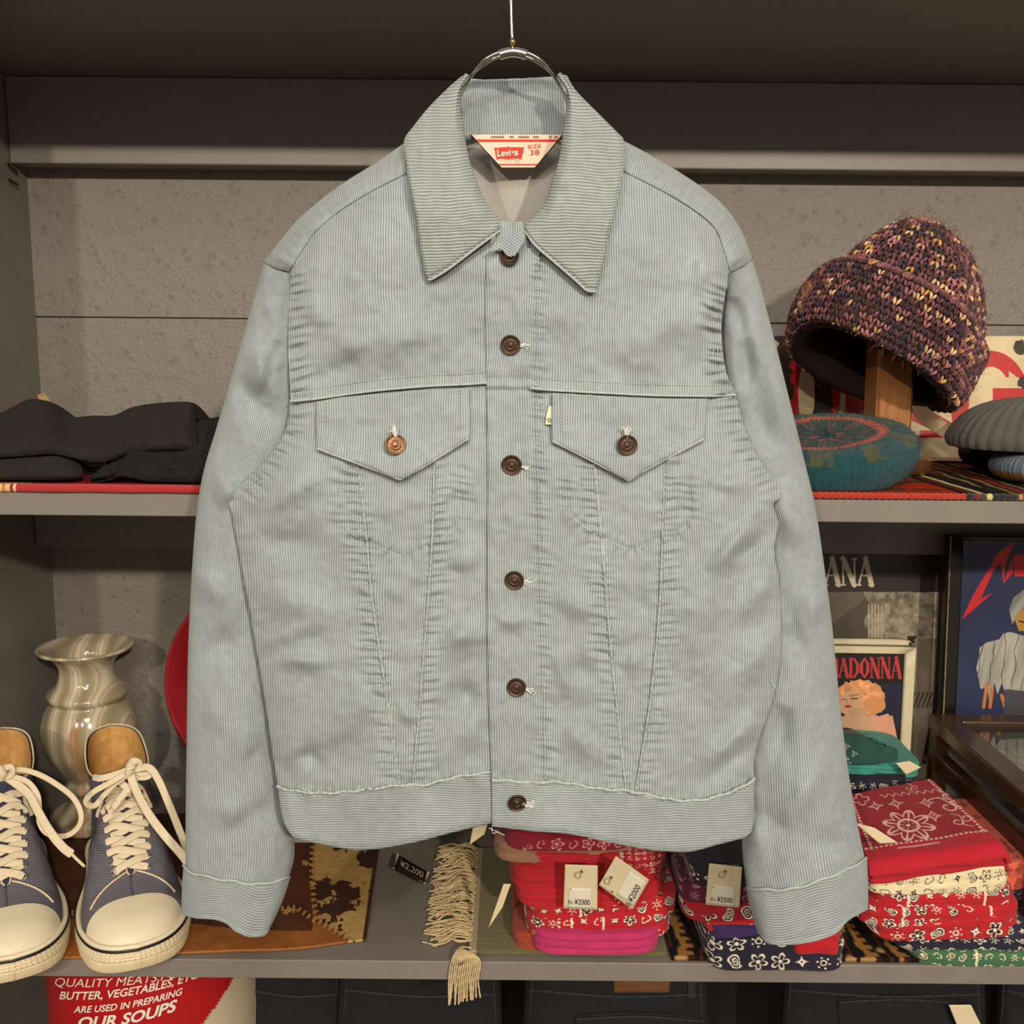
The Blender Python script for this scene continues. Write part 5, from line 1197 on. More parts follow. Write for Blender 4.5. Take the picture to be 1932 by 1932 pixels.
# ================================================================ under the shelf: soup tin and jeans
SB = ZL-TL
def cylY(cx, cy, r):
    def f(x, y):
        x = np.asarray(x, float); y = np.asarray(y, float)
        d = ((x-966)/F)[..., None]*_rt+((966-y)/F)[..., None]*_up+_fw
        A = d[..., 0]**2+d[..., 1]**2; B = -2*(d[..., 0]*cx+d[..., 1]*cy); C_ = cx*cx+cy*cy-r*r
        t = (-B-np.sqrt(np.maximum(B*B-4*A*C_, 0)))/(2*A); return CAMP+d*t[..., None]
    return f
rc = .135; cyc = SF+.02+rc+.01; cxc = float(P(262, 1900, cyc-rc*.5)[0])
Mtin = plain('painted_tin', (255, 255, 255), .35, var=.05, nscale=30, attr=True, coat=.2)
n1_, n2_ = 260, 120; th_ = np.linspace(0, 2*np.pi, n1_, endpoint=False)[None]; zz = np.linspace(SB-.003, SB-.36, n2_)[:, None]
V = np.stack([cxc+rc*np.sin(th_)+0*zz, cyc-rc*np.cos(th_)+0*zz, zz+0*th_], -1)
# red above a sweeping curve, cream below it
rel = V-CAMP; dz = rel@_fw; pxx = 966+F*(rel@_rt)/dz; pyy = 966-F*(rel@_up)/dz
col = np.broadcast_to(lin((176, 20, 26)), V.shape).copy()
thn = (th_+np.pi) % (2*np.pi)-np.pi+0*zz
col[(zz+0*th_) < SB-.025-.10*np.clip((1.55-thn)/1.0, 0, 3)**1.0] = lin((206, 190, 164))
TN = empty('soup_tin', (cxc, cyc, SB-.36), 'large red and cream tin with white soup slogan under the lowest shelf', 'tin')
mesh_obj('tin_body', V.reshape(-1, 3), gridfaces(n2_, n1_, cu=True), Mtin, TN, col=col)
lathe('tin_lid', [(0, SB-.0025), (rc-.002, SB-.0025), (rc+.0005, SB-.003), (rc+.0005, SB-.005), (rc-.002, SB-.006)], plain('tin_lid_paint', (160, 24, 28), .4), TN, 64, Matrix.Translation((cxc, cyc, 0)))
cf_ = cylY(cxc, cyc, rc+.0006)
def row(s, x0, y0, x1, y1, sag, h, bold=.02, shear=.25):
    def mp_(u, v):
        x = x0+(x1-x0)*u; y = y0+(y1-y0)*u+sag*4*u*(1-u)-v*h; return cf_(x+.0*v, y)
    text('lettering', s, mp_, Mink_w, TN, bold, shear)
row('QUALITY MEATS,POULTRY', 104, 1863, 420, 1824, 16, 19); row('BUTTER, VEGETABLES, ETC.', 112, 1888, 378, 1846, 14, 18); row('ARE USED IN PREPARING', 139, 1911, 345, 1876, 9, 13); row('OUR SOUPS', 148, 1940, 335, 1906, 9, 22, .03)
Mden = plain('dark_denim', (20, 22, 29), .9, var=.35, nscale=300, bump=.5, bscale=1500); Mden2 = plain('worn_denim_seam', (46, 48, 54), .9, var=.3, nscale=300); Mleather = plain('leather_patch', (112, 70, 40), .7, var=.2)
def jeans(x0, x1, Y, label, slant=0, patch=None, pocket=None, loops=(), shade=Mden):
    E = empty('jeans', P((x0+x1)/2, 1990, Y), label, 'jeans', 'dark jeans under the lowest shelf')
    g = coons([(x0, 1838), ((x0+x1)/2, 1836), (x1, 1838)], [(x0-slant, 2060), (x1+slant*.6, 2060)], [(x0, 1838), (x0-slant*.3, 1950), (x0-slant, 2060)], [(x1, 1838), (x1+slant*.2, 1950), (x1+slant*.6, 2060)], 90, 60)
    px, py = g[..., 0], g[..., 1]; u = np.linspace(0, 1, 90)[None]
    h = .035*(1-(2*u-1)**4)**.6+.006*fbm(px/60, py/50, x0, 3)
    hf = lambda a, b: .035*np.clip(1-(2*(np.asarray(a)-x0)/(x1-x0)-1)**4, 0, 1)**.6+.006*fbm(np.asarray(a)/60, np.asarray(b)/50, x0, 3)
    V = P(px, py, Y-h); back = V+np.array([0, .03, 0])
    sheet('denim', V, shade, E, .03 if False else .006)
    for (a, b, c, d) in ((x0+14, 1845, x0+6, 1990), (x1-14, 1845, x1-6, 1990)):
        q = resample([(a, b), (c, d)], 30); mb = MB(); mb.tube(P(q[:, 0], q[:, 1], Y-hf(q[:, 0], q[:, 1])-.001), .0012, 6); mb.build('seam', Mden2, E)
    wy = 1876; q = resample([(x0+12, wy-8), ((x0+x1)/2, wy+4), (x1-12, wy)], 60); mb = MB(); mb.tube(P(q[:, 0], q[:, 1], Y-hf(q[:, 0], q[:, 1])-.0015), .0016*(1+.3*np.sin(np.arange(60)*1.5)), 6); mb.build('waist_seam', Mden2, E)
    if patch:
        a, b, c, d = patch; g2 = coons([(a, b), (c, b)], [(a+2, d), (c-3, d)], [(a, b), (a+2, d)], [(c, b), (c-3, d)], 20, 8); sheet('leather_patch', P(g2[..., 0], g2[..., 1], Y-hf(g2[..., 0], g2[..., 1])-.003), Mleather, E, .002)
    if pocket:
        a, b, c = pocket; g2 = coons([(a, b), ((a+c)/2, b-6), (c, b+4)], [(a+8, b+140), (c-8, b+140)], [(a, b), (a+8, b+140)], [(c, b+4), (c-8, b+140)], 40, 40); sheet('back_pocket', P(g2[..., 0], g2[..., 1], Y-hf(g2[..., 0], g2[..., 1])-.0025), shade, E, .002)
        q = resample([(a+3, b+7), ((a+c)/2, b+2), (c-3, b+11)], 60); mb = MB(); mb.tube(P(q[:, 0], q[:, 1], Y-hf(q[:, 0], q[:, 1])-.0042), .0013*(1+.4*np.sin(np.arange(60)*1.7)), 6); mb.build('pocket_hem', Mden2, E)
    for a in loops:
        g2 = coons([(a, 1842), (a+14, 1842)], [(a+1, 1884), (a+15, 1884)], [(a, 1842), (a+1, 1884)], [(a+14, 1842), (a+15, 1884)], 6, 14); sheet('belt_loop', P(g2[..., 0], g2[..., 1], Y-hf(g2[..., 0], g2[..., 1])-.004), Mden2, E, .002)
    return E
YJ = SF+.15
jeans(458, 650, YJ+.03, 'dark jeans under the lowest shelf, leftmost beside the soup tin', 30)
jeans(640, 945, YJ, 'dark blue jeans under the lowest shelf below the fringe', 20, loops=(862,))
jeans(990, 1335, YJ, 'dark jeans with brown leather waist patch under the lowest shelf', 20, patch=(1157, 1842, 1266, 1873), pocket=(1085, 1916, 1330), loops=(1298,))
jeans(1478, 1858, YJ, 'dark jeans with a blank paper tag under the lowest shelf', 25, pocket=(1580, 1884, 1830))
jeans(1880, 2050, YJ-.01, 'dark jeans at the bottom right corner with worn pale seam', 10)
Mcard = plain('cream_card', (222, 208, 172), .7, var=.04, nscale=20)
def card(name, c4, Y, label, group=None, mat=Mcard):
    g = coons([c4[0], c4[1]], [c4[3], c4[2]], [c4[0], c4[3]], [c4[1], c4[2]], 14, 14); V = P(g[..., 0], g[..., 1], Y if not callable(Y) else Y(g[..., 0], g[..., 1]))
    o = sheet(name, V, mat, None, .0007); tag(o, label, 'tag', group); return o
card('price_tag', [(1790, 1896), (1832, 1896), (1872, 1975), (1822, 1975)], YJ-.045, 'worn cream tag on the dark jeans at the lower right')

g = coons([(440, 1800), (1200, 1800), (2060, 1800)], [(430, 2200), (2060, 2200)], [(440, 1800), (430, 2200)], [(2060, 1800), (2060, 2200)], 160, 60)  # black sheet added behind the jeans so the gaps between them stay dark
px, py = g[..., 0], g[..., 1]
tag(sheet('dark_backdrop', P(px, py, SF+.27+.012*np.sin(px/37)+.02*fbm(px/90, py/200, 4, 3)), plain('dark_backdrop_cloth', (15, 13, 12), .95, var=.2), None, .01), 'black cloth sheet added to keep the gaps behind the jeans dark below the lowest shelf', 'backdrop')
# ================================================================ lowest shelf, right half
Molive = plain('olive_weave', (255, 255, 255), .95, var=.14, nscale=600, attr=True, bump=.8, bscale=1300, sheen=.2)
xa = float(Pz(884, 1800, ZL+.006)[0]); xb = float(P(1262, 1800, SF)[0])
V = rectgrid(xa, xb, SF+.26, SF+.012, ZL+.0062, 200, 130); V[..., 2] += .0008*fbm(V[..., 0]*40, V[..., 1]*40, 3, 3)
c = np.broadcast_to(lin((116, 106, 62)), V.shape).copy(); c *= (1+.12*np.sin(V[..., 1]*2600)+.25*fbm(V[..., 0]*400, V[..., 1]*60, 4, 3))[..., None]
e = V[..., 0] < xa+.009; c[e] = lin((176, 158, 118))*(1+.4*np.sin(V[..., 1][e]*1900))[..., None]
ol = sheet('olive_rug', V, Molive, None, .005, col=c); tag(ol, 'small olive green woven rug with cream fringe beneath the red bandanas', 'rug')
Mfr = plain('cotton_fringe', (206, 184, 140), .9, var=.15, nscale=300)
rnd = random.Random(12)
ys = np.linspace(SF+.018, SF+.25, 12)
for i, y0 in enumerate(ys):
    mb = MB()
    for s_ in range(15):
        y = y0+rnd.uniform(-.008, .008); ln = rnd.uniform(.035, .058); dy = rnd.uniform(-.015, .015); lz = rnd.uniform(.001, .008)
        sg = rnd.choice((-1, 1))
        if i == 0:   # the front tassel hangs over the shelf edge
            pts = [(xa+.003, y0, ZL+.006), (xa-.010, y0-.006, ZL+.010), (xa-.018+.0022*s_, SF-.004, ZL+.006), (xa-.022+.0024*s_, SF-.007, ZL-.018), (xa-.024+.0026*s_+rnd.uniform(-.002, .002), SF-.006, ZL-.036-ln*.30+.0006*s_)]
        else:
            cu = rnd.uniform(-.012, .012)
            pts = [(xa+.003, y, ZL+.006), (xa-ln*.3, y+dy*.3+cu, ZL+.006+lz), (xa-ln*.65, y+dy*.7-cu*.6, ZL+.004+lz*.8), (xa-ln, y+dy+cu*.4, ZL+.0025+lz*.3)]
        p = resample(pts, 26); tw = np.arange(26); mb.tube(p, .00105*(1+.18*np.sin(tw*2.2)), 5)
    mb.build('tassel', Mfr, ol)
# dark patterned runner under the other stacks
xc = xb+.004
V = rectgrid(xc, XR-.008, SF+.30, SF+.004, ZL+.006, 420, 120); X = V[..., 0]; Yy = V[..., 1]-SF
c = np.broadcast_to(lin((30, 26, 24)), V.shape).copy()
b_ = ((X+.02*fbm(X*30, Yy*30, 3, 2))*28) % 1; c[b_ > .62] = lin((176, 128, 70)); c[(b_ > .82) & (np.sin(Yy*420) > .2)] = lin((60, 30, 30)); c[(b_ > .30) & (b_ < .38)] = lin((96, 52, 28)); c[(fbm(X*50, Yy*50, 7, 2) > .2)] = lin((190, 150, 96))
tag(sheet('patterned_runner', V, Mrug, None, .005, col=c), 'black and gold patterned runner under the navy and right bandana stacks', 'rug')
# ---------------------------------------------------------------- bandanas
def hashv(ix, iy, s): return _h(ix*1.37, iy*2.11, s)
def bandana_mask(x, y, seed, cell=.026, dens=1.0):
    """white motifs and their dark outline; x, y in metres"""
    ix = np.floor(x/cell); iy = np.floor(y/cell); px = x/cell-ix-.5; py = y/cell-iy-.5
    t = hashv(ix, iy, seed)*5; an = hashv(ix, iy, seed+9)*6.28
    qx = px*np.cos(an)-py*np.sin(an); qy = px*np.sin(an)+py*np.cos(an); r = np.hypot(qx, qy); th = np.arctan2(qy, qx)
    w = np.zeros(x.shape, bool); k = np.zeros(x.shape, bool)
    fl_ = 0.40*np.abs(np.cos(2.5*th))**.6+.05
    m0 = (t < 1.1); w |= m0 & ((r < .10) | ((r < fl_) & (r > fl_-.10) & (r > .14))); k |= m0 & (r < fl_+.05)
    m1 = (t >= 1.1) & (t < 2.4)
    dx_ = qx-.10*np.sin(qy*7); pr = np.abs(dx_)/(.34*np.clip(.5-qy, .02, 1))**1.0; pd = np.hypot(dx_/.26, (qy+.08)/.42)
    tear = np.hypot(dx_*(1+1.6*np.clip(qy, 0, 1)*2), qy*.8+.04)
    w |= m1 & (((tear < .30) & (tear > .23)) | ((tear < .15) & (tear > .10)) | (tear < .04)); k |= m1 & (tear < .34)
    m2 = (t >= 2.4) & (t < 3.3); st = np.sqrt(np.abs(qx))+np.sqrt(np.abs(qy)); w |= m2 & (st < .62) & (r > .05); k |= m2 & (st < .72)
    m3 = (t >= 3.3) & (t < 4.2); w |= m3 & (np.hypot((r-.30), ((th*6/6.283) % 1-.5)*.25) < .045); w |= m3 & (r < .17) & (r > .11); 
    m4 = t >= 4.2; w |= m4 & (np.abs(r-.28-.05*np.sin(th*3)) < .035) & (np.sin(th) > -.3); w |= m4 & (np.hypot(qx-.1, qy+.1) < .06)
    return w, k & ~w
def paintb(x, y, seed, base, fg, ol, cell=.026, border=None, plain_=0.):
    base = lin(base); c = np.broadcast_to(base, x.shape+(3,)).copy()
    w, k = bandana_mask(x, y, seed, cell*.74)
    sel = (vnoise(x/.07+seed, y/.07, seed) > (plain_ if plain_ > .6 else plain_*.6)) 
    if ol is not None: c[k & sel & (vnoise(x*900, y*900, 2) > -.1)] = lin(ol)
    c[w & sel] = lin(fg)
    if border is not None:
        for b0, dots in border:
            if dots: c[(np.hypot(((y/.006) % 1-.5)*.006, x-b0) < .0019)] = lin(fg)
            else: c[(np.abs(x-b0) < .0016)] = lin(fg)
    c = c*(1+.25*fbm(x*60, y*60, seed, 3))[..., None]
    return c
Mband = plain('cotton_print', (255, 255, 255), .88, var=.07, nscale=200, attr=True, bump=.3, bscale=1800, bdist=.0006, sheen=.1)
def bandana(x0, x1, yt, yb, Yf, depth, base, fg, ol, label, seed, layers=3, cell=.024, border=None, slant=0., rot=0., plain_=.2, nu=340, sag=0., skew=0., group='folded bandanas'):
    """folded square: px extent of its front face at depth Yf, real depth behind"""
    xm = (x0+x1)/2; A = P(x0, (yt+yb)/2, Yf); B = P(x1, (yt+yb)/2, Yf); hw = (B[0]-A[0])/2; cx = (A[0]+B[0])/2
    z0 = float(P(xm, yb, Yf)[2]); z1 = float(P(xm, yt, Yf)[2]); hd = depth/2
    # the top of the front face is set a little back by its round edge
    h = z1-z0
    fr = np.linspace(-np.pi*.98, -.02*np.pi, int(nu*.72)); bk = np.linspace(0.02*np.pi, np.pi*.98, int(nu*.28)); a = np.r_[fr, bk][None]
    e = .30
    ox = np.sign(np.cos(a))*np.abs(np.cos(a))**e; oy = np.sign(np.sin(a))*np.abs(np.sin(a))**e
    # equalise along the front
    t_ = np.linspace(0, 1, nu, endpoint=False); per = np.stack([ox[0], oy[0]], 1)
    side = [(0, 1), (.35, 1.0), (.7, 1.0), (.9, .995), (.965, .97), (.985, .90)]+[(1-.012*abs(math.cos(math.pi*(1-q)*layers))**5-.004*random.Random(seed*31+int(q*20)).random(), q) for q in np.linspace(.85, .12, 9*layers)]+[(.985, .08), (.96, .02), (.8, 0), (0, 0)]
    p = np.array(side); m_ = len(p)
    pf = []
    for i in range(m_-1):
        n_ = 12 if i < 3 else (4 if i < m_-4 else 3); t = np.linspace(0, 1, n_, endpoint=False)[:, None]; pf.append(p[i]*(1-t)+p[i+1]*t)
    p = np.vstack(pf+[p[-1:]]); s = p[:, 0:1]; z = p[:, 1:2]
    # resample outline by arc length, denser in front
    oxy = np.vstack([per, per[:1]]); 
    al_ = np.r_[0, np.cumsum(np.hypot(np.diff(oxy[:, 0]*hw)*np.where(oxy[1:, 1] < 0, 1, .35), np.diff(oxy[:, 1]*hd)*.6))]
    tt = np.linspace(0, al_[-1], nu, endpoint=False); O = np.stack([np.interp(tt, al_, oxy[:, 0]), np.interp(tt, al_, oxy[:, 1])], 1)
    X = s*hw*O[None, :, 0]; Y = s*hd*O[None, :, 1]
    lay = np.floor(z*layers)/layers
    X = X*(1+.02*(hashv(lay*7, 0*lay, seed)-.5))+.003*fbm(Y*30+seed, z*3, seed, 2); Y = Y+.0035*fbm(X*38+seed, z*h*90, seed+1, 3)*s+.0022*(hashv(lay*5+1, 0*lay, seed)-.5)*s
    Z = z*h+.0028*fbm(X*30+seed, Y*30, seed+2, 3)*z+slant*X*(.3+.7*z)+skew*Y*z-sag*(X/hw)**2*(.3+.7*z)
    Z = Z*1.0
    ux = X; uy = np.where(z > .96, Y, -hd-(1-z)*h+0*X)
    uy = np.where((z <= .96), -hd*s-(1-z)*h, Y)
    col = paintb(ux+.1*seed, uy+.07*seed, seed, base, fg, ol, cell, None, plain_)
    if border:
        for b0, dots in border:
            bx = b0*hw
            if dots: col[np.hypot(((uy/.006) % 1-.5)*.006, ux-bx) < .0017] = lin(fg)
            else: col[np.abs(ux-bx) < .0013] = lin(fg)
    ca, sa = math.cos(R(rot)), math.sin(R(rot))
    V = np.stack([cx+X*ca-Y*sa, Yf+hd*.985+X*sa+Y*ca, z0+Z], -1)
    o = mesh_obj('folded_bandana', V.reshape(-1, 3), gridfaces(len(p), nu, cu=True), Mband, None, col=col)
    tag(o, label, 'bandana', group); return o
RD = (184, 20, 34); RD2 = (168, 16, 36); NV = (30, 28, 48); WH = (236, 226, 208); DK = (60, 10, 18); CRB = (132, 12, 40)
# middle stack, from the shelf up
YA = SF+.004
G1 = 'middle stack of folded bandanas'
bandana(966, 1120, 1762, 1806, YA+.012, .17, (150, 62, 34), (130, 50, 30), None, 'rust brown bandana at the very bottom of the middle stack', 2, 2, plain_=2., group=G1)
bandana(1004, 1252, 1762, 1806, YA-.010, .17, (190, 44, 102), (174, 40, 92), None, 'bright pink bandana near the bottom of the middle stack', 3, 3, plain_=2., slant=.02, sag=-.004, group=G1)
bandana(992, 1270, 1731, 1776, YA, .18, RD, WH, DK, 'red bandana with white dots and spray, directly on the pink bandana', 4, 2, border=[(-.55, 1), (-.38, 0), (.05, 0)], plain_=.35, slant=.07, group=G1)
bandana(995, 1282, 1702, 1744, YA+.004, .18, RD, WH, DK, 'red bandana with white star flowers above the dotted one, middle stack', 5, 2, border=[(-.30, 0)], plain_=.3, slant=.10, cell=.022, group=G1)
bandana(972, 1256, 1672, 1716, YA+.004, .18, (186, 22, 34), WH, None, 'plain-edged red bandana behind the two price tags, middle stack', 6, 3, plain_=.93, slant=.05, group=G1)
bandana(962, 1250, 1640, 1684, YA+.008, .18, (178, 22, 34), WH, DK, 'red bandana with loose folds below the khaki one, middle stack', 7, 3, plain_=.86, group=G1)
bandana(985, 1262, 1612, 1652, YA+.012, .18, (172, 18, 38), WH, None, 'dark red tightly folded bandana with white specks, middle stack', 8, 5, plain_=.72, cell=.012, group=G1)
bandana(932, 1205, 1592, 1630, YA+.016, .17, (150, 112, 84), (120, 88, 66), None, 'khaki brown bandana sticking out left near the top of the middle stack', 9, 2, plain_=2., slant=.04, group=G1)
bandana(950, 1200, 1560, 1608, YA+.010, .17, CRB, (205, 150, 140), None, 'crimson bandana with wheel motif under the jacket hem, middle stack', 10, 2, plain_=.5, slant=.05, group=G1)
bandana(960, 1190, 1520, 1566, YA+.022, .17, (120, 14, 34), (170, 110, 100), None, 'topmost dark crimson bandana of the middle stack behind the hem', 11, 4, plain_=.7, group=G1)
bandana(925, 1000, 1545, 1600, YA+.08, .10, (110, 14, 34), (150, 90, 90), None, 'dark crimson bandana behind the middle stack at its left', 12, 2, plain_=2., group=G1)
# second stack
G2 = 'second stack of folded bandanas'
nb = bandana(1335, 1606, 1768, 1834, SF-.012, .19, NV, WH, None, 'navy bandana with big white flowers hanging over the shelf edge', 21, 2, plain_=.28, cell=.034, sag=.012, group=G2)
bandana(1345, 1560, 1752, 1786, SF-.006, .16, (62, 40, 96), (90, 60, 120), None, 'purple bandana folded on the navy bandana with white flowers', 22, 3, plain_=.9, group=G2)
bandana(1500, 1590, 1730, 1802, SF-.020, .10, (190, 16, 34), (190, 16, 34), None, 'plain bright red bandana peeking out right of the jacket cuff', 23, 2, plain_=2., sag=.012, group=G2)
bandana(1330, 1540, 1738, 1766, SF+.004, .16, (196, 24, 42), WH, DK, 'bright red bandana on the purple one, second stack', 24, 2, plain_=.4, cell=.018, group=G2)
bandana(1290, 1540, 1706, 1744, SF+.004, .17, (170, 22, 40), WH, DK, 'red bandana with beaded leaf motif, second stack', 25, 2, plain_=.3, cell=.03, slant=.02, group=G2)
bandana(1285, 1540, 1678, 1714, SF+.008, .17, (92, 18, 50), (196, 150, 170), None, 'plum bandana with rolled left edge, second stack', 26, 2, plain_=.25, cell=.02, slant=-.03, group=G2)
bandana(1305, 1540, 1632, 1688, SF+.012, .17, (34, 34, 44), WH, None, 'black bandana with white crosses behind the 2,500 yen tag', 27, 2, plain_=.2, cell=.03, group=G2)
bandana(1302, 1540, 1580, 1636, SF+.016, .17, (36, 38, 48), WH, None, 'plain dark navy bandana topmost of the second stack under the hem', 28, 3, plain_=2., group=G2)
# right stack
G3 = 'right stack of folded bandanas'
bandana(1718, 2010, 1796, 1826, SF-.002, .20, (64, 108, 76), (234, 230, 190), (24, 40, 28), 'green bandana with white daisies at the bottom of the right stack', 31, 1, border=[(-.15, 0)], plain_=.32, cell=.020, group=G3)
bandana(1690, 2010, 1772, 1802, SF+.004, .20, NV, WH, None, 'navy bandana with white corner marks, lower one in the right stack', 32, 1, plain_=.25, cell=.022, group=G3)
bandana(1696, 2010, 1748, 1780, SF+.008, .20, (38, 34, 60), WH, None, 'navy bandana with white circles under the red ones, right stack', 33, 2, plain_=.35, cell=.022, group=G3)
bandana(1655, 1928, 1738, 1776, SF-.002, .18, RD, WH, DK, 'red bandana with beaded oval, lowest red one in the right stack', 34, 2, plain_=.35, cell=.030, slant=.14, group=G3)
bandana(1625, 1940, 1712, 1756, SF, .19, RD, WH, DK, 'red paisley bandana second from below among the reds, right stack', 35, 2, plain_=.3, border=[(-.5, 0), (.55, 0)], cell=.024, slant=.03, group=G3)
bandana(1650, 1926, 1684, 1728, SF+.004, .19, RD, WH, DK, 'red paisley bandana directly beneath the white bandana, right stack', 36, 2, plain_=.3, border=[(-.55, 0), (.5, 0)], cell=.024, slant=.05, group=G3)
bandana(1700, 1965, 1634, 1684, SF+.035, .18, (214, 96, 70), (190, 76, 54), (120, 50, 30), 'coral orange bandana sticking out right behind the white one', 37, 2, plain_=.6, slant=.10, group=G3)
bandana(1636, 1916, 1640, 1690, SF+.003, .17, (232, 218, 178), (30, 26, 24), None, 'white bandana with black line scrolls in the right stack', 38, 2, plain_=.38, cell=.022, slant=.10, group=G3)
# red one on top, turned and sloping, its printed face up
def topband():
    q = [(1592, 1500), (1762, 1468), (1906, 1592), (1640, 1632)]
    nu, nv = 300, 230; u = np.linspace(0, 1, nu)[None]; v = np.linspace(0, 1, nv)[:, None]
    zw = float(P(1776, 1640, SF+.003)[2]); c4 = [Pz(q[0][0], q[0][1], zw+.026), Pz(q[1][0], q[1][1], zw+.034), Pz(q[2][0], q[2][1], zw+.030), Pz(q[3][0], q[3][1], zw+.010)]
    V = ((1-u)*(1-v))[..., None]*c4[0]+(u*(1-v))[..., None]*c4[1]+(u*v)[..., None]*c4[2]+((1-u)*v)[..., None]*c4[3]
    V[..., 2] += .0028*fbm(u*5+0*v, v*5+0*u, 3, 3)-.012*np.clip((v-.93)/.07, 0, 1)**2-.010*np.clip((u-.95)/.05, 0, 1)**2
    V[..., 1] += -.004*np.clip((v-.93)/.07, 0, 1)
    X = (u+0*v)*.20; Y = (v+0*u)*.19
    base = lin((186, 20, 40)); c = np.broadcast_to(base, V.shape).copy()
    wh = lin((236, 190, 178)); dk_ = lin((130, 12, 30))
    inn = (u > .03) & (u < .93) & (v < .80); c[inn] = lin((158, 18, 38))
    # dashed double border
    for vv, uu in ((.80, None), (None, .06), (None, .93)):
        d = np.abs(v-vv)+0*u if vv else np.abs(u-uu)+0*v; al = u if vv else v
        c[(d < .012) & (np.abs((al*26) % 1-.5) < .32) & (v < .82)] = wh
    def motif(cx, cy, r0, kind, a0=0.):
        dx, dy = X-cx, Y-cy; x_ = dx*math.cos(a0)-dy*math.sin(a0); y_ = dx*math.sin(a0)+dy*math.cos(a0); r = np.hypot(x_, y_)/r0; th = np.arctan2(y_, x_)
        if kind == 'snow':
            f_ = .62+.38*np.abs(np.cos(4*th)); c[(r < f_) & (r > f_-.13) & (r > .45)] = wh; c[(np.abs(np.sin(4*th)) < .22) & (r < .95)] = wh; c[(r < .16)] = dk_; c[(r < .09)] = wh; c[(np.abs(r-.38) < .06)] = wh
        if kind == 'dia':
            for o_ in (-.55, .55):
                d = np.sqrt(np.abs(x_/r0-o_)/.55)+np.sqrt(np.abs(y_/r0)/.5); c[(d < 1.05) & (d > .82)] = wh; c[(d < .45)] = wh
            c[r < .10] = dk_
        if kind == 'scroll':
            for sx in (-1, 1):
                rr_ = np.hypot(x_/r0-sx*.42, y_/r0); tt_ = np.arctan2(y_/r0, (x_/r0-sx*.42)*sx); c[(np.abs(rr_-.40*(.35+.65*((tt_+np.pi)/(2*np.pi)))) < .045)] = wh
            c[(np.abs(x_/r0+.25*np.sin(y_/r0*4)) < .05) & (np.abs(y_/r0) < .9)] = wh
        if kind == 'small':
            c[(r < .5+.4*np.abs(np.cos(2*th))) & (r > .35+.4*np.abs(np.cos(2*th)))] = wh
    motif(.085, .110, .042, 'snow', .35); motif(.070, .048, .034, 'dia', -.1); motif(.138, .080, .034, 'dia', 1.35); motif(.178, .070, .036, 'scroll', 1.0); motif(.14, .014, .016, 'scroll'); motif(.030, .020, .020, 'small'); motif(.170, .120, .022, 'scroll', .3)
    d = np.abs(Y-.025-.10*(X-.09)-.004*np.sin(X*420)); c[(d < .0014) & (X > .07)] = wh
    c[(np.abs(v-.855) < .012) & (np.abs(u-.40) < .16) & (np.sin(u*260)*np.sin(v*400) > -.1)] = wh
    c *= (1+.16*fbm(X*60, Y*60, 4, 3))[..., None]
    o = sheet('folded_bandana', V, Mband, None, .004, col=c); tag(o, 'red bandana with white snowflake print lying face up on the right stack', 'bandana', G3)
    # further folded layers below it
    for k in range(1, 4):
        W_ = V[::3, ::3].copy(); W_[..., 2] -= .0045*k; W_[..., 1] += .0016*k-.0022*(k % 2); W_[..., 0] += (.003 if k % 2 else -.002)
        W_[..., 2] += .0015*np.sin(W_[..., 0]*90+k)
        sheet('folded_layer', W_, Mband, o, .0042, col=np.broadcast_to(lin((172, 20, 38)), W_.shape).copy())
    return o
topband()
# teal and navy bandanas further back
G4 = 'bandanas stacked behind the right stack'
YB = SF+.20
for i, (a, b, t, bt_, cc, lb, pl, ce) in enumerate([(1585, 1730, 1476, 1520, (28, 26, 44), 'navy bandana with white dashes behind the red snowflake bandana', .5, .02), (1575, 1722, 1462, 1486, (24, 24, 38), 'black-navy bandana under the light teal one, back stack', 2., .02),
        (1570, 1742, 1436, 1468, (58, 146, 132), 'light teal bandana with stacked edges, back stack', 2., .02)]):
    bandana(a, b, t, bt_, YB+.004*i, .12, cc, WH, None, lb, 41+i, 2+i, plain_=pl, cell=ce, nu=200, slant=-.05*(i == 2), group=G4)
g = coons([(1560, 1392), (1628, 1388), (1650, 1402)], [(1560, 1438), (1640, 1440), (1694, 1432)], [(1560, 1392), (1560, 1438)], [(1650, 1402), (1690, 1412), (1694, 1432)], 110, 50)
px, py = g[..., 0], g[..., 1]; c = np.broadcast_to(lin((34, 78, 70)), px.shape+(3,)).copy()
for cx, cy in ((1598, 1408), (1612, 1422), (1596, 1432), (1606, 1444)):
    r_ = np.hypot(px-cx, py-cy); th = np.arctan2(py-cy, px-cx); c[(np.abs(r_-5*(.6+.4*np.cos(3*th))) < 1.4)] = lin((150, 160, 140))
V = P(px, py, YB+.03-.03*(py-1388)/50+.006*fbm(px/20, py/20, 4, 3)); V2 = np.concatenate([V[:1]+np.array([0, .02*k, -.004*k]) for k in (3, 2, 1)]+[V], 0); c2 = np.concatenate([c[:1]]*3+[c], 0)
o = sheet('folded_bandana', V2, Mband, None, .004, col=c2); tag(o, 'dark teal bandana with grey scrolls, topmost in front of the white frame', 'bandana', G4)
# support block of further folded cloths beneath the back stack (seen between the stacks)
bandana(1600, 1740, 1516, 1600, YB+.004, .11, (26, 24, 34), WH, None, 'black folded bandanas at the bottom of the back stack', 47, 4, plain_=2., nu=160, group=G4)
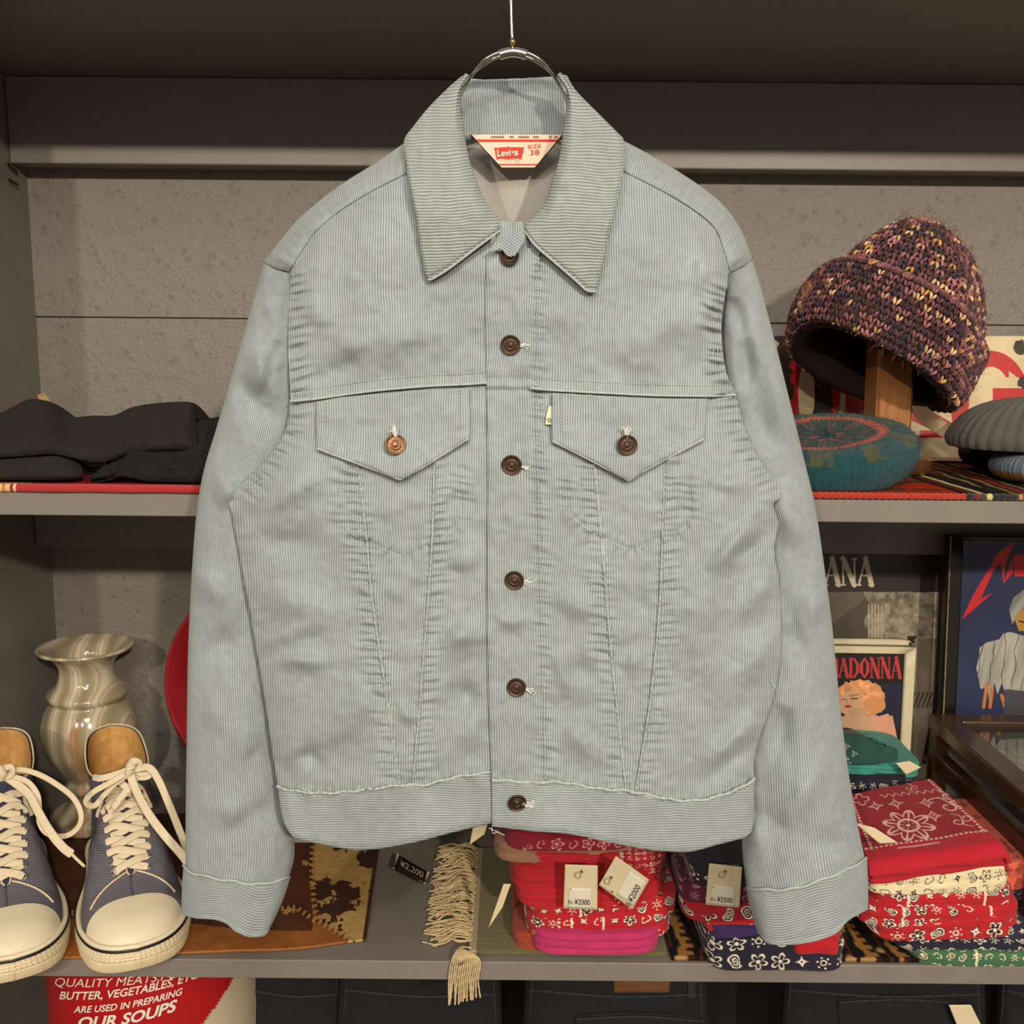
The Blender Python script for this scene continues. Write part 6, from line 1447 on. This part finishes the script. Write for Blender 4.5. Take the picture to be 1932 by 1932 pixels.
# ---------------------------------------------------------------- hanging price tags
def ptag(c4, Y, price, label, sticker, ang, hole, trow=None):
    o = card('price_tag', c4, Y, label, 'cream price tags on the bandanas')
    c4 = np.array(c4, float)
    def q(u, v): return (c4[0]*(1-u)*(1-v)+c4[1]*u*(1-v)+c4[2]*u*v+c4[3]*(1-u)*v)
    g = np.array([[q(u, v) for u in np.linspace(sticker[0], sticker[2], 8)] for v in np.linspace(sticker[1], sticker[3], 8)])
    sheet('sticker', P(g[..., 0], g[..., 1], Y-.0006), plain('white_sticker', (232, 226, 208), .5, var=.02), o, .0003)
    def mp(u0, v0, u1, v1, h_, rot90=False):
        def f(u, v):
            U = u0+(u1-u0)*u; Vv = v0+(v1-v0)*u-v*h_
            if rot90: U = u0+v*h_*-1; Vv = v0+(v1-v0)*u
            xy = c4[0][:, None]*(1-U)*(1-Vv)+c4[1][:, None]*U*(1-Vv)+c4[2][:, None]*U*Vv+c4[3][:, None]*(1-U)*Vv
            return P(xy[0], xy[1], Y-.0009)
        return f
    if ang:   # printed across
        text('lettering', '\u00a5'+price, mp(.32, .90, .78, .90, .13), Mink_k, o, .01)
        text('lettering', '\u7a0e\u8fbc', mp(.13, .90, .29, .90, .10), Mink_k, o, .0)
        text('lettering', '#', mp(.17, .58, .22, .58, .05), Mink_k, o, .0)
    else:
        text('lettering', '\u00a5'+price, mp(.92, .85, .92, .32, .16, True), Mink_k, o, .01)
        text('lettering', '\u7a0e\u8fbc', mp(.92, .98, .92, .88, .14, True), Mink_k, o, .0)
        text('lettering', '#', mp(.40, .96, .40, .90, .08, True), Mink_k, o, .0)
    hx, hy = q(*hole); th = np.linspace(0, 2*np.pi, 13)[:-1]
    Vh = P(hx+3.2*np.cos(th), hy+3.2*np.sin(th), Y-.0005); mesh_obj('punched_hole', Vh, [tuple(range(12))], Mink_k, o, smoothf=False)
    p = resample([(hx, hy), (hx-10, hy+2), (hx-12, hy+8), (hx-4, hy+12), (hx, hy)], 16); mb = MB(); mb.tube(P(p[:, 0], p[:, 1], Y-.0016), .0009, 6); mb.build('fastener', plain('plastic_fastener', (186, 172, 140), .35), o)
    return o
YT = SF-.018
ptag([(1066, 1631), (1128, 1633), (1127, 1717), (1063, 1714)], YT, '2000', 'upright cream price tag reading 2000 on the middle bandana stack', (.12, .52, .84, .98), True, (.50, .16))
ptag([(1162, 1615), (1225, 1660), (1193, 1716), (1130, 1670)], YT-.004, '2000', 'tilted cream price tag reading 2000 on the middle bandana stack', (.48, .10, .97, .92), False, (.16, .62))
ptag([(1338, 1629), (1400, 1636), (1395, 1713), (1331, 1707)], YT+.004, '2500', 'cream price tag reading 2500 on the second bandana stack', (.14, .50, .86, .98), True, (.50, .16))
card('price_tag', [(893, 1556), (924, 1542), (914, 1574), (886, 1594)], SF+.02, 'cream tag half hidden under the jacket hem left of the bandanas')
card('price_tag', [(952, 1668), (964, 1664), (946, 1716), (920, 1750)], SF+.004, 'white tag hanging edge-on against the olive rug', 'x') if False else card('price_tag', [(950, 1668), (964, 1668), (948, 1712), (921, 1752)], SF+.004, 'white tag hanging nearly edge-on above the olive rug')
card('price_tag', [(1612, 1552), (1650, 1562), (1694, 1590), (1660, 1592)], SF-.002, 'blank cream tag tucked under the red snowflake bandana')
card('price_tag', [(1690, 1440), (1716, 1436), (1738, 1448), (1710, 1462)], YB-.01, 'small tan tag beside the light teal bandana')
# ================================================================ framed pictures
Mpr = plain('printed_paper', (255, 255, 255), .45, var=.02, attr=True, coat=.15); Mfrb = plain('black_frame', (30, 25, 22), .35, var=.1); Mglz = None
def thickline(px, py, a, b, w_): 
    d, _, _ = polydist(px, py, [a, b]); return d < w_
SER = {'A': [((.05, 0), (.5, 1), .5), ((.5, 1), (.92, 0), 1.3), ((.22, .36), (.74, .36), .35), ((-.05, 0), (.2, 0), .35), ((.72, 0), (1.08, 0), .35)],
       'V': [((.08, 1), (.5, 0), 1.3), ((.5, 0), (.92, 1), .5), ((-.05, 1), (.28, 1), .35), ((.76, 1), (1.05, 1), .35)],
       'N': [((.12, 0), (.12, 1), .5), ((.12, 1), (.86, 0), 1.3), ((.88, 0), (.88, 1), .5), ((-.04, 0), (.28, 0), .35), ((-.06, 1), (.2, 1), .35), ((.72, 1), (1.04, 1), .35)],
       'M': [((.08, 0), (.12, 1), .5), ((.12, 1), (.5, 0), 1.2), ((.5, 0), (.88, 1), .5), ((.88, 1), (.92, 0), 1.2), ((0, 0), (.2, 0), .35), ((.8, 0), (1.06, 0), .35)],
       'I': [((.5, 0), (.5, 1), 1.3), ((.2, 0), (.8, 0), .35), ((.2, 1), (.8, 1), .35)], 'R': [((.15, 0), (.15, 1), 1.2), ((.15, 1), (.6, 1), .35), ((.6, 1), (.85, .78), .9), ((.85, .78), (.6, .5), .9), ((.6, .5), (.15, .5), .35), ((.5, .5), (.95, 0), 1.2)],
       'D': [((.15, 0), (.15, 1), 1.2), ((.15, 1), (.5, 1), .4), ((.5, 1), (.85, .72), .9), ((.85, .72), (.88, .3), 1.2), ((.88, .3), (.5, 0), .9), ((.5, 0), (.15, 0), .4)],
       'O': [((.5, 1), (.15, .72), .8), ((.15, .72), (.15, .28), 1.3), ((.15, .28), (.5, 0), .8), ((.5, 0), (.85, .28), .8), ((.85, .28), (.85, .72), 1.3), ((.85, .72), (.5, 1), .8)]}
def serif(px, py, s, x0, y0, x1, y1, h0, h1, wd, gap=.22):
    """condensed serif capitals; baseline (x0,y0)-(x1,y1), heights h0..h1"""
    n_ = len(s); out = np.zeros(px.shape, bool)
    for i, ch_ in enumerate(s):
        u0 = i/n_; u1 = (i+1-gap)/n_
        for a, b, k in SER[ch_]:
            def pt(q):
                u = u0+(u1-u0)*q[0]; h = h0+(h1-h0)*u; return (x0+(x1-x0)*u, y0+(y1-y0)*u-h*q[1])
            out |= thickline(px, py, pt(a), pt(b), wd*k)
    return out
# dark poster with white serif heading
YP = WALL-.030
g = coons([(1440, 1040), (1776, 1042)], [(1440, 1476), (1740, 1440)], [(1440, 1040), (1440, 1476)], [(1776, 1042), (1764, 1323), (1740, 1440)], 380, 400)
px, py = g[..., 0], g[..., 1]
c = np.broadcast_to(lin((50, 44, 40)), px.shape+(3,)).copy()
ph = py > 1117; gr = np.clip(.38-.0006*(1560-px)*0+.10*fbm(px/60, py/60, 3, 3), 0, 1); c[ph] = (lin((112, 102, 88))*(.9+.5*fbm(px/80, py/50, 5, 3))[..., None])[ph]
dg_ = (py > 1117) & (px+1.35*(py-1117) > 1650) & (px < 1650); c[dg_] = lin((86, 78, 68))
bs = ph & (px > 1636+6*np.sin(py/9)) & (py < 1216) & (px < 1772); nn = fbm(px/9, py/9, 5, 4)
c[bs] = (lin((150, 140, 120))*(1+1.9*nn)[..., None])[bs]
rl = ph & (py > 1140) & (py < 1210) & (px > 1636) & (px < 1666) & ((px % 6) < 2.6); c[rl] = lin((190, 180, 160))
dk_ = (py > 1200) & (px > 1712) & (px < 1730) & (py < 1214); c[dk_] = lin((30, 26, 24))
rt_ = (py > 1205) & (px > 1725); c[rt_] = (lin((128, 118, 100))*(1+.8*fbm(px/16, py/40, 8, 3))[..., None])[rt_]
hs_ = (py > 1305) & (py < 1335) & (px > 1722) & ((px+.4*py) % 8 < 3); c[hs_] = lin((60, 54, 48))
c[(py < 1046)] = lin((70, 36, 30))
c[serif(px, py, 'NIRVANA', 1431, 1103, 1650, 1104, 50, 50, 3.6, .10)] = lin((214, 202, 178))
ps = sheet('framed_poster', P(px, py, YP), Mpr, None, .004, col=c); tag(ps, 'black and white poster with white serif heading behind the white frame', 'poster')
mb = MB(); q = resample([(1440, 1038), (1778, 1040)], 10, False); mb.tube(P(q[:, 0], q[:, 1], YP-.002), .0035, 8); mb.build('frame_rail', Mfrb, ps)
mb = MB(); q = resample([(1780, 1040), (1767, 1323), (1743, 1440)], 20, False); mb.tube(P(q[:, 0], q[:, 1], YP-.002), .0035, 8); mb.build('frame_rail', Mfrb, ps)
# plain white frame behind, and the portrait frame in front of it
Mwf = plain('cream_frame', (216, 206, 174), .5, var=.05)
g = coons([(1500, 1206), (1700, 1208), (1716, 1216)], [(1500, 1430), (1712, 1430)], [(1500, 1206), (1500, 1430)], [(1716, 1216), (1712, 1430)], 30, 30)
tag(sheet('picture_frame', P(g[..., 0], g[..., 1], WALL-.075), Mwf, None, .010), 'plain cream frame of which only the top edge shows behind the portrait', 'picture frame')
YM = WALL-.105
PF = empty('portrait_frame', P(1620, 1450, YM), 'cream-framed portrait of a curly blonde person under red capital lettering', 'picture frame')
def bar4(name, a, b, c4, d, Y, th, mat, par):
    g_ = np.array([[a, b], [d, c4]], float); u = np.linspace(0, 1, 8)[None, :, None]; v = np.linspace(0, 1, 8)[:, None, None]
    G = (1-u)*(1-v)*g_[0, 0]+u*(1-v)*g_[0, 1]+(1-u)*v*g_[1, 0]+u*v*g_[1, 1]; return sheet(name, P(G[..., 0], G[..., 1], Y), mat, par, th)
bar4('frame_bar', (1500, 1219), (1729, 1223), (1710, 1234), (1500, 1231), YM-.008, .014, Mwf, PF); bar4('frame_bar', (1729, 1223), (1716, 1452), (1699, 1452), (1710, 1234), YM-.008, .014, Mwf, PF)
g = coons([(1500, 1229), (1712, 1233)], [(1500, 1462), (1698, 1462)], [(1500, 1229), (1500, 1462)], [(1712, 1233), (1698, 1462)], 260, 280)
px, py = g[..., 0], g[..., 1]; c = np.broadcast_to(lin((30, 26, 26)), px.shape+(3,)).copy()
bl = (py > 1290) & (np.hypot(px-1650, (py-1330)) < 62); c[bl] = lin((34, 36, 58))
c[serif(px, py, 'MADONNA', 1563, 1277, 1702, 1279, 32, 39, 2.3, .12)] = lin((196, 58, 58))
skin = lin((214, 166, 132)); hair = lin((226, 158, 104)); nn = fbm(px/7, py/7, 5, 3)
c[inpoly(px, py, [(1560, 1362), (1600, 1348), (1640, 1344), (1660, 1352), (1684, 1350), (1694, 1400), (1696, 1470), (1560, 1470)])] = skin*.92
c[inpoly(px, py, [(1640, 1350), (1656, 1352), (1676, 1346), (1690, 1378), (1697, 1430), (1694, 1462), (1668, 1462), (1660, 1400)])] = lin((222, 160, 128))
hd_ = (np.hypot((px-1622)/48, (py-1318)/36)+.25*nn < 1); c[hd_] = (hair*(1+1.0*nn)[..., None])[hd_]
c[np.hypot((px-1652)/20, (py-1330)/16)+.3*nn < 1] = hair*.85
fc = np.hypot((px-1606)/20, (py-1328)/25) < 1; c[fc] = skin; c[inpoly(px, py, [(1600, 1340), (1628, 1334), (1640, 1352), (1606, 1352)])] = skin*.85
c[(np.hypot((px-1600)/6.5, (py-1333)/3) < 1)] = lin((170, 60, 60)); c[thickline(px, py, (1606, 1318), (1618, 1318), 1.1)] = lin((90, 60, 50)); c[thickline(px, py, (1604, 1313), (1620, 1310), .9)] = lin((150, 100, 70)); c[thickline(px, py, (1590, 1320), (1595, 1320), 1.)] = lin((90, 60, 50)); c[thickline(px, py, (1599, 1318), (1597, 1326), .8)] = skin*.7
sheet('portrait_print', P(px, py, YM), Mpr, PF, .002, col=c)
# black frame with the dark blue print
YQ = WALL-.085
MF = empty('record_frame', P(1900, 1345, YQ), 'black-framed dark blue print with angular red lettering at the right edge', 'picture frame')
bar4('frame_bar', (1793, 1012), (2000, 1014), (2000, 1024), (1818, 1019), YQ-.012, .020, Mfrb, MF); bar4('frame_bar', (1793, 1012), (1818, 1019), (1802, 1372), (1778, 1372), YQ-.012, .020, Mfrb, MF)
mb = MB(); q = resample([(1794, 1012), (1779, 1372)], 10, False); mb.tube(P(q[:, 0], q[:, 1], YQ-.0125), .0010, 6); mb.build('worn_edge', plain('worn_wood_edge', (150, 128, 96), .5, var=.5, nscale=100), MF)
g = coons([(1816, 1018), (1990, 1020)], [(1800, 1374), (1990, 1374)], [(1816, 1018), (1800, 1374)], [(1990, 1020), (1990, 1374)], 280, 400)
px, py = g[..., 0], g[..., 1]; c = (lin((42, 48, 84))*(1+.35*fbm(px/60, py/60, 3, 3))[..., None])
rd = lin((214, 40, 46))
c[inpoly(px, py, [(1914, 1022), (1898, 1060), (1894, 1098), (1904, 1072), (1912, 1046), (1932, 1046), (1932, 1086), (1924, 1086), (1915, 1076), (1893, 1101), (1890, 1072), (1884, 1062), (1872, 1082), (1850, 1130), (1873, 1118), (1815, 1169), (1836, 1122), (1880, 1050), (1873, 1056), (1880, 1046)])] = rd
c[inpoly(px, py, [(1914, 1046), (1960, 1046), (1960, 1054), (1930, 1054), (1930, 1062), (1950, 1062), (1950, 1070), (1930, 1070), (1930, 1078), (1960, 1078), (1960, 1087), (1914, 1087)])] = rd
c[thickline(px, py, (1912.5, 1046), (1912.5, 1086), 1.)] = lin((60, 10, 14))
# a robed figure, simplified
cl_ = inpoly(px, py, [(1848, 1222), (1862, 1212), (1886, 1206), (1892, 1196), (1906, 1192), (1932, 1200), (1990, 1210), (1990, 1330), (1900, 1318), (1890, 1288), (1882, 1310), (1876, 1288), (1868, 1330), (1862, 1296), (1850, 1300), (1842, 1260), (1848, 1236)])
c[cl_] = (lin((168, 166, 156))*(1+.9*fbm(px/9+py/30, py/60, 5, 3))[..., None])[cl_]
c[cl_ & (np.abs(np.sin(px/7+.02*py+2*fbm(px/30, py/30, 3, 2))) < .10)] = lin((60, 60, 62))
tb_ = inpoly(px, py, [(1904, 1150), (1912, 1128), (1932, 1112), (1990, 1112), (1990, 1150), (1926, 1152), (1910, 1178)]); c[tb_] = (lin((150, 150, 144))*(1+.3*np.sin(px/5+py/7))[..., None])[tb_]
c[inpoly(px, py, [(1914, 1166), (1926, 1152), (1990, 1152), (1990, 1196), (1922, 1190)])] = lin((190, 140, 64)); c[thickline(px, py, (1924, 1172), (1932, 1174), 1.6)] = lin((40, 30, 26))
for a, b in (((1862, 1290), (1856, 1334)), ((1872, 1300), (1868, 1334)), ((1890, 1312), (1898, 1340))): c[thickline(px, py, a, b, 3.2)] = lin((190, 120, 56))
c[inpoly(px, py, [(1896, 1300), (1990, 1310), (1990, 1374), (1892, 1374)])] = lin((70, 70, 78))
sheet('blue_print', P(px, py, YQ), Mpr, MF, .003, col=c)
# ---------------------------------------------------------------- dark wooden display case at the right
Mdw = plain('dark_walnut', (66, 42, 28), .3, var=.3, nscale=40, coat=.2)
zc = float(P(1760, 1345, 1.395)[2]); X0 = float(P(1752, 1345, 1.395)[0])
CE = empty('display_case', (X0+.2, 1.25, ZL), 'dark wooden display case with pale fur inside at the right edge', 'display case')
yb_, yf_ = 1.395, SF+.02; X1 = XR-.01; hz = .022
def prism(name, x0, x1, y0, y1, z0, z1, mat=Mdw, bev=.003): return box(name, x0, x1, y0, y1, z0, z1, mat, CE, bev)
wr_ = .036
prism('side_rail', X0, X0+wr_, yf_, yb_, zc-hz, zc); prism('side_rail', X1-wr_, X1, yf_, yb_, zc-hz, zc)
prism('back_rail', X0+wr_, X1-wr_, yb_-.03, yb_, zc-hz, zc-.001); prism('front_rail', X0+wr_, X1-wr_, yf_, yf_+.03, zc-hz, zc-.001)
for nm, x, y in (('post', X0+.002, yb_-.024), ('post', X0+.002, yf_), ('post', X1-.026, yf_), ('post', X1-.026, yb_-.024)): prism(nm, x, x+.022, y, y+.022, ZL+.0062, zc-hz)
prism('bottom_rail', X0+.004, X0+.022, yf_+.02, yb_-.02, zc-hz-.055, zc-hz-.030)
prism('inner_lip', X0+wr_, X0+wr_+.008, yf_+.03, yb_-.03, zc-hz, zc-.008)
nu_, nv_ = 160, 120; V = rectgrid(X0+wr_, X1-wr_, yb_-.03, yf_+.03, zc-.045, nu_, nv_)
n_ = fbm(V[..., 0]*240+V[..., 1]*60, V[..., 1]*40, 6, 4); V[..., 2] += .012*n_; c = lin((168, 160, 146))*(1+1.2*n_)[..., None]
sheet('fur_lining', V, plain('pale_fur', (255, 255, 255), .95, attr=True, bump=.8, bscale=300, sheen=.5), CE, .006, col=c)
Mglass = plain('case_glass', (235, 235, 230), .03, trans=1.0); prism('glass_pane', X0+wr_-.004, X1-wr_+.004, yf_+.028, yb_-.028, zc-.012, zc-.009, Mglass, 0)
# worn hooks on the left panel
for a, b, lb in (((2, 316), (10, 328), 'upper'), ((0, 345), (18, 350), 'lower')):
    mb = MB(); A_ = P(*a, 1.47); B_ = P(*b, 1.47); A_[0] = XL+.003; B_[0] = XL+.004; A_[1] = 1.44; B_[1] = 1.462; mb.tube(np.array([A_, (A_+B_)/2+[.003, 0, -.002], B_]), .0016, 6, sm=12); o = mb.build('nail', plain('rusty_nail', (60, 42, 30), .6, .5)); tag(o, 'bent dark nail, %s of two, on the left side panel near the top' % lb, 'nail', 'nails on the left panel')
# ---------------------------------------------------------------- origins to the base of each mesh thing
for o in list(COL.objects):
    if o.type == 'MESH' and o.parent is None and len(o.data.vertices):
        n_ = len(o.data.vertices); a = np.zeros(n_*3, np.float32); o.data.vertices.foreach_get('co', a); a = a.reshape(-1, 3)
        if tuple(o.location) != (0, 0, 0): continue
        b = np.array([(a[:, 0].min()+a[:, 0].max())/2, (a[:, 1].min()+a[:, 1].max())/2, a[:, 2].min()], np.float32)
        o.data.vertices.foreach_set('co', (a-b).ravel()); o.location = b.tolist(); o.data.update()
        for ch_ in o.children: ch_.matrix_parent_inverse = Matrix.Translation((-float(b[0]), -float(b[1]), -float(b[2])))
